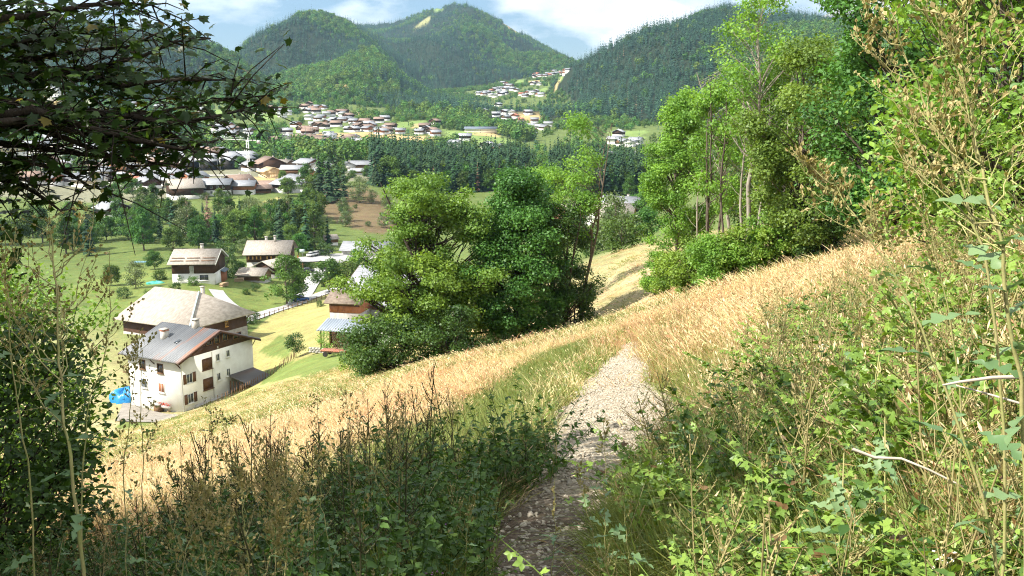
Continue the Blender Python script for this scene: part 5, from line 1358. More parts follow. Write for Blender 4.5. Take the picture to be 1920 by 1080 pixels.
for i in range(16):
    u, v = rng5.uniform(640, 745), rng5.uniform(362, 430)
    vtree('shrub' if i % 3 else 'pale', u, v, rng5.uniform(2, 4.5) if i % 3 else 7, 'scrubby bush on the brown bank', 'scrub on the brown bank', ymin=300)
# terrace trees
for k, u, v, h in [('spruce1', 600, 372, 27), ('spruce2', 618, 380, 29), ('spruce0', 632, 376, 24), ('tall', 610, 366, 22), ('round', 590, 365, 14), ('tall', 575, 362, 16), ('round2', 540, 368, 10), ('round', 640, 352, 15), ('spruce0', 645, 372, 18), ('pale', 675, 380, 13), ('spruce2', 588, 400, 12)]:
    vtree(k, u, v, h, ('tall dark spruce' if 'spruce' in k else 'broadleaf tree') + ' in the tall group on the brown bank', 'tall trees on the brown bank', ymin=300)
for k, u, v, h in [('round2', 452, 318, 9), ('round2', 410, 375, 6), ('shrub', 425, 372, 4), ('round2', 365, 372, 6), ('shrub2', 385, 375, 4), ('round2', 468, 345, 5), ('round', 720, 340, 15), ('round', 735, 345, 16), ('round2', 640, 332, 8), ('round2', 690, 335, 8), ('shrub2', 660, 333, 5), ('round2', 228, 360, 10), ('round2', 250, 370, 11), ('round2', 150, 330, 11), ('round', 130, 305, 12), ('round2', 178, 310, 10), ('round', 215, 390, 13), ('round2', 262, 345, 7), ('round2', 120, 345, 12), ('round2', 60, 335, 12), ('round2', 20, 330, 11), ('round', 270, 400, 13), ('tall', 290, 405, 15), ('round2', 370, 345, 7), ('round2', 570, 345, 9), ('round2', 530, 338, 6)]:
    vtree(k, u, v, h, ('bush' if 'shrub' in k else 'leafy tree') + ' among the houses of the town', 'trees among the houses of the town', ymin=300)
for k, u, v, h in [('pale', 1150, 468, 8), ('round2', 1130, 470, 7), ('pale', 1175, 455, 7), ('round2', 1200, 452, 6.5), ('shrub', 1110, 480, 4), ('shrub2', 1165, 470, 4), ('round2', 1215, 448, 7)]:
    vtree(k, u, v, h, ('low bush' if 'shrub' in k else 'olive green hedge tree') + ' at the far edge of the dry field', 'hedge at the far edge of the dry field', ymin=80)
for k, u, v, h in [('round', 1100, 395, 10), ('round2', 1190, 395, 8), ('round2', 1210, 405, 9), ('round', 1050, 420, 10), ('round', 1100, 372, 13), ('round', 1140, 366, 13), ('tall', 1180, 372, 14), ('round', 1020, 380, 14), ('round', 980, 400, 14), ('tall', 1210, 380, 15), ('round2', 1150, 425, 7), ('round2', 1080, 440, 8)]:
    vtree(k, u, v, h, 'leafy tree around the roofs beyond the dry field', 'trees around the roofs right of the middle trees', ymin=220)

# ------------------------------------------------------------------ hamlet clutter: roadside fence, hedges, garden things
fo = tag(empty('post_fence', hit(500, 592, 100)), 'wooden post and rail fence along the road through the hamlet', 'fence'); f0 = np.array(fo.location)
pm_ = MB().box((0, 0, .5), (.14, .14, 1.3)).mesh('post', W['wood']); prev = None
for t in np.linspace(0, 1, 18):
    P = hit(470 + 150 * t, 604 - 48 * t, 100); q = link('post', pm_, fo); q.location = P - f0; q.rotation_euler = (random.uniform(-.06, .06), random.uniform(-.06, .06), 0)
    if prev is not None:
        MB().tube([prev - f0 + [0, 0, .85], P - f0 + [0, 0, .85]], .05, 4).build('rail', W['wood'], fo)
    prev = P
random.seed(21)
for i, (k, u, v, h) in enumerate([('shrub2', 462, 552, 1.8), ('shrub', 478, 546, 2.2), ('shrub2', 280, 560, 2.4), ('shrub', 232, 560, 3), ('round2', 210, 535, 6), ('shrub2', 400, 575, 1.8), ('shrub', 430, 590, 2.0), ('shrub2', 640, 560, 2.0), ('shrub', 600, 575, 1.6), ('round2', 450, 520, 5), ('shrub', 545, 520, 2.2), ('shrub', 590, 520, 2), ('round2', 330, 500, 5), ('round2', 290, 505, 6)]):
    vtree(k, u, v, h, ('small garden tree' if 'round' in k else 'garden bush') + ' on the lawns of the hamlet', 'garden bushes of the hamlet', ymin=150)
for i, (u, v, lab) in enumerate([(440, 528, 'stack of firewood on the lawn beside the low barn'), (415, 538, 'stack of firewood beside the garage')]):
    P = hit(u, v, 150); o = tag(empty('firewood_stack', P, .2 + i), lab, 'firewood')
    for a in range(9):
        for b_ in range(4): q = link('log', lgm, o); q.location = (a * .28 + .14 * (b_ % 2), 0, .12 + b_ * .24)
# ------------------------------------------------------------------ trees of the hillside
def big_tree(name, label, u, v, H, zb, rx, mt, nleaf, ls, trunk=.2, shape='oval', ncl=70, cr=1.1, lean=(0, 0), ry=None, forks=1, bark=None, seed=1, leaf='diamond', ymin=30, category='tree', group=None, limb=.5, hollow=.35, flat=.7, P=None, droop=0., jitter=.25):
    p = hit(u, v, ymin) if P is None else np.array(P)
    o = tag(empty(name, p), label, category, group)
    w, (V, F, rn), _ = tree_parts(seed, H, zb, rx, ry or rx, ncl, cr, nleaf, ls, trunk, shape, leaf, lean, forks=forks, limb=limb, hollow=hollow, flat=flat, droop=droop, jitter=jitter)
    w.build('trunk' if category == 'tree' else 'stem', bark or M_BARKD, o, smooth=True)
    f = link('crown' if category == 'tree' else 'foliage', mesh('crown', V, F, mt, rnd=rn), o); f['kind'] = 'stuff'
    return o
big_tree('oak_tree', 'spreading yellow-green oak reaching left over the silvery roof', 862, 656, 12.9, 1.3, 5.3, M_OAKY, 52000, .18, .34, 'oval', 130, 1.1, (-2.7, 0.3), 4.2, seed=21, forks=2, limb=.75, hollow=.2, flat=.46)
big_tree('oak_tree', 'lower dark green oak boughs hanging over the woodshed', 822, 668, 8.0, 1.0, 4.6, M_OAK, 30000, .18, .22, 'oval', 80, 1.0, (-2.4, -.6), 3.2, seed=22, limb=.7, flat=.46)
big_tree('field_maple', 'dense deep green maple in the middle tree group', 968, 640, 12.8, .6, 3.7, M_MAPG, 70000, .18, .28, 'tall', 150, 1.05, (.2, 0), 3.4, seed=23, flat=.5)
big_tree('field_maple', 'shaded dark tree right of the dense maple', 1048, 622, 10.5, .8, 2.6, M_DRK, 18000, .16, .16, 'oval', 60, .8, (.2, 0), seed=24, forks=3)
big_tree('alder_tree', 'yellowish sparse tree behind the dense maple top', 1022, 610, 12.6, 5, 2.4, M_ASH, 9000, .16, .16, 'oval', 44, .8, (0, 0), seed=25, forks=2, P=hit(1030, 606, 30) + np.array([0, 5, 0]))
big_tree('ash_tree', 'slender ash with a sparse light green top rising above the roofs', 1082, 610, 16.0, 6.5, 2.3, M_ASH, 6500, .17, .17, 'tall', 34, .8, (.1, 0), seed=26, forks=2, bark=M_BARK, hollow=.1)
big_tree('hawthorn_bush', 'dark leafy bush under the oak at the meadow edge', 735, 694, 3.8, .1, 2.7, M_DRK, 18000, .15, .08, 'oval', 70, .75, seed=27, forks=4, category='shrub')
big_tree('hawthorn_bush', 'low bright leafy bush at the left foot of the oak', 690, 700, 2.2, .05, 1.5, M_OAK, 6000, .12, .05, 'oval', 30, .5, seed=28, forks=3, category='shrub')
big_tree('hawthorn_bush', 'dark thicket around the oak trunk', 850, 668, 3.6, .1, 2.2, M_DRK, 9000, .15, .07, 'oval', 40, .7, seed=29, forks=4, category='shrub')
big_tree('hawthorn_bush', 'shaded thicket at the foot of the slender ash', 1075, 612, 4.5, .2, 1.8, M_DRK, 7000, .15, .06, 'oval', 36, .65, seed=30, forks=4, category='shrub')
for k, (u, v, h) in enumerate([(1010, 636, 10), (1062, 618, 9)]):
    p = hit(u, v, 30) + np.array([0, 2.5, .3]); b = MB(); zz = np.linspace(-.3, h, 8); b.tube(np.column_stack([.25 * np.sin(zz * .5 + k), .2 * np.cos(zz * .7 + k), zz]), np.linspace(.13, .03, 8), 6)
    o = tag(empty('bare_tree', p), ['thin bare trunk right of the dense maple', 'thin bare trunk beside the slender ash'][k], 'tree'); b.build('trunk', M_BARK, o)

# right-hand group
big_tree('ash_tree', 'tall full ash with bright green crown, first of the right-hand group', 1268, 542, 13.9, 2.6, 2.6, M_ASH, 46000, .15, .15, 'tall', 105, .74, (0, 0), seed=41, bark=M_BARK)
big_tree('ash_tree', 'ash behind the full one with light leaves and several stems', 1335, 532, 11.6, 4.0, 1.7, M_ASH, 9000, .14, .12, 'tall', 44, .6, (.2, 0), seed=42, forks=3, bark=M_BARK)
big_tree('dying_ash', 'dying ash with a pale trunk and bare reddish twigs on top', 1397, 525, 13.6, 6.8, 1.8, M_ASH, 5200, .13, .14, 'oval', 46, .6, (.2, 0), seed=43, forks=1, bark=M_BARKL, hollow=.1)
big_tree('dying_ash', 'thin dying ash leaning behind the pale-trunked one', 1370, 520, 11.8, 6.0, 1.4, M_ASH, 2600, .13, .11, 'oval', 34, .55, (-.6, 0), seed=44, bark=M_BARKL, hollow=.1)
big_tree('dying_ash', 'slim grey-stemmed ash right of the pale-trunked one', 1418, 515, 11.0, 5.0, 1.5, M_ASH, 5200, .13, .11, 'oval', 36, .55, (.3, .2), seed=45, forks=2, bark=M_BARKL, hollow=.1)
big_tree('ash_tree', 'light green bushy tree right of the dying ashes', 1500, 505, 9.9, 1.4, 2.3, leafmat('ash_leaves_olive', (.075, .14, .026), (.22, .32, .065), .34), 42000, .13, .14, 'oval', 84, .7, (0, 0), seed=46, bark=M_BARK, forks=2)
big_tree('sycamore_tree', 'dark green tree below the rocky peak, behind the hazel', 1668, 490, 12.0, 1.5, 2.3, M_MAPG, 40000, .14, .16, 'oval', 84, .75, (.2, 0), seed=47)
big_tree('ash_tree', 'dim leafy tree filling the gap behind the right-hand group', 1440, 470, 9.0, .6, 2.6, M_DRK, 14000, .15, .12, 'oval', 60, .8, seed=48, P=hit(1440, 500, 30) + np.array([1.5, 9, .3]))
big_tree('ash_tree', 'second dim tree behind the light green bushy one', 1560, 470, 9.5, .6, 2.8, M_OAK, 14000, .15, .12, 'oval', 60, .8, seed=49, P=hit(1570, 490, 25) + np.array([1.0, 8, .5]))
for k, (u, v, h, rx, mt, lab) in enumerate([
    (1258, 556, 3.1, 1.3, M_OAK, 'bright bush at the left foot of the full ash'), (1305, 552, 2.8, 1.3, M_OAK, 'bright bush below the trunk of the full ash'),
    (1352, 540, 2.7, 1.4, M_ASH, 'leafy bush below the several-stemmed ash'), (1402, 528, 2.7, 1.4, M_OAK, 'leafy bush around the pale trunk'),
    (1452, 515, 3.1, 1.5, M_ASH, 'tall bright bush right of the pale trunk'), (1500, 502, 2.9, 1.4, M_OAK, 'bush at the top edge of the golden bank'), (1552, 492, 3.1, 1.4, M_DRK, 'dark bush at the upper end of the golden bank'), (1235, 548, 3.1, 1.2, M_ASH, 'bush reaching left from the full ash over the field')]):
    big_tree('hazel_bush', lab, u, v, h, .05, rx, mt, 12000, .11, .05, 'oval', 46, .45, seed=60 + k, forks=4, category='shrub', ymin=25)

for k, (u, v, h, ln, lab) in enumerate([(1290, 538, 9.0, .5, 'thin pale trunk just right of the full ash'), (1345, 530, 9.5, -.3, 'thin dark trunk of the several-stemmed ash clump'), (1383, 524, 10.0, -.5, 'thin leaning trunk left of the pale trunk'), (1408, 520, 8.5, .2, 'thin pale pole right beside the pale trunk'), (1440, 512, 8.0, .3, 'thin grey trunk before the bushy tree')]):
    p = hit(u, v, 25) + np.array([0, -1.2, 0]); p[2] = float(Hs(p[0], p[1])); zz = np.linspace(-.3, h, 9); b = MB().tube(np.column_stack([ln * zz / h + .12 * np.sin(zz * .8 + k), .1 * np.cos(zz + k), zz]), np.linspace(.085, .015, 9), 6)
    for q in range(14):
        z0 = rs_ = 3.5 + (h - 4) * q / 14; a_ = q * 2.4; e = np.array([ln * z0 / h + math.cos(a_) * .9, math.sin(a_) * .9, z0 + .9]); b.tube([(ln * z0 / h, 0, z0), (e + np.array([ln * z0 / h, 0, z0 - .2])) / 2, e], [.02, .014, .005], 4)
    o = tag(empty('bare_ash', p), lab, 'tree'); b.build('trunk', M_BARKL if k != 1 else M_BARK, o, smooth=True)

# ------------------------------------------------------------------ near woody plants with leaves one can tell apart
def near_leaves(root, name, pos, size, nrm, tone, kind, mt, big=300, up=None, seed=0):
    """the `big` leaves that show largest become objects, the rest one foliage part"""
    rng = np.random.default_rng(seed); n = len(pos)
    V, F, _, (x, y, z) = leaves(pos, size, nrm, kind, up=up, rng=rng)
    k = len(LEAF[kind][0])
    d = pos[:, 1] * math.cos(PITCH) - pos[:, 2] * math.sin(PITCH)
    uu, vv = proj(pos)
    score = np.where((uu > -20) & (uu < 1940) & (vv > -20) & (vv < 1100) & (d > 0.3), size / np.maximum(d, .3), 0)
    order = np.argsort(-score); pick = np.zeros(n, bool); pick[order[:big]] = score[order[:big]] > 0
    T_, Fs = LEAF[kind]
    tones = [mesh('leaf', T_, Fs, mt, rnd=np.full(k, q)) for q in (0.06, .2, .35, .5, .65, .8, .99)]
    inv = Matrix.Translation(root.location).inverted()
    for i in np.nonzero(pick)[0]:
        M = Matrix((tuple(x[i] * size[i]) + (pos[i][0],), tuple(), tuple(), tuple())) if False else Matrix(((x[i][0] * size[i], y[i][0] * size[i], z[i][0] * size[i], pos[i][0]), (x[i][1] * size[i], y[i][1] * size[i], z[i][1] * size[i], pos[i][1]), (x[i][2] * size[i], y[i][2] * size[i], z[i][2] * size[i], pos[i][2]), (0, 0, 0, 1)))
        link('leaf', tones[min(6, int(tone[i] * 6.3)) if tone[i] < .95 else 6], root, inv @ M)
    rest = ~pick
    keepv = np.repeat(rest, k)
    Fr = []
    for f in Fs:
        per = len(f); ff = (f[None] + (np.arange(rest.sum()) * k)[:, None, None]).reshape(-1, f.shape[1]); Fr.append(ff)
    if rest.any():
        o = link('foliage', mesh('foliage', V[keepv] - np.array(root.location), Fr, mt, rnd=np.repeat(tone[rest], k)), root); o['kind'] = 'stuff'

def near_bush(name, label, P, H, rx, ry, mt, nleaf, ls, seed, ncl=60, cr=.5, kind='oval', big=120, forks=5, trunk=.035, bark=None, shape='oval', zb=.1, category='shrub', lean=(0, 0), limb=.9, flat=.7):
    o = tag(empty(name, P), label, category)
    w, _, (pos, tone, fr) = tree_parts(seed, H, zb, rx, ry, ncl, cr, nleaf, ls, trunk, shape, 'diamond', lean, forks=forks, limb=limb, flat=flat)
    w.build('stem', bark or M_BARK, o, smooth=True)
    rng = np.random.default_rng(seed + 5); n = len(pos)
    nr = np.array([0, 0, .8]) + .6 * rng.normal(size=(n, 3))
    near_leaves(o, name, pos + np.array(P), ls * rng.uniform(.6, 1.3, n), nr, tone, kind, mt, big, seed=seed)
    return o
def gp(x, y, dz=0): return (x, y, float(Hs(x, y)) + dz)
near_bush('hazel_bush', 'large hazel with bright rounded leaves filling the upper right corner', gp(6.9, 13.0), 6.6, 2.0, 1.8, M_HAZ, 26000, .105, 71, 190, .5, big=300, trunk=.06)
near_bush('hazel_bush', 'second hazel with darker leaves at the right edge behind the tan stalks', gp(8.6, 15.5), 7.5, 2.3, 2.0, M_HAZ, 20000, .11, 72, 150, .6, big=120, trunk=.06)
near_bush('hornbeam_bush', 'tall leafy bush at the left edge with sunlit top leaves', gp(-6.4, 11.0), 4.4, 1.4, 1.4, M_HAZ, 20000, .065, 73, 120, .42, big=300, trunk=.05, bark=M_BARKD)
near_bush('hornbeam_bush', 'dark leafy bush low at the left edge beneath the sycamore', gp(-5.0, 8.8), 3.2, 1.0, 1.1, M_DRK, 9000, .08, 74, 80, .42, big=150, trunk=.04, bark=M_BARKD)

# sycamore whose branches hang into the upper left of the view
sy = tag(empty('sycamore_tree', gp(-6.4, 6.0)), 'dark sycamore hanging its leafy branches into the upper left', 'tree')
sp = np.array(sy.location); rng = np.random.default_rng(81)
w = MB(); tt = np.linspace(0, 1, 10)
trunkP = np.column_stack([.3 * np.sin(tt * 3), .2 * np.cos(tt * 4) - .2, -.4 + tt * 11.5]); w.tube(trunkP, np.linspace(.3, .05, 10), 9)
w.build('trunk', M_BARKD, sy, smooth=True)
SYC_B = [  # branches as photo pixels with distances, root on the trunk first
    [(-60, 150, 6.4), (60, 141, 6.6), (140, 131, 6.8), (200, 122, 6.9), (270, 104, 7.0), (330, 78, 7.1), (395, 72, 7.2)],
    [(-80, 190, 6.0), (40, 190, 6.3), (120, 205, 6.5), (200, 215, 6.7), (300, 210, 6.9), (400, 190, 7.1), (510, 178, 7.3)],
    [(-60, 232, 5.8), (60, 225, 6.0), (110, 240, 6.2), (200, 260, 6.5), (280, 268, 6.8), (350, 270, 7.0)],
    [(-80, 40, 6.2), (60, 30, 6.4), (160, 10, 6.6), (230, 5, 6.7), (290, 10, 6.8)],
    [(-80, 90, 6.6), (40, 80, 6.8), (130, 60, 7.0), (200, 66, 7.2)],
    [(-60, 300, 6.0), (40, 300, 6.3), (120, 320, 6.5), (170, 350, 6.7)],
    [(-60, 262, 6.4), (60, 275, 6.6), (160, 290, 6.8), (250, 300, 7.0), (320, 312, 7.1)],
    [(120, 205, 6.5), (220, 240, 6.6), (320, 250, 6.8), (380, 285, 7.0)],
    [(140, 131, 6.8), (230, 160, 6.8), (320, 150, 7.0), (430, 150, 7.2)],
    [(60, 205, 6.0), (150, 235, 6.2), (250, 262, 6.4), (340, 280, 6.5), (410, 262, 6.6)],
    [(40, 232, 6.2), (130, 262, 6.4), (220, 300, 6.5), (270, 330, 6.6)],
    [(140, 205, 6.6), (240, 218, 6.6), (330, 232, 6.7), (420, 215, 6.9), (490, 195, 7.0)],
    [(-40, 120, 6.8), (60, 110, 7.0), (150, 95, 7.1), (240, 88, 7.2), (300, 60, 7.2)],
    [(-60, 330, 6.6), (30, 340, 6.9), (80, 370, 7.0), (120, 400, 7.1)],
]
pos, nrm = [], []
for bi, B in enumerate(SYC_B):
    P = np.array([at(*b) for b in B])
    z0 = np.clip(P[0][2] - sp[2] - .6, 1, 10.5)
    root = np.array([np.interp(z0, trunkP[:, 2], trunkP[:, 0]), np.interp(z0, trunkP[:, 2], trunkP[:, 1]), z0]) + sp
    P = np.vstack([root, P])
    MB().tube(P - sp, np.linspace(.034, .006, len(P)), 6).build('branch', M_BARKD, sy, smooth=True)
    s = np.linspace(0, len(P) - 1, 60); Q = np.column_stack([np.interp(s, np.arange(len(P)), P[:, c]) for c in range(3)])
    tw = MB()
    for q in range(40):
        c = Q[rng.integers(8, 60)]; d = rng.normal(size=3) * np.array([.9, .9, .42]); d[2] -= .12; d /= np.linalg.norm(d); ln = rng.uniform(.15, .5)
        if rng.uniform() < .25: ln *= 1.5
        e = c + d * ln; tw.tube(np.array([c, (c + e) / 2 + [0, 0, .03], e]) - sp, [.007, .005, .003], 3)
        for _ in range(rng.integers(6, 12)):
            t = rng.uniform(.3, 1.05); pos.append(c + d * ln * t + rng.normal(0, .06, 3)); nrm.append(np.array([0, -.25, .9]) + .38 * rng.normal(size=3))
    o = tw.build('twig', M_BARKD, sy); o['kind'] = 'stuff'
# the dense inner mass near the left edge and the crown above and left of the frame
C = []
for _ in range(20):
    u = -140 + 260 * rng.uniform(0, 1) ** 1.4; v = rng.uniform(-60, 70) if _ % 3 else rng.uniform(-60, 330); C.append(at(u, v, rng.uniform(6.2, 8.2)))
for _ in range(12):
    C.append(at(rng.uniform(-140, 20), rng.uniform(200, 520), rng.uniform(6.0, 8.0)))
for c in C:
    for _ in range(40):
        o_ = rng.normal(0, .24, 3); pos.append(c + o_); nrm.append(np.array([0, -.2, .8]) + .5 * rng.normal(size=3))
for _ in range(320):
    a = rng.uniform(0, 6.28); r_ = 4.0 * math.sqrt(rng.uniform(0, 1)); zz = rng.uniform(3.6, 9.2)
    c = np.array([-7.3 + r_ * math.cos(a), 4.3 + r_ * math.sin(a) * 1.05, sp[2] + zz])
    if c[1] > 2 and proj(c)[0] > -60: continue
    MB_ = None
    for _ in range(44):
        o_ = rng.normal(0, .36, 3); pos.append(c + o_); nrm.append(np.array([0, 0, .8]) + .5 * rng.normal(size=3))
pos = np.array(pos); nrm = np.array(nrm); n = len(pos)
tn = rng.uniform(0, .96, n); tn[rng.uniform(0, 1, n) < .015] = .99
pu, pv_ = proj(pos); gap = (pos[:, 1] > 2) & (pu > -20) & (pu < 170) & (pv_ > 250) & (pv_ < 297) & (rng.uniform(0, 1, n) < .85)
gap |= (pos[:, 1] > 2) & (pu > 40) & (pv_ > 195) & (rng.uniform(0, 1, n) < np.where(pv_ > 300, .75, .38))
gap |= (pos[:, 1] > 2) & (pu > 60) & (pv_ > 85) & (pv_ < 125) & (rng.uniform(0, 1, n) < .6)
pos, nrm, tn = pos[~gap], nrm[~gap], tn[~gap]; n = len(pos)
offv = (proj(pos)[0] < -60) | (pos[:, 1] < 2)
near_leaves(sy, 'sycamore', pos, rng.uniform(.04, .095, n) * np.where(offv, 2.7, 1), nrm, tn, 'maple', M_MAPLE, 300, seed=82)  # leaves outside the view are enlarged to thicken the shade they cast
# a second tree farther left and behind throws its shade over the lower left
sb = tag(empty('sycamore_tree', gp(-9.5, 0.5)), 'sycamore standing out of view to the left, shading the weeds', 'tree')
w, (V, F, rn), _ = tree_parts(84, 10.5, 2.0, 3.7, 3.4, 100, 1.1, 17000, .36, .25, 'oval')
w.build('trunk', M_BARKD, sb); f = link('crown', mesh('crown', V, F, M_MAPLE, rnd=rn), sb); f['kind'] = 'stuff'

sc_ = tag(empty('sycamore_tree', gp(-4.6, -4.5)), 'unseen sycamore added behind the viewer to dim the foreground', 'tree')  # extra tree out of view, added to cut the sky light over the foreground
w, (V, F, rn), _ = tree_parts(85, 9.5, 2.6, 3.4, 3.2, 80, 1.1, 12000, .28, .25, 'oval')
w.build('trunk', M_BARKD, sc_); f = link('crown', mesh('crown', V, F, M_MAPLE, rnd=rn), sc_); f['kind'] = 'stuff'

sd_ = tag(empty('sycamore_tree', gp(-12.6, 5.2)), 'unseen sycamore added far to the left to shade the left edge', 'tree')  # another tree outside the view, added for the shade it throws
w, (V, F, rn), _ = tree_parts(86, 10.0, 1.6, 3.3, 3.3, 90, 1.1, 15000, .36, .25, 'oval')
w.build('trunk', M_BARKD, sd_); f = link('crown', mesh('crown', V, F, M_MAPLE, rnd=rn), sd_); f['kind'] = 'stuff'
# ------------------------------------------------------------------ path and stones
GRAV, GT = newmat('path_gravel')
def path_material(m, t):
    l = t.links.new; out = N(t, 'ShaderNodeOutputMaterial'); b = N(t, 'ShaderNodeBsdfPrincipled'); b.inputs['Roughness'].default_value = .95; b.inputs['Specular IOR Level'].default_value = .1
    tcn = N(t, 'ShaderNodeTexCoord'); at_ = N(t, 'ShaderNodeAttribute'); at_.attribute_name = 'rnd'
    vo = N(t, 'ShaderNodeTexVoronoi'); vo.inputs['Scale'].default_value = 26; l(tcn.outputs['Object'], vo.inputs['Vector'])
    n1 = N(t, 'ShaderNodeTexNoise'); n1.inputs['Scale'].default_value = 3; n1.inputs['Detail'].default_value = 8; l(tcn.outputs['Object'], n1.inputs['Vector'])
    r = N(t, 'ShaderNodeValToRGB'); r.color_ramp.elements[0].color = (.24, .195, .135, 1); r.color_ramp.elements[1].color = (.46, .40, .305, 1); r.color_ramp.elements[0].position, r.color_ramp.elements[1].position = .3, .7
    ad = N(t, 'ShaderNodeMix', data_type='FLOAT'); ad.inputs['Factor'].default_value = .5; l(n1.outputs['Fac'], ad.inputs['A'])
    sp_ = N(t, 'ShaderNodeSeparateColor'); l(vo.outputs['Color'], sp_.inputs[0]); l(sp_.outputs[0], ad.inputs['B']); l(ad.outputs['Result'], r.inputs[0])
    mx_ = N(t, 'ShaderNodeMix', data_type='RGBA'); mx_.inputs['A'].default_value = (.085, .06, .042, 1); l(r.outputs[0], mx_.inputs['B']); l(at_.outputs['Fac'], mx_.inputs['Factor'])
    l(mx_.outputs['Result'], b.inputs['Base Color'])
    bp = N(t, 'ShaderNodeBump'); bp.inputs['Strength'].default_value = .9; bp.inputs['Distance'].default_value = .03; l(vo.outputs['Distance'], bp.inputs['Height']); l(bp.outputs[0], b.inputs['Normal'])
    l(b.outputs[0], out.inputs[0])
path_material(GRAV, GT)
yy = np.concatenate([np.arange(0, 12, .12), np.arange(12, 24.5, .25)]); k = 25; a = np.linspace(-1, 1, k)
eL, eR = 1 + .30 * noise2(yy * 1.6, yy * 0 + 3, 5, 4), 1 + .34 * noise2(yy * 1.3, yy * 0 + 9, 6, 4)
XX = pathx(yy)[:, None] + a[None] * (pathw(yy) * 1.15)[:, None] * np.where(a[None] < 0, eL[:, None], eR[:, None])
YYp = yy[:, None] + 0 * XX
ZZ = Hs(XX, YYp) + .035 + .018 * noise2(XX * 6, YYp * 6, 8, 3) - .05 * np.abs(a[None]) ** 6
grav = np.clip(sstep(6.5, 8.6, YYp) * .85 + .15 + .25 * noise2(XX * 2, YYp * 2, 9, 3) - .25 * (np.abs(a[None]) ** 3), 0, 1)
ix = np.arange(len(yy) * k).reshape(len(yy), k); F = np.stack([ix[:-1, :-1], ix[:-1, 1:], ix[1:, 1:], ix[1:, :-1]], -1).reshape(-1, 4)
path = tag(link('path', mesh('path', np.stack([XX, YYp, ZZ], -1), [F], GRAV, smooth=True, rnd=grav.ravel())), 'stony footpath descending through the meadow', kind='structure')
def rock_mesh(seed, mt):
    rng = np.random.default_rng(seed)
    V = np.array([[0, 0, 1], [0, 0, -1]] + [[math.cos(i * 1.047 + z * .5), math.sin(i * 1.047 + z * .5), z] for z in (.5, -.45) for i in range(6)], float)
    V *= rng.uniform(.7, 1.15, (14, 1)); V *= np.array([1, .75, .45])
    F3 = [[0, 2 + i, 2 + (i + 1) % 6] for i in range(6)] + [[1, 8 + (i + 1) % 6, 8 + i] for i in range(6)]
    F4 = [[2 + i, 8 + i, 8 + (i + 1) % 6, 2 + (i + 1) % 6] for i in range(6)]
    return mesh('stone', V, [np.array(F3), np.array(F4)], mt)
M_STONE = mat('limestone', (.34, .295, .225), .95, (.53, .47, .375), 4, bump=.4, objrand=.25)
ROCKS = [rock_mesh(i, M_STONE) for i in range(6)]
rs = np.random.default_rng(91)
def on_path(n, y0, y1, spread=1.0):
    y = y0 + (y1 - y0) * rs.uniform(0, 1, n) ** 1.5; a_ = rs.normal(0, .55, n).clip(-1.25, 1.25) * spread
    x = pathx(y) + a_ * pathw(y); return x, y
x, y = on_path(300, 4.6, 11.5)
for i in range(300):
    if y[i] < 8 and i % 3 == 0: y[i] += 3.2; x[i] = pathx(y[i]) + rs.normal(0, .35)
    s = rs.uniform(.016, .036) * (1.5 if rs.uniform() < .16 else 1)
    o = link('stone', ROCKS[i % 6], path); o.location = (x[i], y[i], float(Hs(x[i], y[i])) + .035 + s * .15); o.rotation_euler = (rs.uniform(-.4, .4), rs.uniform(-.4, .4), rs.uniform(0, 6.28)); o.scale = (s * rs.uniform(.8, 1.4), s, s * rs.uniform(.7, 1.2))
n = 17000; x, y = on_path(n, 4.2, 24); s = rs.uniform(.005, .017, n) * (1 + y / 24)
q_ = (y > 8) | (rs.uniform(0, 1, n) < .22); x, y, s = x[q_], y[q_], s[q_]; n = len(x)
scatter('gravel', np.column_stack([x, y, Hs(x, y) + .038]), np.column_stack([rs.uniform(-.5, .5, n), rs.uniform(-.5, .5, n), rs.uniform(0, 6.28, n)]), np.column_stack([s, s, s * .9]), rs.integers(0, 6, n), ROCKS, 'pale loose gravel strewn over the footpath')

# ------------------------------------------------------------------ grasses
def tuft(seed, nb, r, h, wd, mt, lean=.35, heads=0., droop=.5):
    rng = np.random.default_rng(seed); V, F4, F3, rn = [], [], [], []; n = 0
    for i in range(nb):
        a, q = rng.uniform(0, 6.28), r * math.sqrt(rng.uniform(0, 1)); b = np.array([q * math.cos(a), q * math.sin(a), -.04])
        d = rng.normal(size=2) * lean; hh = h * rng.uniform(.55, 1.15); ww = wd * rng.uniform(.7, 1.3); th = rng.uniform(0, 6.28); s = np.array([math.cos(th), math.sin(th), 0]) * ww
        p1 = b + np.array([d[0] * hh * .35, d[1] * hh * .35, hh * .55]); p2 = b + np.array([d[0] * hh * (.7 + droop * .3), d[1] * hh * (.7 + droop * .3), hh * (1 - .25 * droop * abs(d[0] + d[1]))])
        V += [b - s, b + s, p1 + s * .8, p1 - s * .8, p2]; F4.append([n, n + 1, n + 2, n + 3]); F3.append([n + 3, n + 2, n + 4]); c = rng.uniform(0, 1); rn += [c] * 5; n += 5
        if rng.uniform() < heads:
            t = (p2 - p1) / np.linalg.norm(p2 - p1); hl = .07 * h / .7 + wd * 3; hw = s / ww * (wd * 1.7 + .003)
            V += [p2 - t * .01, p2 + t * hl * .5 + hw, p2 + t * hl, p2 + t * hl * .5 - hw]; F4.append([n, n + 1, n + 2, n + 3]); rn += [min(1, c + .2)] * 4; n += 4
    return mesh('grass_tuft', np.array(V), [np.array(F4), np.array(F3)], mt, rnd=rn)
DRY = [tuft(1, 44, .17, .46, .0024, M_STRAW, .6, .25), tuft(2, 40, .17, .56, .0022, M_STRAW, .6, .35), tuft(3, 46, .2, .34, .0026, M_STRAW, .8, .1)]
DRYM = [tuft(4, 60, .36, .42, .0050, M_STRAW, .65, .2), tuft(5, 60, .36, .52, .0048, M_STRAW, .6, .3)]
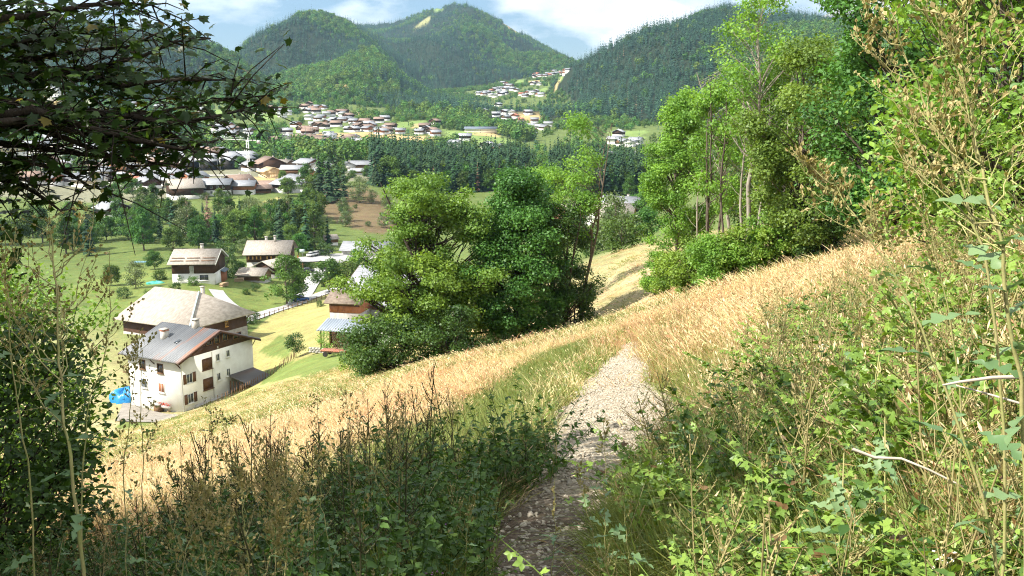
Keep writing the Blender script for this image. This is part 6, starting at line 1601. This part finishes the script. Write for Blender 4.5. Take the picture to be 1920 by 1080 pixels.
DRYF = [tuft(6, 56, .75, .36, .012, M_STRAW, .7, .15), tuft(7, 56, .75, .30, .013, M_STRAW, .8, .1)]
GRN = [tuft(8, 46, .15, .34, .0042, M_GRASS, .55), tuft(9, 46, .16, .42, .0042, M_GRASS, .5)]
GRNM = [tuft(10, 60, .34, .34, .010, M_GRASS, .5), tuft(11, 60, .7, .34, .022, M_GRASS, .5)]
TAW = [tuft(12, 40, .18, .5, .0024, M_TAWNY, .6, .3), tuft(13, 60, .36, .48, .005, M_TAWNY, .6, .3), tuft(14, 56, .75, .34, .0125, M_TAWNY, .7, .15)]
KG = DRY + DRYM + DRYF + GRN + GRNM + TAW
rs = np.random.default_rng(95)
n = 52000; y = np.exp(rs.uniform(math.log(3.2), math.log(105), n)); x = rs.uniform(-.62, .62, n) * (y + 2)
dx = x - pathx(y); adx = np.abs(dx)
green = np.where(dx < 0, np.exp(-((adx - 1.9) / 1.7) ** 2), np.exp(-((adx - 1.1) / .8) ** 2) * .6) * (y < 30) * .97 + .38 * (noise2(x / 4, y / 4, 97, 3) > .12) * np.where(dx < 0, 1, .35) + .5 * (y < 7) + .12
lawnish = in_any(x, y, [P for c, P in FIELDS if c in (LAWN,)])
mead = in_any(x, y, [P for c, P in FIELDS if c in (MEADOW,)])
green = np.where((x < -6) & (y > 38), np.maximum(green, .52), green)
green = np.where(lawnish, .9, np.where(mead, .45, green))
isg = rs.uniform(0, 1, n) < green
eL_, eR_ = 1 + .30 * noise2(y * 1.6, y * 0 + 3, 5, 4), 1 + .34 * noise2(y * 1.3, y * 0 + 9, 6, 4)
keep = (adx > pathw(y) * np.where(dx < 0, eL_, eR_) * rs.uniform(.8, 1.15, n)) | (y > 23.5)
keep |= (noise2(x * 1.6, y * 1.1, 44, 3) > .5) & (rs.uniform(0, 1, n) < .3) & (y > 12)
uu, vv = proj(np.column_stack([x, y, Hs(x, y)]))
keep &= (vv < 1180) & (uu > -160) & (uu < 2080)
shade = (x < 0.4) & (y < 8.5)
keep &= ~(shade & (rs.uniform(0, 1, n) < .45))
keep &= ~((y > 95) & (rs.uniform(0, 1, n) < .3))
hq = np.where(y > 57, np.where((x > -1) & (vv < 610), .28, .7), 1.0)       # the field beyond is mown
hq = hq * (1 + .28 * noise2(x / 2.2, y / 2.2, 99, 3)) * np.where((dx < 0) & (y > 14), .78, 1)
hq = np.where((x < -5) & (y > 38), hq * .5, hq); hq = np.where(mead | lawnish, .3, hq)
lod = np.where(y < 13, 0, np.where(y < 34, 1, 2))
var = np.where(isg, np.where(lod == 0, 7 + rs.integers(0, 2, n), np.where(lod == 1, 9, 10)), np.where(lod == 0, rs.integers(0, 3, n), np.where(lod == 1, 3 + rs.integers(0, 2, n), 5 + rs.integers(0, 2, n))))
taw = ~isg & (noise2(x / 2.6, y / 3.4, 45, 3) + .35 * rs.normal(size=n) > .33); var = np.where(taw, 11 + lod, var)
s = rs.uniform(.75, 1.25, n)
onp = (adx < pathw(y)) & (y < 36); hq = np.where(onp, .5, hq)
bank = sstep(.8, 2.5, dx) * (y < 50)
tilt = .38 * bank + .12
rot = np.column_stack([rs.normal(0, .12, n), -tilt * rs.uniform(.4, 1.5, n), rs.normal(0, .5, n)])
k = np.nonzero(keep)[0]
def put(name, sel, label):
    kk = k[sel[k]]
    scatter(name, np.column_stack([x[kk], y[kk], Hs(x[kk], y[kk])]), rot[kk], np.column_stack([s[kk], s[kk], (s * hq)[kk]]), var[kk], KG, label)
put('dry_grass', ~isg, 'tall dry golden grass over the slope')
put('green_grass', isg, 'green grass along the footpath and in the meadow')
# ------------------------------------------------------------------ undergrowth kinds
def _lettuce_template(seed):
    rng = np.random.default_rng(seed); V, F = [], []; m = 22; nl = rng.uniform(3.2, 4.4); ph = rng.uniform(0, 1)
    side = []
    for sg in (-1, 1):
        y_ = np.linspace(0, 1, m); env = .21 * np.sin(np.pi * np.clip(y_, 0, 1) ** .8) ** .7 * (1 - .35 * y_) + .02
        lob = np.abs(np.sin(np.pi * (nl * y_ + ph + (.2 if sg > 0 else 0)))) ** 1.4
        w_ = env * (.16 + .84 * lob) * rng.uniform(.8, 1.15); w_[-1] = .004
        side.append(np.column_stack([sg * w_, y_ - .10 * w_ / .3 + .03, -.34 * y_ ** 2 + .30 * w_ + .03 * np.sin(9 * y_ + sg)]))
    y_ = np.linspace(0, 1, m); mid = np.column_stack([.03 * np.sin(5 * y_ + ph * 6), y_, -.34 * y_ ** 2])
    V = np.stack([side[0], mid, side[1]], 1).reshape(-1, 3)
    for i in range(m - 1):
        a = i * 3; F += [[a, a + 1, a + 4, a + 3], [a + 1, a + 2, a + 5, a + 4]]
    return V, [np.array(F)]
for _k, _s in (('lettuce', 1), ('lettuce_b', 2), ('lettuce_c', 3)): LEAF[_k] = _lettuce_template(_s)
LEAF['trefoil'] = (lambda o: (np.concatenate([o * .62 + [0, .3, 0]] + [np.column_stack([(o[:, 0] * math.cos(a) - o[:, 1] * math.sin(a)) * .55, (o[:, 0] * math.sin(a) + o[:, 1] * math.cos(a)) * .55 + .3, o[:, 2] * .55]) for a in (1.25, -1.25)]),
                              [np.concatenate([LEAF['oval'][1][0] + 7 * i for i in range(3)])]))(LEAF['oval'][0] * np.array([1.15, 1, 1]))
def sprig(seed, h, n, ls, mt, kind='oval', spread=.5, stem=.004, lo=.15, smt=None, tip=0):
    """a leafy stem: leaves up an arching axis"""
    rng = np.random.default_rng(seed); a = rng.uniform(0, 6.28); d = np.array([math.cos(a), math.sin(a)]) * spread
    t = np.linspace(0, 1, 7)[:, None]; ax_ = np.column_stack([d[0] * t ** 1.6 * h, d[1] * t ** 1.6 * h, (t - .25 * spread * t ** 2.2) * h])
    tt = rng.uniform(lo, 1, n); C = np.column_stack([np.interp(tt, t[:, 0], ax_[:, c]) for c in range(3)])
    an = rng.uniform(0, 6.28, n); up = np.column_stack([np.cos(an), np.sin(an), rng.uniform(-.1, .5, n)])
    V, F, rn, _ = leaves(C, ls * rng.uniform(.6, 1.2, n) * (1.15 - .5 * tt), np.column_stack([.5 * rng.normal(size=n), .5 * rng.normal(size=n), np.ones(n)]), kind, up=up, rng=rng)
    tv, tf = tube(ax_, np.linspace(stem, stem * .4, 7), 4)
    nV = len(V); me = mesh('sprig', np.concatenate([V, tv]), F + [tf + nV], [mt, smt or M_STEM], midx=np.concatenate([np.zeros(sum(len(f) for f in F)), np.ones(len(tf))]) if len(F) == 1 and F[0].shape[1] == 4 else None, rnd=np.concatenate([rn, np.full(len(tv), .6)]))
    return me
UG = [sprig(1, .55, 22, .075, M_BRAM, 'trefoil', .8), sprig(2, .7, 24, .08, M_BRAM, 'trefoil', .9), sprig(3, .45, 26, .05, M_BRAM, 'oval', .5), sprig(4, .6, 34, .04, M_BRAM, 'oval', .6),   # bright bramble and vetch
      sprig(5, .75, 30, .075, M_NETT, 'oval', .25), sprig(6, .6, 26, .07, M_NETT, 'oval', .35), sprig(7, .95, 34, .07, M_NETT, 'oval', .2), sprig(8, .5, 18, .10, M_NETT, 'lettuce', .4),     # nettles and weeds
      sprig(9, .9, 20, .11, M_LETT, 'lettuce', .25, .005), sprig(10, .7, 14, .12, M_LETT, 'lettuce', .3, .005)]
def weed_head(seed, h, mt_b, nb=16, sp_=.28):
    """dry branching seed head on a thin stem"""
    rng = np.random.default_rng(seed); m = MB(); m.tube([(0, 0, -.05), (.02, 0, h * .5), (0, .02, h)], [.005, .004, .0025], 4)
    B = []
    for i in range(nb):
        z0 = h * rng.uniform(.4, .95); a = rng.uniform(0, 6.28); l_ = sp_ * h * rng.uniform(.5, 1) * (1.2 - z0 / h)
        e = np.array([math.cos(a) * l_, math.sin(a) * l_, z0 + l_ * 1.2]); m.tube([(0, 0, z0), (e + np.array([0, 0, z0 - .3 * l_])) / 2, e], [.003, .0025, .0015], 3)
        for t in np.linspace(.35, 1, 6): B.append(np.array([0, 0, z0]) * (1 - t) + e * t)
    B = np.array(B); V, F, rn, _ = leaves(B, .013 * np.ones(len(B)), rng.normal(size=(len(B), 3)), 'diamond', up=np.tile([0, 0, 1.0], (len(B), 1)), rng=rng)
    wv = np.concatenate(m.v); wf = np.concatenate(m.f[4]); return mesh('seed_head', np.concatenate([V, wv]), [np.concatenate([F[0], wf + len(V)])], mt_b, rnd=np.concatenate([rn, np.full(len(wv), .5)]))
M_DARKW = leafmat('brown_weed_stalks', (.045, .048, .022), (.11, .11, .045), .1, rough=.8)
UG += [weed_head(21, 1.0, M_BUD), weed_head(22, .85, M_BUD, 20, .35), weed_head(23, 1.15, M_DARKW, 14, .2), weed_head(24, .95, M_DARKW, 18, .25)]
WHITE = leafmat('white_umbels', (.62, .62, .55), (.78, .78, .72), .2); PURP = leafmat('purple_flowers', (.30, .10, .32), (.45, .2, .45), .2)
def flower(seed, h, mt, n=14, r=.035):
    rng = np.random.default_rng(seed); C = np.column_stack([rng.normal(0, r, n), rng.normal(0, r, n), h + rng.normal(0, r * .3, n)])
    V, F, rn, _ = leaves(C, .016 * np.ones(n), np.tile([0, 0, 1.], (n, 1)) + .3 * rng.normal(size=(n, 3)), rng=rng); tv, tf = tube(np.array([[0, 0, 0], [.01, 0, h * .6], [0, 0, h]]), [.003, .0025, .002], 3)
    return mesh('flower', np.concatenate([V, tv]), [np.concatenate([F[0], tf + len(V)])], [mt, M_NETT], midx=np.concatenate([np.zeros(len(F[0])), np.ones(len(tf))]), rnd=np.concatenate([rn, np.full(len(tv), .5)]))
UG += [flower(31, .5, WHITE), flower(32, .38, PURP, 8, .02)]
ug = np.random.default_rng(96)
def field_pts(n, x0, x1, y0, y1, test):
    x = ug.uniform(x0, x1, n); y = ug.uniform(y0, y1, n)
    uu, vv = proj(np.column_stack([x, y, Hs(x, y) + .3])); k = test(x, y, uu, vv) & (uu > -250) & (uu < 2170) & (vv < 1500)
    return x[k], y[k], uu[k], vv[k]
def cover_with(name, label, x, y, kinds, prob, s0=.7, s1=1.25, tilt=.18):
    n = len(x); v = ug.choice(kinds, n, p=np.array(prob) / sum(prob)); s = ug.uniform(s0, s1, n)
    scatter(name, np.column_stack([x, y, Hs(x, y) - .02]), np.column_stack([ug.normal(0, tilt, n), ug.normal(0, tilt, n), ug.uniform(0, 6.28, n)]), np.column_stack([s] * 3), v, UG, label)
pw = lambda x, y: x - pathx(y)
# right: brambles, vetch and wild lettuce spilling down to the path
x, y, u, v = field_pts(15000, .4, 9, 2.2, 12.5, lambda x, y, u, v: (pw(x, y) > .55 + .35 * np.sin(y * 1.7) + .12 * (y - 4)) & ((u > 1180 + 1.5 * np.maximum(0, 900 - v)) | (pw(x, y) > 1.2) & (u > 1500 - .9 * np.maximum(v - 560, 0) + 60 * np.sin(v * .02))) & (v > 500))
cover_with('bramble_undergrowth', 'tangled bright brambles, vetch and weeds on the right bank', x, y, [0, 1, 2, 3, 5, 9, 10, 11, 14, 4], [2.6, 2.4, 3.4, 4.0, 1.6, .5, .3, .3, .1, .8])
# left: tall shaded weeds
x, y, u, v = field_pts(11000, -9, .6, 2.2, 10.5, lambda x, y, u, v: (pw(x, y) < -.5 - .25 * np.sin(y * 2.1) * (y > 5)) & (y < 8.6 + .8 * np.sin(x * 1.3) - .25 * np.maximum(-x - 3, 0)))
cover_with('weed_undergrowth', 'tall shaded nettles, weeds and dry stalks at the lower left', x, y, [4, 5, 6, 7, 8, 10, 11, 12, 13, 15, 3], [3.4, 3.2, 2.4, 1.4, .3, .2, .16, .1, .1, .5, 2.4], .65, 1.2)
# taller dark stalks against the golden meadow
x, y, u, v = field_pts(300, -6.5, -.6, 6.2, 9.6, lambda x, y, u, v: u > 330)
cover_with('weed_stalks', 'dark thin weed stalks standing against the golden grass', x, y, [12, 13, 10, 6], [2.0, 1.8, .8, 2.4], .9, 1.3, .1)
# weeds standing here and there in the meadow
x, y, u, v = field_pts(1500, -16, 12, 9, 42, lambda x, y, u, v: (np.abs(pw(x, y)) > 1.2) & (noise2(x / 2, y / 2, 46, 2) > -.1))
cover_with('meadow_weeds', 'dry stalks, docks and white flowers dotted through the meadow', x, y, [10, 11, 12, 13, 14, 5], [1.2, 1.0, 1.2, 1.0, 1.6, 1.2], .45, .85, .15)
# verge plants along the path
x, y, u, v = field_pts(5200, -3, 6, 7, 26, lambda x, y, u, v: (np.abs(np.abs(pw(x, y)) - pathw(y) - .45) < .55))
cover_with('verge_plants', 'low green plants and white flowers along the footpath edge', x, y, [3, 2, 5, 14, 15, 7], [3, 2, 1.2, .8, .2, .8], .35, .75)

# ------------------------------------------------------------------ wild lettuce and other plants one can point to
bud_T = LEAF['diamond']
def stalk_plant(label, stem_px, nbr, blen, nleaf, lsz, seed, r0=.009, name='wild_lettuce', top=.45, budn=9, leafk='lettuce', lmat=None, leafspan=(.05, .7), side=None):
    """stem through photo pixels at given distances; branching seed head above `top`, lobed leaves below"""
    rng = np.random.default_rng(seed); r0 *= .58
    P = np.array([at(*q) for q in stem_px]); g = P[0].copy(); g[2] = float(Hs(g[0], g[1]))
    if P[0][2] > g[2] + .03: P = np.vstack([g - [0, 0, .03], P])
    s = np.linspace(0, len(P) - 1, 26); 
    Q = np.column_stack([np.interp(s, np.arange(len(P)), P[:, c]) for c in range(3)])
    for _ in range(3): Q[1:-1] = (Q[:-2] + 2 * Q[1:-1] + Q[2:]) / 4
    wv = np.cumsum(rng.normal(0, .0045, (26, 3)), 0); Q = Q + (wv - np.linspace(0, 1, 26)[:, None] * wv[-1]) * 1.0
    o = tag(empty(name, Q[0]), label, 'plant'); Ln = np.linalg.norm(np.diff(Q, axis=0), axis=1).sum()
    MB().tube(Q - Q[0], np.linspace(r0, r0 * .3, 26), 6).build('stem', M_STEM, o, smooth=True)
    buds = []
    for b in range(nbr):
        t = top + (1 - top) * (b + rng.uniform(0, .8)) / nbr; i = int(t * 24); c = Q[i]; T_ = Q[i + 1] - Q[i]; T_ /= np.linalg.norm(T_)
        a = rng.uniform(0, 6.28) if side is None else side + rng.uniform(-1.2, 1.2)
        h = np.array([math.cos(a), .6 * math.sin(a), 0]); l_ = blen * rng.uniform(.6, 1.15) * (1.25 - .75 * t)
        e = c + h * l_ * .55 + T_ * l_ * .8; mid = c + h * l_ * .42 + T_ * l_ * .28
        tt = np.linspace(0, 1, 8)[:, None]; B = (1 - tt) ** 2 * c + 2 * tt * (1 - tt) * mid + tt ** 2 * e; B += rng.normal(0, .007, B.shape) * (blen / .4)
        m = MB().tube(B - Q[0], np.linspace(r0 * .34, r0 * .13, 8), 5)
        for k in range(budn):
            j = rng.uniform(2, 7); q = B[int(j)] + (j % 1) * (B[min(7, int(j) + 1)] - B[int(j)]); d = rng.normal(size=3) * .6 + np.array([0, 0, .9]); d /= np.linalg.norm(d); sl_ = rng.uniform(.02, .07) * (blen / .4)
            m.tube(np.array([q, q + d * sl_]) - Q[0], [r0 * .16, r0 * .1], 3)
            for f_ in (.5, 1.0): buds.append((q + d * sl_ * f_, d))
        m.build('branch', M_STEM, o)
    if buds:
        C = np.array([q for q, d in buds]) - Q[0]; D = np.array([d for q, d in buds]); nn = np.cross(D, rng.normal(size=D.shape))
        V, F, rn, _ = leaves(C, rng.uniform(.012, .02, len(C)), nn, 'diamond', up=D * 3, rng=rng); V2, F2, rn2, _ = leaves(C, rng.uniform(.012, .02, len(C)), np.cross(D, nn), 'diamond', up=D * 3, rng=rng)
        f = link('flower_bud', mesh('flower_bud', np.concatenate([V, V2]), [np.concatenate([F[0], F2[0] + len(V)])], M_BUD, rnd=np.concatenate([rn, rn2])), o); f['kind'] = 'stuff'
    ms = [mesh('leaf', LEAF[kk][0], LEAF[kk][1], lmat or M_LETT, rnd=np.full(len(LEAF[kk][0]), q), smooth=True) for q, kk in ((.15, 'lettuce'), (.5, 'lettuce_b'), (.85, 'lettuce_c'))]
    for b in range(nleaf):
        t = leafspan[0] + (leafspan[1] - leafspan[0]) * (b + rng.uniform(0, .7)) / max(1, nleaf); c = Q[int(t * 25)] - Q[0]
        q = link('leaf', ms[b % 3], o); q.location = c; sz = lsz * .72 * rng.uniform(.5, 1.2); q.scale = (sz, sz, sz)
        q.rotation_euler = Euler((rng.uniform(-.1, .7), rng.uniform(-.6, .6), b * 2.4 + rng.uniform(-.5, .5)))
    return o
SP = stalk_plant
# left foreground
SP('tall wild lettuce with many tan branches at the left edge', [(152, 1085, 3.1), (146, 900, 3.15), (128, 780, 3.2), (114, 650, 3.3), (104, 540, 3.35), (96, 440, 3.4)], 16, .55, 12, .20, 201, .013, top=.52, budn=10)
SP('wild lettuce stem arching up to the left of the sunlit bush', [(60, 1080, 3.6), (50, 860, 3.6), (28, 700, 3.6), (12, 560, 3.6), (10, 440, 3.6)], 8, .40, 5, .15, 202, .008, top=.55)
SP('wild lettuce branch curving up beside the white house', [(140, 900, 3.4), (165, 760, 3.45), (190, 690, 3.5), (202, 600, 3.5), (205, 470, 3.5)], 6, .25, 3, .12, 203, .006, top=.5)
SP('wild lettuce stem crossing in front of the white house', [(230, 1060, 4.0), (232, 900, 4.0), (238, 740, 4.0), (262, 620, 4.1)], 7, .30, 6, .13, 204, .006, top=.45)
SP('dark thin weed standing before the white house wall', [(262, 1000, 4.8), (265, 850, 4.8), (268, 700, 4.8), (266, 640, 4.8)], 10, .25, 3, .10, 205, .006, top=.5, lmat=M_NETT)
for k, (b, t, lab) in enumerate([((470, 1085), (440, 850), 'leftmost sunlit seed head in the lower left thicket'), ((500, 1085), (510, 835), 'tall sunlit seed head in the lower left thicket'), ((480, 1085), (555, 880), 'sunlit seed head leaning right in the lower left thicket'), ((390, 1085), (330, 880), 'sunlit seed head leaning left in the lower left thicket'), ((330, 1085), (380, 930), 'low seed head left of the lower left thicket'), ((540, 1085), (530, 890), 'reddish seed head at the right end of the lower left thicket')]):
    SP(lab, [(*b, 3.3), ((b[0] + t[0]) / 2 + 6, (b[1] + t[1]) / 2, 3.35), (*t, 3.4)], 13, .26, 3, .10, 210 + k, .006, top=.25, budn=10)
SP('pale wild lettuce with jagged leaves left of the path', [(620, 1085, 4.2), (606, 980, 4.2), (598, 900, 4.2), (592, 850, 4.2)], 4, .10, 12, .17, 220, .006, top=.8, budn=5)
SP('small wild lettuce in the shade beside the path', [(872, 1080, 4.6), (876, 1010, 4.6), (880, 930, 4.6)], 3, .10, 8, .12, 221, .004, top=.8, budn=4)
SP('thin dry stalk in the shade left of the path', [(690, 1070, 4.6), (684, 980, 4.6), (690, 920, 4.6)], 4, .12, 3, .08, 222, .004, top=.5, budn=5)
for k, (u, t, lab) in enumerate([(596, 722, 'dark thistle stalk left of the golden meadow centre'), (650, 728, 'dark thistle stalk, tallest in the middle row'), (672, 750, 'short dark thistle stalk in the middle row'), (742, 735, 'dark thistle stalk right of the middle row'), (762, 722, 'dark slender stalk near the green verge'), (815, 735, 'thin dark stalk at the edge of the green verge'), (395, 745, 'dark leafy stalk below the stake fence'), (432, 790, 'dark stalk right below the white house')]):
    SP(lab, [(u, 940, 7.0), (u + 4, 860, 7.0), (u - 3, 790, 7.0), (u, t, 7.0)], 9, .22, 9, .11, 230 + k, .006, name='thistle', top=.45, budn=6, lmat=M_DRK, leafspan=(.15, .9))
# right foreground
SP('long wild lettuce stalk leaning left across the golden bank with a tan seed head', [(1880, 1085, 2.5), (1845, 930, 2.5), (1787, 763, 2.52), (1690, 520, 2.6), (1640, 440, 2.62), (1585, 372, 2.65), (1550, 310, 2.68)], 15, .26, 9, .17, 241, .009, top=.66, budn=10, leafspan=(.2, .62))
SP('tall wild lettuce with big jagged leaves at the right edge', [(1925, 1080, 2.2), (1910, 760, 2.2), (1884, 560, 2.2), (1860, 420, 2.22), (1838, 290, 2.25), (1795, 150, 2.3), (1750, 20, 2.3)], 18, .42, 12, .20, 242, .011, top=.56, budn=11, leafspan=(.25, .62))
SP('second tall stalk with tan buds rising past the upper right corner', [(1900, 900, 2.6), (1872, 640, 2.6), (1835, 430, 2.62), (1760, 250, 2.66), (1700, 120, 2.7), (1670, 20, 2.7)], 15, .34, 5, .16, 243, .009, top=.55, budn=10)
SP('thin tan stalk between the two tall right-hand stalks', [(1800, 800, 3.2), (1770, 560, 3.2), (1740, 400, 3.2), (1725, 300, 3.2)], 10, .30, 4, .13, 244, .006, top=.5)
SP('slim wild lettuce right beside the path, tallest there', [(1138, 1085, 4.4), (1134, 960, 4.4), (1130, 860, 4.4), (1131, 790, 4.4)], 4, .12, 13, .15, 245, .006, top=.82, budn=6)
SP('wild lettuce leaning left over the path', [(1125, 1085, 4.3), (1112, 980, 4.3), (1100, 920, 4.3), (1092, 860, 4.3)], 5, .14, 9, .14, 246, .005, top=.7, budn=6)
SP('small pale wild lettuce on the path edge', [(1036, 1080, 4.4), (1040, 1000, 4.4), (1041, 890, 4.4)], 4, .08, 10, .12, 247, .005, top=.7, budn=5)
SP('wild lettuce with bluish leaves among the brambles', [(1180, 1085, 4.0), (1172, 990, 4.0), (1168, 900, 4.0)], 4, .12, 10, .15, 248, .005, top=.75, budn=6)
for k, (u, v0, v1, Y, lab) in enumerate([(1440, 1040, 850, 4.2, 'wild lettuce left in the bramble slope'), (1500, 1060, 860, 4.0, 'wild lettuce in the lower middle of the bramble slope'), (1380, 1000, 830, 5.0, 'slim wild lettuce at the edge of the golden grass'), (1600, 1060, 870, 3.8, 'wild lettuce low in the bramble slope'), (1330, 1075, 900, 4.3, 'wild lettuce at the foot of the bramble slope'), (1470, 700, 560, 8.0, 'dry stalk at the edge of the golden bank')]):
    SP(lab, [(u, v0, Y), (u - 6, (v0 + v1) / 2, Y), (u - 12, v1, Y)], 5, .16, 9, .13, 260 + k, .005, top=.6, budn=6)
def twig(label, pts, r):
    P = np.array([at(*q) for q in pts]); m = MB().tube(P - P[0], np.linspace(r, r * .45, len(P)), 6)
    o = tag(m.build('dead_branch', mat('bleached_wood', (.42, .36, .29), .9, (.55, .49, .41), 12)), label, 'branch'); o.location = P[0]
twig('bleached dead branch sticking out at the right edge', [(1925, 706, 2.4), (1860, 708, 2.4), (1800, 716, 2.42), (1768, 722, 2.45)], .006)
twig('bent bleached twig lying in the brambles', [(1598, 842, 3.6), (1640, 858, 3.58), (1690, 860, 3.55), (1740, 880, 3.5), (1800, 910, 3.45), (1815, 918, 3.45)], .007)
twig('thin grey twig below the bleached branch', [(1925, 760, 2.6), (1840, 735, 2.65), (1790, 722, 2.7)], .004)

# bramble mounds with trifoliate leaves
for k, (x_, y_, h, r_, lab) in enumerate([(3.2, 6.3, 1.1, .9, 'bramble mound in the middle of the right slope'), (2.2, 4.6, .8, .8, 'bramble mound low beside the path'), (4.6, 7.4, 2.0, 1.2, 'bramble mound below the hazel'), (3.0, 3.9, .9, .8, 'bramble mound in the lower right corner'), (5.0, 9.4, 2.0, 1.3, 'bramble mound at the top of the right slope'), (1.35, 5.3, .5, .5, 'young bramble on the path edge'), (3.9, 5.0, 1.5, 1.0, 'bramble mound at the right edge')]):
    near_bush('bramble_bush', lab, gp(x_, y_), h, r_, r_, M_BRAM, 1500, .07, 300 + k, 46, .2, 'trefoil', 90, 6, .008, bark=M_STEM)

# ------------------------------------------------------------------ air
hz = MB().box((0, 4650, 360), (15500, 9720, 1500)).mesh('haze', [])
hm, ht = newmat('haze'); ho = N(ht, 'ShaderNodeOutputMaterial'); pv = N(ht, 'ShaderNodeVolumePrincipled')
pv.inputs['Color'].default_value = (.45, .72, 1.0, 1); pv.inputs['Density'].default_value = 0.000055; pv.inputs['Anisotropy'].default_value = 0.2
ht.links.new(pv.outputs[0], ho.inputs['Volume']); hz.materials.append(hm)
tag(link('haze', hz), 'thin bluish summer haze over the valley', kind='stuff')

# ------------------------------------------------------------------ labels: what only its place tells apart is counted from the left
ORD = 'first second third fourth fifth sixth seventh eighth ninth tenth eleventh twelfth'.split()
def single_out():
    bpy.context.view_layer.update()
    same = {}
    for o in SC.objects:
        if o.parent is None and o.get('label') and o.get('category'): same.setdefault((o['label'], o.get('group', '')), []).append(o)
    for (lab, gr), L_ in same.items():
        if len(L_) < 2: continue
        uv = {o.name: proj(np.array(o.location)) for o in L_}
        nrow = max(1, math.ceil(len(L_) / 9)); byv = sorted(L_, key=lambda o: uv[o.name][1]); per = math.ceil(len(L_) / nrow)
        rown = {1: [''], 2: ['upper row', 'lower row'], 3: ['upper row', 'middle row', 'lower row'], 4: ['top row', 'upper row', 'lower row', 'bottom row'], 5: ['top row', 'upper row', 'middle row', 'lower row', 'bottom row']}[min(nrow, 5)]
        for r in range(nrow):
            row = sorted(byv[r * per:(r + 1) * per], key=lambda o: uv[o.name][0])
            for i, o in enumerate(row):
                place = ('%s from the left' % ORD[min(i, 11)]) + (', ' + rown[min(r, 4)] if nrow > 1 else '')
                o['label'] = lab + ', ' + place
single_out()
